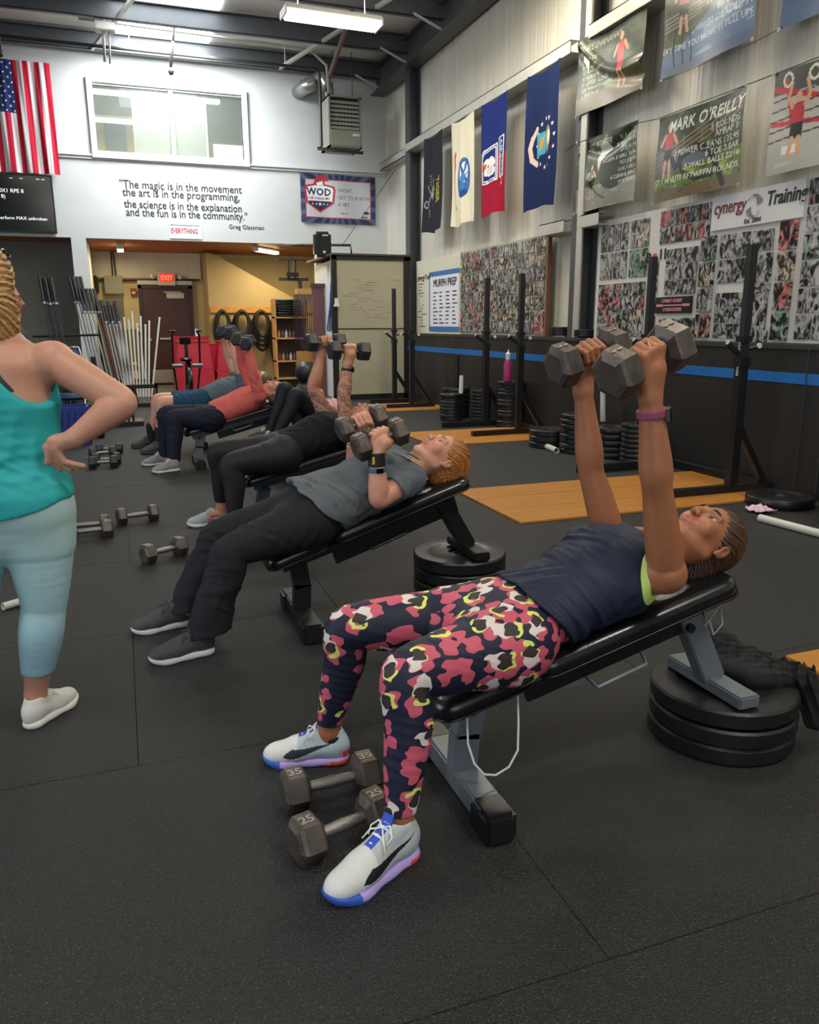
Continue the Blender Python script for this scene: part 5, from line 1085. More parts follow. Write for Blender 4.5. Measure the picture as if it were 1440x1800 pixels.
def leg(B, H, K, A, sc=1, bulk=1.0, back=(0, 0, -1)):
    H, K, A = V3(*H), V3(*K), V3(*A); b = sc*bulk; bk = nrm(back)
    B.append((Cap(H, H+(K-H)*.3, .094*b, .089*b), .05, 'thigh'))
    spline(B, [H+(K-H)*.2, H+(K-H)*.6, H+(K-H)*.92, K+(A-K)*.06, K+(A-K)*.30+bk*.014*b, K+(A-K)*.62+bk*.006*b, K+(A-K)*.86, A], [.090*b, .078*b, .063*b, .058*b, .058*b, .047*b, .036*b, .034*b], ['thigh', 'thigh', 'knee', 'calf', 'calf', 'calf', 'ankle'], 5, .02)
def foot(B, A, toe, sc=1):
    A = V3(*A); t = nrm(toe); B += [(Cap(A, A+V3(0, 0, -.04)-t*.01, .034*sc, .03*sc), .01, 'foot'), (Cap(A+V3(0, 0, -.04), A+t*.07*sc+V3(0, 0, -.045), .024*sc, .018*sc), .02, 'foot')]
def grip(B, O, w, a, n, sc=1, wrist=None, r=.017):
    """fist closed on a handle through O: w wrist-to-knuckle direction, a towards the index side, n palm normal"""
    O = V3(*O); a = nrm(a); w = nrm(V3(*w)-a*(V3(*w)@a)); n = nrm(V3(*n)-a*(V3(*n)@a)-w*(V3(*n)@w)); s = sc
    P = lambda aa, ww, nn: O+(a*aa+w*ww+n*nn)*s
    wr = P(0, -.075, -.022) if wrist is None else V3(*wrist)
    for i, (x, f, rr) in enumerate(((.033, .95, .0098), (.011, 1.03, .0102), (-.011, 1.0, .0098), (-.031, .86, .0086))):
        k = P(x, .022*f, -.030); B.append((Cap(wr+(P(x, 0, 0)-O)*.45, k, .015*s, .0125*s), .010, 'hand'))
        pts = [k, P(x*1.02, .040*f, -.004), P(x*.98, .022*f, .029), P(x*.94, -.008, .030)]; rs = [rr*1.15, rr*1.06, rr, rr*.9]
        for j in range(3): B.append((Cap(pts[j], pts[j+1], rs[j]*s, rs[j+1]*s), .004 if j == 0 else .0015, 'finger'))
    B += [(Cap(wr, P(0, -.028, -.026), .024*s, .026*s, a, 1.25), .012, 'hand'), (Cap(P(.012, -.035, -.018), P(.030, -.022, -.004), .018*s, .015*s), .012, 'hand')]
    t = [P(.034, -.030, -.010), P(.042, -.024, .018), P(.036, .004, .036), P(.026, .022, .040)]
    for j in range(3): B.append((Cap(t[j], t[j+1], (.0135, .0118, .0108)[j]*s, (.0118, .0108, .009)[j]*s), .003, 'finger'))
    return wr
class Head:
    def __init__(s, c, front, up, sc=1.0):
        s.c = V3(*c); s.u = nrm(up); s.f = nrm(V3(*front)-s.u*(V3(*front)@s.u)); s.r = np.cross(s.f, s.u); s.R = np.stack([s.r, s.f, s.u], 1); s.s = sc
    def P(s, x, y, z): return s.c+s.R@V3(x, y, z)*s.s
    def loc(s, V): return (V-s.c)@s.R/s.s
    def E(s, c, r): return Ell(s.P(*c), V3(*r)*s.s, s.R)
    def prims(s, B):
        k = s.s; A = lambda p, kk: B.append((p, kk*k, 'head'))
        A(s.E((0, -.018, .035), (.073, .092, .082)), .02); A(s.E((0, .030, -.012), (.060, .062, .084)), .03)
        for sg in (-1, 1):
            A(Cap(s.P(sg*.050, -.002, -.052), s.P(sg*.018, .068, -.090), .019*k, .015*k), .022); A(s.E((sg*.036, .064, -.022), (.024, .022, .026)), .02)
            A(Cap(s.P(sg*.012, .088, .024), s.P(sg*.044, .074, .026), .0085*k, .008*k), .012)
        A(s.E((0, .078, -.094), (.020, .016, .016)), .016); A(s.E((0, .076, -.050), (.028, .022, .026)), .014)
        A(Cap(s.P(0, .086, .016), s.P(0, .110, -.020), .0075*k, .0095*k), .010)
        for sg in (-1, 1): A(s.E((sg*.0105, .103, -.024), (.0075, .0095, .0075)), .004)
        A(Cap(s.P(-.019, .089, -.0505), s.P(0, .0985, -.0475), .0040*k, .0058*k), .004); A(Cap(s.P(.019, .089, -.0505), s.P(0, .0985, -.0475), .0040*k, .0058*k), .003)
        A(Cap(s.P(-.015, .0885, -.0585), s.P(.015, .0885, -.0585), .0062*k, .0062*k), .003); A(Cap(s.P(-.004, .094, -.0595), s.P(.004, .094, -.0595), .0062*k), .003)
        for sg in (-1, 1): A(s.E((sg*.077, -.012, -.002), (.0075, .017, .029)), .004); A(s.E((sg*.073, -.004, -.024), (.006, .009, .010)), .003)
    def cuts(s, F):
        for sg in (-1, 1):
            F.cutout(s.E((sg*.032, .098, .006), (.017, .014, .012)), .010*s.s); F.cutout(s.E((sg*.084, -.010, .002), (.006, .0095, .017)), .003*s.s)
            F.cutout(s.E((sg*.006, .108, -.0315), (.0035, .0035, .0035)), .002*s.s)
        F.cutout(Cap(s.P(-.021, .098, -.054), s.P(.021, .098, -.054), .0012*s.s), .003*s.s)
    def extras(s, par, skin, brow, iris='4a3524', asleep=0):
        nu, nv = 40, 28; u, v = np.meshgrid(np.linspace(0, 2*np.pi, nu, endpoint=False), np.linspace(.02, np.pi-.02, nv), indexing='ij')
        D = np.stack([np.cos(u)*np.sin(v), np.cos(v), np.sin(u)*np.sin(v)], -1).reshape(-1, 3)   # pole along +front
        idx = np.arange(nu*nv).reshape(nu, nv); Q = np.stack([idx[:, :-1], np.roll(idx, -1, 0)[:, :-1], np.roll(idx, -1, 0)[:, 1:], idx[:, 1:]], -1).reshape(-1, 4)
        for sg in (-1, 1):
            C = np.empty((len(D), 3)); C[:] = lin('b9aca2'); g = D[:, 1]
            C[g > .74] = lin(iris); C[g > .94] = lin('0b0908'); C[(D[:, 2] > .36-asleep) | (D[:, 2] < -.44)] = lin(skin)
            C[(D[:, 2] > .30-asleep) & (D[:, 2] < .46-asleep) & (g > .3)] = lin('241813')
            Vv = s.c+(s.R@((D*V3(.0142, .0128, .0125)+V3(sg*.031, .0745, .006)).T*s.s)).T
            np_mesh('eye', Vv, Q, M('eye_paint', 'ffffff', .35, attr='Col'), par, col=C)
            MB().tube([s.P(sg*.014, .0935, .0245), s.P(sg*.026, .0935, .0305), s.P(sg*.038, .0865, .030), s.P(sg*.048, .076, .025)], [.0022*s.s, .0034*s.s, .003*s.s, .001*s.s], 6).build('eyebrow', M('brow_'+brow, brow, .8), par, True)
def neck_prims(B, N0, H, r=.052): B.append((Cap(N0, H.P(0, -.012, -.045), r, r*.94), .03, 'neck'))
def body_mesh(name, par, B, h, skin, head=None, paint=None, mat=None, extra_cut=None):
    F = Sdf([b[0] for b in B], h)
    for p, k, t in B: F.add(p, k)
    if head: head.cuts(F)
    if extra_cut: extra_cut(F)
    V, Q = F.mesh(); C = np.empty((len(V), 3)); C[:] = lin(skin)
    if head:
        L = head.loc(V); m = (abs(L[:, 0]) < .0245-.35*abs(L[:, 2]+.054)) & (abs(L[:, 2]+.054) < .0115) & (L[:, 1] > .075); lip = np.array(lin('9c4a44')); C[m] = C[m]*.35+lip*.65
        ck = np.exp(-(((abs(L[:, 0])-.042)/.022)**2+((L[:, 2]+.025)/.022)**2))*(L[:, 1] > .02)*(abs(L[:, 2]) < .13); C = C*(1-.28*ck[:, None])+np.array(lin('b8604c'))*.28*ck[:, None]
    if paint: paint(V, C)
    return np_mesh(name, V, Q, mat or skinm, par, col=C)
skinm = M('skin', 'ffffff', .46, attr='Col', sss=.06, var=.05, vscale=30, bump=.06, bscale=220, spec=.42)
fabm = M('fabric', 'ffffff', .8, attr='Col', spec=.25, bump=.1, bscale=500)
fabs = M('stretch_fabric', 'ffffff', .62, attr='Col', spec=.3, bump=.05, bscale=500)
def garment(name, par, B, inf, h, col, cuts=(), subs=(), extra=(), fold=None, mat=None, paint=None, keeps=(), attrs=None, base_k=None, wob=.0):
    """cloth over the primitives whose tag is in inf (tag -> thickness)"""
    sel = [(p, k, inf[t]) for p, k, t in B if t in inf]+[(p, k, i) for p, k, i in extra]
    F = Sdf([p for p, k, i in sel], h, .04)
    for p, k, i in sel: F.add(p, k if base_k is None else max(k, base_k), i)
    if fold: F.warp(fold)
    for p, k in subs: F.cutout(p, k)
    for pt, n in cuts: F.plane(pt, n, wob=wob)
    for p in keeps: F.keep(p)
    V, Q = F.mesh(); C = np.empty((len(V), 3)); C[:] = lin(col)
    if paint: paint(V, C)
    return np_mesh(name, V, Q, mat or fabm, par, col=C, attrs=attrs(V) if attrs else None)
# ---- shoe, built heel at the origin, toe along +x, then placed
def shoe(par, heel, toe, L, cu, cs, name='shoe', h=.0025, side=1, lace='e8e8e6', paint_u=None, paint_s=None, swoosh=None, tongue=None, collar=.0, sole_h=.026, pitch=0, laces=True, hz=0):
    heel = V3(*heel); d = nrm(V3(*toe)-heel*1.0); d = nrm(V3(toe[0]-heel[0], toe[1]-heel[1], 0)); k = L/.28; lat = np.cross(V3(0, 0, 1), d)
    cp, sp_ = math.cos(pitch), math.sin(pitch)
    def T(V):
        V = V*k; x = V[:, 0]*cp-V[:, 2]*sp_; z = V[:, 0]*sp_+V[:, 2]*cp
        return heel+x[:, None]*d+(V[:, 1]*side)[:, None]*lat+np.c_[0*z, 0*z, z+hz]
    fl = V3(0, 0, 1)
    U = [(Ell((.190, .004, .036), (.070, .042, .036)), .02), (Ell((.236, .008, .030), (.036, .032, .026)), .02), (Cap((.07, 0, .056), (.165, .003, .044), .037, .035), .03), (Ell((.045, 0, .050), (.043, .034, .050)), .02), (Cap((.055, 0, .07), (.060, 0, .098+collar), .036, .034, (1, 0, 0), 1.18), .02), (Cap((.09, 0, .098), (.165, 0, .060), .024, .024, (0, 1, 0), 1.1), .02)]
    F = Sdf([u for u, _ in U], h/k, .02)
    for p, kk in U: F.add(p, kk)
    F.cutout(Cap((.060, 0, .098+collar*.8), (.062, 0, .16+collar), .026, .030, (1, 0, 0), 1.2), .006); F.plane((0, 0, sole_h*.6), (0, 0, -1))
    V, Q = F.mesh(); C = np.empty((len(V), 3)); C[:] = lin(cu)
    if paint_u: paint_u(V, C)
    if swoosh:
        # curved tick on the outer side: thick belly near the toe, thin tail rising to the heel
        x, z = V[:, 0], V[:, 2]; t = (.185-x)/.14; lo_ = .033+.055*np.clip(t, 0, 1)**1.5+.03*np.clip(-t, 0, 1); th = .030*np.clip(1-t, 0, 1)**1.1*np.clip((t+.14)/.2, 0, 1)**.7+.0015
        m = (t > -.14) & (t < 1) & (z > lo_) & (z < lo_+th) & (V[:, 1] < .0); C[m] = lin(swoosh)
        m = (t > -.14) & (t < .9) & (z > lo_) & (z < lo_+th) & (V[:, 1] > .0); C[m] = lin(swoosh)
    if Q.size and side < 0: Q = Q[:, ::-1]
    o = np_mesh(name, T(V), Q, M('shoe_mesh', 'ffffff', .6, attr='Col', bump=.25, bscale=420), par, col=C)
    S = [(Cap((.195, .004, .010), (.234, .007, .013), .044, .038, fl, .55), .012), (Cap((.045, 0, .014), (.12, .002, .012), .037, .034, fl, .62), .012), (Cap((.12, .002, .012), (.20, .004, .010), .034, .044, fl, .58), .012)]
    F = Sdf([u for u, _ in S], h/k, .02)
    for p, kk in S: F.add(p, kk, .002)
    F.plane((0, 0, 0), (0, 0, -1)); F.plane((.2, 0, .023), (.035, 0, 1)); V, Q = F.mesh(); C = np.empty((len(V), 3)); C[:] = lin(cs)
    if paint_s: paint_s(V, C)
    V[:, 2] += np.clip(V[:, 0]-.215, 0, 1)**2*4.0
    if side < 0: Q = Q[:, ::-1]
    np_mesh('sole', T(V), Q, M('shoe_sole', 'ffffff', .5, attr='Col'), o, col=C)
    if laces:
        m = MB()
        for j in range(5):
            x = .105+j*.019; z = .117-j*.0115+.0
            pts = T(np.array([(x, -.026, z-.022), (x+.003, -.014, z-.004), (x+.006, 0, z+.0), (x+.003, .014, z-.004), (x, .026, z-.022)])); m.tube(pts, .0034*k, 6)
            pts = T(np.array([(x+.012, -.024, z-.028), (x+.004, 0, z+.001), (x-.006, .024, z-.018)])); m.tube(pts, .003*k, 6)
        for sg in (-1, 1): m.tube(T(np.array([(.112, 0, .116), (.105, sg*.018, .124), (.115, sg*.034, .108), (.128, sg*.030, .092)])), .0022*k, 5); m.tube(T(np.array([(.112, 0, .116), (.13, sg*.02, .112), (.140, sg*.038, .084)])), .0022*k, 5)
        m.build('laces', M('lace_'+lace, lace, .7), o, True)
    if tongue:
        m = MB(); P = T(np.array([(.098, -.016, .108+collar), (.098, .016, .108+collar), (.088, .014, .138+collar), (.088, -.014, .138+collar), (.104, -.016, .106+collar), (.104, .016, .106+collar), (.094, .014, .138+collar), (.094, -.014, .138+collar)]))
        m.add(P, [(0, 1, 2, 3), (7, 6, 5, 4), (0, 4, 5, 1), (2, 6, 7, 3), (1, 5, 6, 2), (0, 3, 7, 4)]).build('tongue', M('tongue_'+tongue, tongue, .6), o)
    return o
def hair_mesh(par, H, col, prims, h, subs=(), cuts=(), strand=(0, 0, 1), amp=.0022, freq=330, hi=None, name='hair'):
    """prims in head coordinates: (kind, args, blend)"""
    F = Sdf([p for p, k in prims], h, .02)
    for p, k in prims: F.add(p, k)
    for p, k in subs: F.cutout(p, k)
    for pt, n in cuts: F.plane(pt, n)
    R = H.R; c = H.c
    def st(x, y, z):
        a = (x-c[0])*R[0, 0]+(y-c[1])*R[1, 0]+(z-c[2])*R[2, 0]; b = (x-c[0])*R[0, 2]+(y-c[1])*R[1, 2]+(z-c[2])*R[2, 2]; q = (x-c[0])*R[0, 1]+(y-c[1])*R[1, 1]+(z-c[2])*R[2, 1]
        an = np.arctan2(a, b+.03)*9+np.sin(q*30)*1.2+np.sin(b*24+a*11)*1.1; return amp*.8*np.sin(an*4+np.sin(q*60))+amp*.5*np.sin(an*9.7+q*40)+amp*.35*np.sin(an*19+b*50)
    F.warp(st); V, Q = F.mesh(); L = H.loc(V); an = np.arctan2(L[:, 0], L[:, 2]+.03)*9+np.sin(L[:, 1]*30)*1.2+np.sin(L[:, 2]*24+L[:, 0]*11)*1.1
    t = np.clip(.5+.5*np.sin(an*4.3+1)*np.sin(an*1.7+2)+.25*np.sin(an*17), 0, 1)[:, None]; C = np.array(lin(col))*(1-t)+np.array(lin(hi or col))*t
    return np_mesh(name, V, Q, M('hair_sheen', 'ffffff', .42, attr='Col', bump=.15, bscale=300, stretch=(3, .6, 3)), par, col=C)
# ================================================================ PEOPLE
def torso(B, st, lat, sc=1):
    """st: list of (centre, halfwidth, halfdepth, tag)"""
    for (a, wa, da, t), (b, wb, db, _) in zip(st, st[1:]): B.append((Seg(a, b, wa*sc, da*sc, wb*sc, db*sc, lat), .03, t))
def person(label, loc): return thing('person', label, 'person', loc)
# ---- 1 nearest woman -------------------------------------------------------
def hero():
    par = person('woman in navy tank and floral leggings pressing dumbbells on the nearest bench', (.95, 1.83, 0))
    Y = 1.83; B = []; skin = '9c6444'
    torso(B, [((.85, Y, .468), .150, .098, 'pelvis'), ((.94, Y, .488), .172, .107, 'pelvis'), ((1.06, Y, .530), .136, .090, 'waist'), ((1.17, Y, .575), .142, .106, 'chest'), ((1.27, Y, .606), .152, .112, 'chest'), ((1.355, Y, .640), .125, .080, 'upper'), ((1.415, Y, .655), .06, .055, 'upper')], (0, 1, 0))
    for s in (-1, 1): B.append((Ell((1.245, Y+s*.075, .675), (.062, .062, .045)), .035, 'chest')); B.append((Ell((.90, Y+s*.085, .445), (.09, .085, .08)), .04, 'pelvis'))
    SN, EN, WN = (1.335, 1.665, .640), (1.262, 1.635, .885), (1.222, 1.635, 1.120)
    SF, EF, WF = (1.37, 1.985, .655), (1.300, 2.0, .865), (1.262, 2.005, 1.105)
    arm(B, SN, EN, WN, 1.0); arm(B, SF, EF, WF, .98)
    leg(B, (.905, 1.735, .475), (.585, 1.665, .470), (.550, 1.608, .090), 1.0, 1.02, (1, 0, 0)); leg(B, (.92, 1.925, .475), (.535, 2.03, .462), (.495, 2.105, .115), .98, 1.02, (1, 0, 0))
    foot(B, (.550, 1.608, .085), (-.27, -.12, 0)); foot(B, (.495, 2.105, .10), (-.27, .09, 0))
    H = Head((1.578, 1.81, .678), (-.30, -.16, .94), (.95, 0, .32)); H.prims(B); neck_prims(B, (1.40, Y, .662), H, .050)
    a1 = nrm((.93, .16, .33)); a2 = nrm((.96, .10, .24)); ON = V3(1.212, 1.655, 1.212); OF = V3(1.262, 1.985, 1.205)
    grip(B, ON, (-.15, 0, 1), a1, (0, 1, .05), .98, WN); grip(B, OF, (-.1, 0, 1), a2, (0, -1, .05), .98, WF)
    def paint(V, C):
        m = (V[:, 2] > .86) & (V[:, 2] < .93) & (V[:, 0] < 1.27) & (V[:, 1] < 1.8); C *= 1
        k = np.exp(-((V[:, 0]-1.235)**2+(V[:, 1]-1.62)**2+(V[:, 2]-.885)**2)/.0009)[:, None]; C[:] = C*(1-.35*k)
    body_mesh('body', par, B, .0036, skin, H, paint)
    H.extras(par, '9a6448', '3a241a')
    # leggings with the floral print
    def attrs(V):
        r = np.random.default_rng(21); A = {k: np.full(len(V), .05) for k in ('pink', 'cream', 'lemon', 'dark')}; S = V[r.permutation(len(V))]; C = []
        for p in S[:6000]:
            if all(np.sum((p-q)**2) > .073**2 for q in C): C.append(p)
        wob = .0035*np.sin(V[:, 0]*160+2*np.sin(V[:, 2]*120))+.003*np.sin(V[:, 2]*210+V[:, 1]*140)
        for p in C:
            d = V-p; near = np.nonzero((d**2).sum(1) < .075**2)[0]
            if not len(near): continue
            q = V[near]; D = d[near]; cov = D[(D**2).sum(1) < .03**2]
            n = np.linalg.svd(cov-cov.mean(0), full_matrices=False)[2] if len(cov) > 3 else np.eye(3); t, b = n[0], n[1]
            R = r.uniform(.042, .052); n_p = r.integers(2, 5); a0 = r.uniform(0, 6.28); w = wob[near]
            pk = np.full(len(near), .05)
            for j in range(n_p):
                a = a0+j*6.283/n_p*(.72 if n_p < 5 else 1); c = p+(t*math.cos(a)+b*math.sin(a))*R*.64; pk = np.minimum(pk, np.sqrt(((q-c)**2).sum(1))-R*r.uniform(.36, .54)+w)
            A['pink'][near] = np.minimum(A['pink'][near], pk)
            if r.random() < .72:
                a = a0+r.uniform(0, 6); u = t*math.cos(a)+b*math.sin(a); v_ = -t*math.sin(a)+b*math.cos(a); c = p+u*R*.30
                e = np.sqrt((((q-c)@u)/1.5)**2+((q-c)@v_)**2+((q-c)@np.cross(u, v_))**2)
                A['cream'][near] = np.minimum(A['cream'][near], e-R*.44+w*1.3)
                c2 = p-u*R*.12+v_*R*.10; A['lemon'][near] = np.minimum(A['lemon'][near], np.maximum(np.sqrt(((q-c2)**2).sum(1))-R*.52, -(np.sqrt(((q-c2-u*R*.34)**2).sum(1))-R*.56))+w)
                c3 = p+v_*R*.05; A['dark'][near] = np.minimum(A['dark'][near], np.sqrt(((q-c3)**2).sum(1))-R*.38+w)
        return A
    lm = bpy.data.materials.new('floral_leggings'); lm.use_nodes = True; N = lm.node_tree.nodes; L = lm.node_tree.links; bs = N['Principled BSDF']; bs.inputs['Roughness'].default_value = .58; bs.inputs['Specular IOR Level'].default_value = .3
    prev = None; base = (*lin('1d2033'), 1)
    for nm, c in (('pink', 'c4566a'), ('cream', 'd9cdc6'), ('lemon', 'd6dc6e'), ('dark', '38302f')):
        at = N.new('ShaderNodeAttribute'); at.attribute_name = nm; mr = N.new('ShaderNodeMapRange'); mr.inputs['From Min'].default_value = .0004; mr.inputs['From Max'].default_value = -.0004
        L.new(at.outputs['Fac'], mr.inputs[0]); mx = N.new('ShaderNodeMix'); mx.data_type = 'RGBA'; L.new(mr.outputs[0], mx.inputs['Factor'])
        if prev: L.new(prev, mx.inputs['A'])
        else: mx.inputs['A'].default_value = base
        mx.inputs['B'].default_value = (*lin(c), 1); prev = mx.outputs['Result']
    L.new(prev, bs.inputs['Base Color'])
    lg = garment('leggings', par, B, {'pelvis': .005, 'thigh': .004, 'knee': .004, 'calf': .004, 'ankle': .004}, .004, '1d2033', cuts=[((0, 0, .135), (0, 0, -1)), ((1.12, Y, .53), (1, 0, 0))], mat=lm, attrs=attrs, fold=folds(.0008, [((.3, .2, 1), .05)], 2))
    # seams
    sm = M('seam_blue', '27405e', .6); D = .101
    tk = garment('tank_top', par, B, {'pelvis': .010, 'waist': .010, 'chest': .007, 'upper': .006, 'shoulder': -.004}, .0042, '1c2438', extra=[(Seg((.97, Y, .50), (1.06, Y, .530), .168, .108, .140, .094, (0, 1, 0)), .03, .012)],
        cuts=[((.925, Y, .638), (-1, 0, -.85)), ((1.372, Y, .65), (1, 0, -.35))], subs=[(Ell(V3(*SN)+V3(.01, -.022, .0), (.094, .080, .135)), .006), (Ell(V3(*SF)+V3(.01, .022, .0), (.094, .080, .135)), .006), (Ell((1.42, Y, .70), (.075, .09, .06)), .01)],
        fold=folds(.0055, [((.9, .1, .6), .10), ((.5, 1, -.2), .09)], 5), wob=.003, mat=fabs)
    for S, sg in ((V3(*SN), -1), (V3(*SF), 1)):
        e1 = Ell(S+V3(.01, sg*.022, 0), (.095, .081, .136)); e0 = Ell(S+V3(.018, sg*.028, -.002), (.076, .070, .120))
        garment('neon_binding', tk, B, {'chest': .006, 'upper': .005, 'waist': .006, 'shoulder': -.005}, .003, 'c6e07a', subs=[(e0, .002)], keeps=[e1], cuts=[((1.40, Y, .65), (1, 0, -.3))])
    H.s and hair_mesh(par, H, '2a1a14', [(H.E((0, -.024, .036), (.082, .101, .092)), .01), (H.E((0, -.075, -.035), (.055, .045, .045)), .03), (H.E((0, -.098, -.06), (.040, .036, .040)), .02)], .0028,
        subs=[(H.E((0, .112, -.012), (.088, .078, .096)), .012), (H.E((.085, .020, -.055), (.034, .050, .062)), .01), (H.E((-.085, .020, -.055), (.034, .050, .062)), .01)], hi='5c3d2a')
    MB().tube([H.P(-.079, -.002, -.028), H.P(-.079, .001, -.031), H.P(-.079, -.003, -.034)], .0035, 6).build('earring', M('silver', 'd8d8d8', .2, metal=1), par, True)
    # watch and ring
    wd_ = nrm(V3(*EN)-V3(*WN)); c = V3(*WN)+wd_*.040
    F = Sdf([Cap(c-wd_*.02, c+wd_*.02, .05)], .002); F.add(Cap(c-wd_*.06, c+wd_*.06, .0375), .001); F.plane(c+wd_*.0105, wd_); F.plane(c-wd_*.0105, -wd_); V, Q = F.mesh()
    wt = np_mesh('watch_strap', V, Q, M('watch_pink', '8c3f58', .5), par); wn = nrm(V3(.72, -.69, 0)); R = Matrix((wn, nrm(np.cross(wd_, wn)), wd_)).transposed()
    MB().box(c+wn*.040, (.011, .034, .040), R, .005).build('watch_case', M('watch_case', '8f8b8a', .25, metal=.8), wt, 'auto'); MB().box(c+wn*.0465, (.002, .028, .034), R, .0008).build('watch_face', M('watch_face', '0b0c12', .08), wt)
    n = V3(0, 1, .05); kk = ON+nrm(a1)*(-.012)-n*.018+V3(0, 0, .034)
    MB().tube([kk+.0125*(math.cos(t)*V3(0, 1, 0)+math.sin(t)*V3(0, 0, 1)) for t in np.linspace(0, 6.283, 18)], .0016, 6).build('ring', M('gold', 'd8b870', .2, metal=1), par, True)
    def pu(V, C):
        x, z = V[:, 0], V[:, 2]; C[(x > .16)] = lin('d6d6d2'); t = np.clip((.11-x)/.09, 0, 1)[:, None]; C[:] = C*(1-t*.5)+np.array(lin('a9c4c8'))*t*.5
        C[(x < .035) & (z < .062)] = lin('b9a2cf'); C[(x < .022) & (z < .050)] = lin('e0553a'); m = (x > .10) & (x < .16) & (abs(V[:, 1]) < .012) & (z > .06); C[m] = lin('2a4cc0')
        C[(z < .032) & (x > .05) & (x < .20)] = lin('b3a4cc')
    def ps(V, C):
        x = V[:, 0]; C[x > .215] = lin('2f58b4'); C[V[:, 2] < .008] = lin('3c5fb4'); C[(x < .06) & (V[:, 2] < .02)] = lin('d8503c'); C[(x > .02) & (x < .09) & (V[:, 2] < .01)] = lin('c8463c')
    so = M('x', '000000')
    shoe(par, (.602, 1.632, 0), (.335, 1.500, 0), .298, 'b8bcb9', 'b09ad4', h=.002, paint_u=pu, paint_s=ps, swoosh='14141a', tongue='2c50c4', side=-1)
    shoe(par, (.556, 2.088, 0), (.31, 2.178, 0), .272, 'b0bcc0', 'a892d0', h=.0022, paint_u=pu, paint_s=ps, swoosh='202838', tongue='2c50c4')
    for A_ in ((.550, 1.608, .112), (.495, 2.105, .118)): F = Sdf([Cap(A_, (A_[0], A_[1], .07), .042)], .003); F.add(Cap((A_[0]+.004, A_[1], .104), (A_[0]+.010, A_[1], .07), .0355), .001); F.plane((0, 0, .097), (0, 0, 1)); V, Q = F.mesh(); np_mesh('sock', V, Q, M('sock_black', '141416', .8), par)
    dumbbell(ON, a1, .066, .074, .104, 'worn iron dumbbell held in the nearest raised hand above the pink watch', 'dumbbells held overhead', roll=.35)
    dumbbell(OF, a2, .064, .072, .104, 'worn iron dumbbell held in the farther hand of the floral leggings woman', 'dumbbells held overhead', roll=.30)
hero()
def recliner(label, Y, hw, sc, hip, sho, SH, EL, WR, HND, hips, knees, anks, head, skin, h, iris='5a4a3a', brow='6e5a48', hdir=(-.30, -.12, .94), hup=(.95, 0, .32), bulk=1.0, bust=.7, fat=1.0, gaxis=(1, .05, .1), asleep=0, paint=None, palms=1):
    """index 0 near side, 1 far side. hip/sho: (x, z) of the trunk axis ends"""
    par = person(label, (hip[0], Y, 0)); B = []; hx, hz = hip; sx, sz = sho; dx, dz = sx-hx, sz-hz
    P = lambda t, o=0: (hx+dx*t, Y, hz+dz*t+o)
    torso(B, [(P(-.14, -.012), .148, .098*fat, 'pelvis'), (P(0, 0), .170, .110*fat, 'pelvis'), (P(.33, .004), .142, .100*fat, 'waist'), (P(.62, .008), .146, .110*fat, 'chest'), (P(.85, .006), .152, .112, 'chest'), (P(1.03, .004), .128, .082, 'upper'), (P(1.17, .006), .06, .055, 'upper')], (0, 1, 0), sc)
    if bust:
        for s in (-1, 1): B.append((Ell((P(.80)[0], Y+s*.072, P(.80)[2]+.062*sc), (.06, .06, .045*bust)), .035, 'chest'))
    for s in (-1, 1): B.append((Ell((hx-.03, Y+s*.082, hz-.035), (.09, .083, .075)), .04, 'pelvis'))
    for i in (0, 1):
        arm(B, SH[i], EL[i], WR[i], sc, bulk=bulk); leg(B, hips[i], knees[i], anks[i], sc, bulk, (1, 0, 0))
        foot(B, anks[i], (-1, 0, 0), sc)
        grip(B, HND[i], V3(*HND[i])-V3(*WR[i]), gaxis, (0, 1 if i == 0 else -1, .05), .95*sc, WR[i])
    H = Head(head, hdir, hup, sc); H.prims(B); neck_prims(B, P(1.12, .008), H, .052*sc)
    body_mesh('body', par, B, h, skin, H, paint); H.extras(par, skin, brow, iris, asleep)
    return par, B, H, P
def short_hair(par, H, col, hi, h, amp=.003, back=.0, long=()):
    return hair_mesh(par, H, col, [(H.E((0, -.024, .036), (.084, .102, .094)), .01), (H.E((0, -.060, -.025), (.062, .050, .050)), .03)]+list(long), h,
        subs=[(H.E((0, .110, -.014), (.090, .078, .098)), .012), (H.E((.086, .020, -.055), (.036, .050, .064)), .01), (H.E((-.086, .020, -.055), (.036, .050, .064)), .01)], hi=hi, amp=amp)
def pair_db(WH, ax, R, L, gap, mat, labs, group, roll=.2, num='20'):
    for i in (0, 1): dumbbell(WH[i], ax[i], R, L, gap, labs[i], group, mat=mat, roll=roll, num=num)
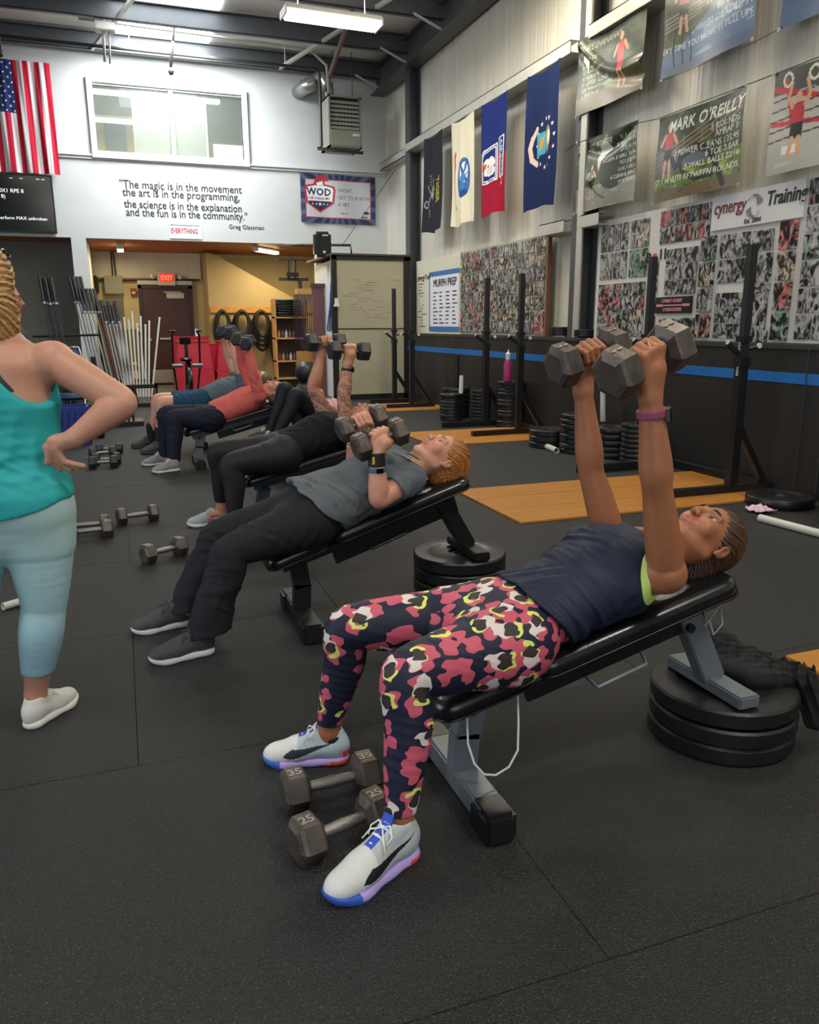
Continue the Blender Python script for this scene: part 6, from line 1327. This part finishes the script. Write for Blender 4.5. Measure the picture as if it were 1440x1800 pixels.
# ---- 2 woman in grey tee ------------------------------------------------------
def second():
    Y = 3.26; SH = ((1.115, 3.085, .655), (1.15, 3.43, .68)); EL = ((.955, 3.03, .590), (.99, 3.50, .62)); WR = ((.945, 3.03, .775), (.965, 3.45, .80)); HN = ((.972, 3.06, .838), (1.0, 3.42, .862))
    par, B, H, P = recliner('woman with ginger hair in grey tee and black trousers, dumbbells at her chest', Y, .17, 1.02, (.70, .500), (1.10, .648), SH, EL, WR, HN,
        ((.70, 3.17, .49), (.71, 3.36, .49)), ((.345, 3.09, .415), (.335, 3.40, .405)), ((.215, 3.07, .10), (.155, 3.42, .10)), (1.315, 3.24, .715), 'c78e76', .005, brow='a87850', gaxis=(.95, .12, .30), bulk=1.0, bust=.9, fat=1.05, asleep=.12)
    T = lambda d=0: None
    garment('trousers', par, B, {'pelvis': .008, 'thigh': .008, 'knee': .010, 'calf': .018}, .0056, '1f1f23', extra=[(Cap((.30, 3.09, .30), (.235, 3.08, .07), .062, .080, (1, 0, 0), 1.15), .02, 0), (Cap((.28, 3.40, .30), (.19, 3.41, .07), .060, .074, (1, 0, 0), 1.15), .02, 0)],
        cuts=[((0, 0, .058), (.12, 0, -1)), ((.82, Y, .53), (1, 0, .1))], fold=folds(.0045, [((.9, .3, -.45), .10), ((.2, .5, 1), .13)], 3))
    garment('t_shirt', par, B, {'pelvis': .016, 'thigh': .018, 'waist': .012, 'chest': .010, 'upper': .006, 'shoulder': .010, 'uparm': .014}, .0052, '5c6064', extra=[(Seg((.64, Y, .508), (.80, Y, .550), .186, .134, .168, .120, (0, 1, 0)), .04, .012)],
        cuts=[((.635, Y, .64), (-1, 0, -1.1)), ((1.215, Y, .70), (1, 0, -.2))], subs=[(Cap(V3(*EL[0])+(V3(*SH[0])-V3(*EL[0]))*.20, V3(*EL[0]), .075), .003), (Cap(V3(*EL[1])+(V3(*SH[1])-V3(*EL[1]))*.20, V3(*EL[1]), .075), .003), (Ell((1.245, Y, .74), (.06, .07, .05)), .01)],
        fold=folds(.0095, [((.8, .2, .8), .11), ((.5, 1, -.3), .10)], 8), wob=.006)
    m = MB(); random.seed(4)
    for k in range(26): m.box((.93+random.uniform(-.05, .05), Y-.02+random.uniform(-.06, .05), .785+random.uniform(-.002, .004)), (.007, .012, .002))
    m.build('shirt_print', M('print_white', 'c8cccc', .7), par)['kind'] = 'stuff'
    hair_mesh(par, H, '8a4f24', [(H.E((0, -.026, .036), (.085, .104, .095)), .01), (H.E((0, -.075, -.02), (.065, .055, .06)), .03), (H.E((-.01, -.098, .03), (.055, .05, .07)), .03), (Cap(H.P(0, -.10, -.02), (1.34, 3.24, .615), .045, .02), .03)], .0042,
        subs=[(H.E((0, .108, -.014), (.090, .078, .100)), .012), (H.E((.086, .024, -.050), (.036, .050, .064)), .01), (H.E((-.086, .024, -.050), (.036, .050, .064)), .01)], hi='bb7c42', amp=.004)
    for i, (lb, hl, te) in enumerate((('', (.262, 3.075, 0), (.05, 3.05, 0)), ('', (.20, 3.43, 0), (.0, 3.40, 0)))): shoe(par, hl, te, .27, '3e3d40', 'c8ccd0', lace='3a3a3c', h=.003, sole_h=.03)
    d = nrm(V3(*EL[0])-V3(*WR[0])); c = V3(*WR[0])
    def band(c, r, hw_, col, nm):
        F = Sdf([Cap(c-d*.05, c+d*.05, r)], .0025); F.add(Cap(c-d*.05, c+d*.05, r), .001); F.plane(c+d*hw_, d); F.plane(c-d*hw_, -d); V, Q = F.mesh(); return np_mesh(nm, V, Q, M(nm+col, col, .6), par)
    wb = band(c+d*.015, .036, .028, '141416', 'wrist_wrap'); MB().box(c+d*.015+V3(-.02, -.031, 0), (.014, .004, .03), Matrix.Rotation(.5, 3, 'Z')).build('yellow_label', M('label_yellow', 'd8c030', .5), wb)
    fb = band(c+d*.058, .0375, .010, '3a6078', 'fitness_band'); MB().box(c+d*.058+V3(.0, -.038, 0), (.030, .006, .019), None, .002).build('tracker_face', M('watch_face', ''), fb)
    pair_db((V3(*HN[0]), V3(*HN[1])), ((.95, .10, .30), (.95, .12, .28)), .060, .068, .105, hexm, ('worn dumbbell in the near hand of the ginger haired woman', 'worn dumbbell in the far hand of the ginger haired woman'), 'dumbbells held at the chest', .15, '20')
second()
# ---- 3 person in black with tattooed arms ---------------------------------------
def third():
    Y = 4.98; SH = ((1.31, 4.80, .625), (1.27, 5.15, .66)); EL = ((1.285, 4.79, .855), (1.18, 5.17, .885)); WR = ((1.318, 4.80, 1.055), (1.238, 5.16, 1.10)); HN = ((1.335, 4.82, 1.135), (1.262, 5.13, 1.180))
    def tat(V, C):
        r = np.random.default_rng(2); a = V3(*SH[0]); b = V3(*WR[0])
        n = np.sin(V[:, 0]*190+3*np.sin(V[:, 2]*110))*np.sin(V[:, 2]*160+2*np.sin(V[:, 0]*150+V[:, 1]*90)); n2 = np.sin(V[:, 2]*75+V[:, 0]*60)
        near = (V[:, 1] < 4.9) & (V[:, 2] > .70) & (V[:, 2] < 1.05); far = (V[:, 1] > 5.05) & (V[:, 2] > .69) & (V[:, 2] < .86)
        for m, lim in ((near, .05), (far, -.15)):
            k = m & (n > lim) & (n2 > -.75); C[k] = C[k]*.25+np.array(lin('33424a'))*.75; k = m & (n < -.72); C[k] = C[k]*.5+np.array(lin('a8642e'))*.5
    par, B, H, P = recliner('person in black tank and leggings with tattooed arms raised', Y, .17, 1.02, (.93, .505), (1.28, .632), SH, EL, WR, HN,
        ((.90, 4.88, .49), (.91, 5.08, .49)), ((.565, 4.80, .470), (.525, 5.12, .50)), ((.575, 4.78, .12), (.54, 5.18, .12)), (1.485, 4.97, .690), 'bd8467', .0065, brow='8a6a4a', gaxis=(1, .1, -.03), bulk=1.05, bust=.8, fat=1.05, paint=tat)
    garment('leggings', par, B, {'pelvis': .006, 'thigh': .006, 'knee': .006, 'calf': .006, 'ankle': .004}, .007, '1d1b1f', cuts=[((0, 0, .16), (0, 0, -1)), ((1.02, Y, .53), (1, 0, .1))], mat=fabs)
    garment('tank_top', par, B, {'waist': .012, 'chest': .010, 'upper': .007}, .007, '141416', extra=[(Seg((.90, Y, .51), (1.05, Y, .555), .174, .118, .150, .110, (0, 1, 0)), .03, .006)], cuts=[((.885, Y, .60), (-1, 0, .3)), ((1.33, Y, .66), (1, 0, -.2))], fold=folds(.0055, [((.8, .2, .8), .12), ((.6, 1, -.3), .12)], 4))
    short_hair(par, H, '8c7452', 'c4b08a', .005)
    shoe(par, (.60, 4.79, 0), (.37, 4.76, 0), .26, 'a9b0b2', 'dde0e0', lace='c9cf4a', h=.004, paint_u=lambda V, C: C.__setitem__((V[:, 0] > .08) & (V[:, 0] < .13) & (V[:, 2] < .06), lin('d8607a')))
    shoe(par, (.565, 5.20, 0), (.34, 5.22, 0), .26, 'a9b0b2', 'dde0e0', lace='c9cf4a', h=.004, paint_u=lambda V, C: C.__setitem__((V[:, 0] > .08) & (V[:, 0] < .13) & (V[:, 2] < .06), lin('d8607a')))
    c = V3(*WR[0]); d = nrm(V3(*EL[0])-c); F = Sdf([Cap(c-d*.05, c+d*.05, .037)], .003); F.add(Cap(c-d*.05, c+d*.05, .034), .001); F.plane(c+d*.045, d); F.plane(c+d*.025, -d); V, Q = F.mesh(); w = np_mesh('watch_strap', V, Q, M('strap_dark', '1a1a1c', .5), par)
    MB().box(c+d*.035+V3(.036, -.01, 0), (.01, .034, .036), None, .004).build('watch_face', M('watch_face', ''), w)
    pair_db((V3(*HN[0]), V3(*HN[1])), ((1, .10, -.05), (1, .12, .0)), .064, .078, .11, hexd, ('dark hex dumbbell raised in the tattooed near hand', 'dark hex dumbbell raised in the far hand of the person in black'), 'dumbbells raised by the person in black', .0, '35')
third()
# ---- 4 coral top ---------------------------------------------------------------
def fourth():
    Y = 7.55; SH = ((1.185, 7.38, .655), (1.18, 7.72, .67)); EL = ((1.115, 7.36, .87), (1.09, 7.73, .89)); WR = ((1.095, 7.40, 1.065), (1.055, 7.70, 1.09)); HN = ((1.093, 7.42, 1.135), (1.045, 7.67, 1.165))
    par, B, H, P = recliner('grey haired person in coral long sleeve top and navy trousers', Y, .17, 1.0, (.76, .455), (1.15, .622), SH, EL, WR, HN,
        ((.73, 7.45, .45), (.74, 7.65, .45)), ((.385, 7.40, .480), (.335, 7.70, .490)), ((.37, 7.38, .11), (.31, 7.74, .11)), (1.335, 7.54, .675), 'c98f78', .0085, brow='8a7a6a', gaxis=(.2, 1, .1), bust=.5)
    garment('trousers', par, B, {'pelvis': .008, 'thigh': .014, 'knee': .014, 'calf': .022, 'ankle': .024}, .0088, '1d2030', cuts=[((0, 0, .075), (0, 0, -1)), ((.86, Y, .5), (1, 0, .1))], fold=folds(.0055, [((.3, .3, 1), .12)], 3))
    garment('long_sleeve_top', par, B, {'waist': .016, 'chest': .014, 'upper': .010, 'shoulder': .012, 'uparm': .014, 'forearm': .010}, .0088, 'c9605c', extra=[(Seg((.72, Y, .46), (.88, Y, .52), .175, .115, .155, .115, (0, 1, 0)), .03, .008)], cuts=[((.72, Y, .56), (-1, 0, .35)), ((1.24, Y, .68), (1, 0, -.2))], fold=folds(.0055, [((.8, .2, .8), .12), ((.6, 1, -.3), .10)], 9))
    short_hair(par, H, '5a5552', '9a948c', .006, .004)
    for hl, te in (((.42, 7.36, 0), (.19, 7.30, 0)), ((.35, 7.76, 0), (.12, 7.73, 0))): shoe(par, hl, te, .27, '8f8d8a', 'd0d0cc', h=.005)
    pair_db((V3(*HN[0]), V3(*HN[1])), ((.35, 1, .1), (.3, 1, .05)), .066, .07, .10, hexd, ('dark hex dumbbell held up by the person in coral, nearer one', 'dark hex dumbbell held up by the person in coral, farther one'), 'dumbbells raised by the person in coral', 0, None)
fourth()
# ---- 5 grey shirt and blue shorts ------------------------------------------------
def fifth():
    Y = 8.75; SH = ((1.20, 8.57, .68), (1.20, 8.93, .69)); EL = ((1.13, 8.55, .92), (1.10, 8.94, .93)); WR = ((1.10, 8.58, 1.14), (1.06, 8.92, 1.15)); HN = ((1.095, 8.62, 1.215), (1.05, 8.88, 1.225))
    par, B, H, P = recliner('man in grey tee and blue shorts on the farthest bench', Y, .18, 1.05, (.76, .485), (1.16, .635), SH, EL, WR, HN,
        ((.72, 8.64, .48), (.73, 8.87, .48)), ((.335, 8.58, .51), (.315, 8.90, .52)), ((.30, 8.56, .12), (.23, 8.93, .12)), (1.40, 8.74, .70), 'cf9a82', .0095, brow='5a4636', gaxis=(.2, 1, .1), bust=0, fat=1.1)
    garment('shorts', par, B, {'pelvis': .012, 'thigh': .020}, .010, '17405a', cuts=[((.46, Y, .5), (-1, 0, .1)), ((.87, Y, .5), (1, 0, .1))], fold=folds(.0055, [((1, .3, .5), .12)], 3))
    garment('t_shirt', par, B, {'waist': .016, 'chest': .014, 'upper': .010, 'shoulder': .014, 'uparm': .018}, .010, '5d6b70', extra=[(Seg((.74, Y, .49), (.90, Y, .54), .175, .125, .16, .12, (0, 1, 0)), .03, .008)], cuts=[((.73, Y, .56), (-1, 0, .35)), ((1.25, Y, .68), (1, 0, -.2)), ((1.1, Y, .78), (-.3, 0, 1))], fold=folds(.0055, [((.8, .2, .8), .12)], 9))
    short_hair(par, H, '4a3a2e', '6e5846', .007, .003)
    for A in ((.30, 8.56, .12), (.23, 8.93, .12)): F = Sdf([Cap(A, V3(*A)+V3(0, 0, .10), .045)], .006); F.add(Cap(V3(*A)-V3(0, 0, .04), V3(*A)+V3(0, 0, .10), .044, .050), .002); V, Q = F.mesh(); np_mesh('sock', V, Q, M('sock_black', ''), par)
    for hl, te in (((.35, 8.54, 0), (.10, 8.45, 0)), ((.28, 8.95, 0), (.03, 8.92, 0))): shoe(par, hl, te, .28, '3c4346', '34383a', lace='50585a', h=.006)
    pair_db((V3(*HN[0]), V3(*HN[1])), ((.3, 1, .1), (.25, 1, .05)), .072, .075, .10, M('hex_silver_edge', '3a3a3c', .35, metal=.3), ('dark hex dumbbell held highest by the man in blue shorts, nearer one', 'dark hex dumbbell held highest by the man in blue shorts, farther one'), 'dumbbells raised by the man in shorts', 0, None)
fifth()
# ---- 6 floor woman behind, knees up ----------------------------------------------
def sixth():
    Y = 7.0; par = person('person in black leggings with knees up and pink plaid top behind the bench', (1.6, Y, 0)); B = []; k = V3(1.36, Y-.12, .70)
    torso(B, [((1.60, 7.12, .38), .15, .10, 'pelvis'), ((1.64, 7.24, .39), .165, .105, 'pelvis'), ((1.69, 7.40, .43), .14, .10, 'waist'), ((1.74, 7.55, .48), .15, .11, 'chest'), ((1.78, 7.68, .51), .12, .08, 'upper')], (-.94, .33, 0))
    leg(B, (1.68, 7.12, .40), (1.42, Y-.10, .70), (1.22, Y-.10, .32), 1, 1, (1, 0, 0)); leg(B, (1.56, 7.22, .40), (1.36, Y+.12, .74), (1.20, Y+.12, .32), 1, 1, (1, 0, 0)); foot(B, (1.22, Y-.10, .32), (-1, 0, 0)); foot(B, (1.20, Y+.12, .32), (-1, 0, 0))
    arm(B, (1.93, 7.58, .52), (1.88, 7.38, .48), (1.76, 7.28, .56)); arm(B, (1.60, 7.70, .52), (1.50, 7.52, .50), (1.60, 7.36, .58)); grip(B, (1.72, 7.24, .60), (-.4, -1, .2), (1, -.3, 0), (0, .2, -1), .9, (1.76, 7.29, .58)); grip(B, (1.62, 7.30, .61), (.2, -1, .2), (1, 0, 0), (0, .2, -1), .9, (1.60, 7.37, .59))
    H = Head((1.84, 7.86, .57), (-.1, -.3, .94), (.3, .92, .25)); H.prims(B); neck_prims(B, (1.79, 7.70, .52), H)
    body_mesh('body', par, B, .0095, 'c08a70', H); H.extras(par, 'c08a70', '4a3426'); short_hair(par, H, '3c2a20', '5c4230', .007)
    garment('leggings', par, B, {'pelvis': .008, 'thigh': .008, 'knee': .008, 'calf': .008, 'ankle': .008}, .0095, '1c1c22', cuts=[((1.68, 7.38, .45), (.33, .94, 0))], mat=fabs)
    def plaid(V, C):
        a = (np.sin(V[:, 0]*120) > .2); b = np.sin(V[:, 1]*120) > .2; C[a] = lin('a8566a'); C[b & ~a] = lin('8f8f98'); C[a & b] = lin('c490a0')
    garment('plaid_top', par, B, {'waist': .014, 'chest': .014, 'upper': .01, 'shoulder': .012, 'uparm': .014}, .0095, 'd0a8b4', cuts=[((1.66, 7.30, .5), (-.33, -.94, 0))], paint=plaid)
    for y in (Y-.10, Y+.12): shoe(par, (1.26, y, .27), (1.0, y, .27), .26, '2c2c2e', 'b8b8b8', h=.006, hz=0)
    tb = thing('low_bench', 'black low bench under the person with the pink plaid top', 'bench', (1.8, Y, 0)); MB().bar((1.58, 7.05, .265), (1.88, 8.0, .40), .28, .06, (0, 0, 1), .02).build('pad', padm, tb); MB().bx((1.05, Y-.2, .0), (1.32, Y+.22, .27), ch=.01).build('foot_block', blackp, tb)
    for x, q in ((1.62, 7.15), (1.84, 7.85)): MB().bx((x-.15, q-.02, 0), (x+.15, q+.03, .24 if q < 7.5 else .34)).build('leg', blk, tb)
sixth()
# ---- 7 standing woman seen from behind ---------------------------------------------
def seventh():
    par = person('standing woman from behind in turquoise tank, hand on hip, pale blue leggings', (-.42, 2.65, 0)); B = []; skin = 'c08c74'; y = 2.66; lat = nrm((.985, -.17, 0)); fr = nrm((.17, .985, 0)); c = V3(-.375, y, 0)
    Q3 = lambda l, f, z: c+lat*l+fr*f+V3(0, 0, z)
    torso(B, [(Q3(-.01, 0, .70), .150, .105, 'pelvis'), (Q3(-.01, -.01, .80), .178, .118, 'pelvis'), (Q3(-.01, 0, .955), .155, .105, 'waist'), (Q3(-.005, .0, 1.07), .165, .110, 'chest'), (Q3(0, 0, 1.17), .160, .100, 'chest'), (Q3(-.01, .01, 1.245), .115, .070, 'upper'), (Q3(-.0, .02, 1.29), .06, .055, 'upper')], lat)
    for s in (-1, 1): B.append((Ell(Q3(s*.082, -.055, .765), (.085, .08, .09)), .05, 'pelvis')); B.append((Ell(Q3(s*.07, .085, 1.08), (.06, .05, .055)), .03, 'chest'))
    SR = Q3(.185, -.01, 1.195); ER = V3(-.010, 2.50, 1.075); WR = V3(-.150, 2.50, .975); SL = Q3(-.20, 0, 1.20); EL = Q3(-.30, -.05, .98); WL = Q3(-.24, .10, .80)
    arm(B, SR, ER, WR, 1.05, bulk=1.05); arm(B, SL, EL, WL, 1.05)
    # right hand pressed on the waist: palm block, thumb, four fingers
    hp = V3(-.205, 2.525, .955); B += [(Cap(WR, hp, .024, .030, (0, 1, 0), .8), .01, 'hand'), (Cap(hp+V3(-.01, -.012, .015), hp+V3(-.03, .005, -.055), .0125, .010), .004, 'hand')]
    for i, (e, m_) in enumerate((((.020, -.012, -.052), (.070, -.020, -.066)), ((.010, -.004, -.048), (.055, -.010, -.074)), ((-.004, .002, -.048), (.030, .0, -.080)), ((-.02, .01, -.046), (.002, .012, -.078)))):
        a = hp+V3(-.004-.008*i, -.012+.006*i, -.008); k1 = hp+V3(*e); k2 = hp+V3(*m_); B += [(Cap(a, k1, .0125, .0098), .006, 'finger'), (Cap(k1, k2, .0096, .008), .002, 'finger')]
    B.append((Cap(WL, WL+V3(.02, .03, -.08), .028, .022), .01, 'hand'))
    for i in range(4): B.append((Cap(WL+V3(.01*i, .02, -.08), WL+V3(.012*i+.01, .05, -.15), .009, .008), .003, 'finger'))
    bk = (0, -1, 0)
    leg(B, Q3(.088, 0, .72), Q3(.075, .0, .43), V3(-.365, 2.69, .10), 1.05, 1.02, bk); leg(B, Q3(-.095, 0, .72), Q3(-.135, -.02, .43), V3(-.60, 2.70, .10), 1.05, 1.02, bk); foot(B, (-.365, 2.69, .09), (.7, .7, 0)); foot(B, (-.60, 2.70, .09), (-.3, .9, 0))
    H = Head(Q3(-.002, .035, 1.405), (.10, .97, -.05), (.03, .02, 1), 1.0); H.prims(B); neck_prims(B, Q3(.0, .02, 1.27), H, .050)
    body_mesh('body', par, B, .0052, skin, H); H.extras(par, skin, '9a7a50')
    def ombre(V, C):
        t = np.clip((V[:, 2]-.12)/.75, 0, 1)[:, None]; n = .5+.5*np.sin(V[:, 2]*14+np.sin(V[:, 0]*20)*.8)[:, None]
        C[:] = np.array(lin('8fb8cc'))*(1-t)+np.array(lin('b4cfc8'))*t; C[:] = C*(1-.25*n)+np.array(lin('a2cfd0'))*.25*n
    garment('leggings', par, B, {'pelvis': .006, 'thigh': .006, 'knee': .006, 'calf': .006, 'ankle': .005}, .0056, 'a9ccc8', cuts=[((0, 0, .185), (0, 0, -1)), ((0, 0, .86), (0, 0, 1))], paint=ombre, mat=fabs, fold=folds(.0009, [((.1, .1, 1), .06)], 7))
    nb = [(Ell(Q3(.175, -.04, 1.20), (.092, .10, .105)), .01), (Ell(Q3(-.20, -.04, 1.20), (.10, .10, .105)), .01)]
    bra = garment('sports_bra', par, B, {'chest': .005, 'upper': .004}, .0056, '3c3e46', cuts=[((0, 0, 1.03), (0, 0, -1)), ((0, 0, 1.24), (0, 0, 1))], subs=[(Ell(Q3(.185, -.09, 1.255), (.150, .14, .172)), .01), (Ell(Q3(-.225, -.09, 1.255), (.140, .14, .172)), .01)])
    garment('tank_top', par, B, {'waist': .016, 'chest': .010, 'upper': .007, 'pelvis': .014}, .0052, '2aa3a4', extra=[(Seg(Q3(-.01, 0, .74), Q3(-.01, 0, .90), .190, .132, .168, .115, lat), .03, .004)],
        cuts=[((Q3(.16, 0, .775)), (.26, 0, -1)), ((0, 0, 1.255), (0, 0, 1))], subs=[(Ell(Q3(.185, -.09, 1.25), (.160, .15, .185)), .012), (Ell(Q3(-.225, -.09, 1.25), (.150, .15, .185)), .012)], wob=.004, fold=folds(.0045, [((.45, .2, 1), .13), ((-.3, .1, 1), .17)], 12), mat=fabs)
    hair_mesh(par, H, '7c5a32', [(H.E((0, -.025, .036), (.090, .106, .096)), .01), (H.E((0, -.075, -.035), (.088, .060, .09)), .04), (H.E((.05, -.05, -.08), (.052, .06, .085)), .03), (H.E((-.05, -.05, -.08), (.052, .06, .085)), .03), (H.E((.0, -.085, -.13), (.06, .04, .06)), .03), (H.E((.062, -.02, -.13), (.030, .035, .05)), .02)], .0045,
        subs=[(H.E((0, .125, -.02), (.10, .08, .12)), .012)], hi='cfa468', amp=.0042)
    gs = MB()
    for s in (-1, 1): gs.lathe([(0, 0), (.024, 0), (.026, .003), (.022, .005), (0, .006)], H.P(s*.034, .062, .105), 16, 'Y').tube([H.P(s*.058, .062, .105), H.P(s*.082, .0, .095), H.P(s*.088, -.06, .08)], .003, 6)
    gs.build('sunglasses', M('glass_black', '0e0e10', .1), par, True)
    shoe(par, (-.400, 2.63, 0), (-.26, 2.82, 0), .25, 'd4d2cc', 'd9d8d0', h=.003, lace='dcdad4'); shoe(par, (-.58, 2.66, 0), (-.66, 2.90, 0), .265, 'd4d2cc', 'd9d8d0', h=.004, lace='dcdad4')
seventh()
# ---- 8 man half hidden behind her ------------------------------------------------------
def eighth():
    par = person('older man in grey shirt mostly hidden behind the blonde hair', (-.62, 5.3, 0)); B = []; skin = 'b98268'; x, y = -.665, 5.3; lat = (0.3, -.95, 0)
    torso(B, [((x, y, .76), .15, .11, 'pelvis'), ((x, y, .86), .16, .12, 'pelvis'), ((x, y, 1.0), .155, .125, 'waist'), ((x, y, 1.12), .165, .125, 'chest'), ((x, y, 1.24), .15, .10, 'chest'), ((x, y, 1.31), .07, .06, 'upper')], lat)
    arm(B, (x-.03, y-.19, 1.22), (x+.0, y-.22, .98), (x+.06, y-.18, .80)); arm(B, (x+.06, y+.19, 1.22), (x+.08, y+.2, .98), (x+.1, y+.18, .80))
    for s, yy in ((-1, y-.18), (1, y+.18)):
        W = V3(x+.06 if s < 0 else x+.1, yy, .80); B.append((Cap(W, W+V3(.02, 0, -.08), .026, .022), .01, 'hand'))
        for i in range(4): B.append((Cap(W+V3(.012*i, 0, -.08), W+V3(.012*i+.01, 0, -.15), .009, .008), .003, 'finger'))
        leg(B, (x, y+s*.09, .78), (x, y+s*.10, .45), (x-.01, y+s*.11, .11), 1, 1, (-1, 0, 0)); foot(B, (x-.01, y+s*.11, .10), (1, 0, 0))
    H = Head((x+.035, y, 1.445), (.95, .1, -.05), (.05, 0, 1), 1.0); H.prims(B); neck_prims(B, (x, y, 1.29), H, .058)
    body_mesh('body', par, B, .010, skin, H); H.extras(par, skin, '8a8580'); short_hair(par, H, '77706a', 'a8a29a', .006)
    garment('t_shirt', par, B, {'waist': .014, 'chest': .014, 'upper': .01, 'shoulder': .014, 'uparm': .018, 'pelvis': .014}, .010, '4c5258', cuts=[((0, 0, .80), (0, 0, -1))])
    garment('trousers', par, B, {'pelvis': .01, 'thigh': .014, 'knee': .014, 'calf': .02}, .010, '22242a', cuts=[((0, 0, .10), (0, 0, -1)), ((0, 0, .84), (0, 0, 1))])
    for s in (-1, 1): shoe(par, (x-.07, y+s*.11, 0), (x+.2, y+s*.12, 0), .28, '4a4a4c', 'c0c0bc', h=.006)
eighth()

# ---- garment draped on the plates
def garment_pile():
    t = thing('black_garment', 'crumpled black garment draped over the plates by the nearest bench', 'garment', (1.90, 1.85, .18))
    P_ = [(Ell((1.845, 1.90, .205), (.11, .13, .050)), .04), (Ell((1.80, 1.985, .235), (.075, .07, .075)), .05), (Cap((1.86, 1.86, .205), (1.955, 1.76, .195), .050, .045, (0, 0, 1), .7), .04), (Cap((1.955, 1.76, .195), (2.005, 1.72, .10), .046, .040, (1, .5, 0), .6), .03), (Cap((2.0, 1.725, .11), (1.995, 1.715, .055), .040, .034, (1, .5, 0), .6), .02), (Cap((1.80, 1.80, .195), (1.88, 1.78, .19), .026, .034), .03)]
    F = Sdf([p for p, k in P_], .0045, .03)
    for p, k in P_: F.add(p, k)
    F.warp(folds(.010, [((.9, .5, .2), .085), ((.2, 1, .5), .075), ((.7, -.7, .4), .06)], 6)); F.cutout(Cap((1.735, 1.845, 0), (1.735, 1.845, .1815), .227, .2265), .002) if 0 else F.plane((0, 0, .002), (0, 0, -1))
    V, Q = F.mesh(); np_mesh('draped_cloth', V, Q, M('black_fabric', '17181a', .85, bump=.15, bscale=250), t)
garment_pile()
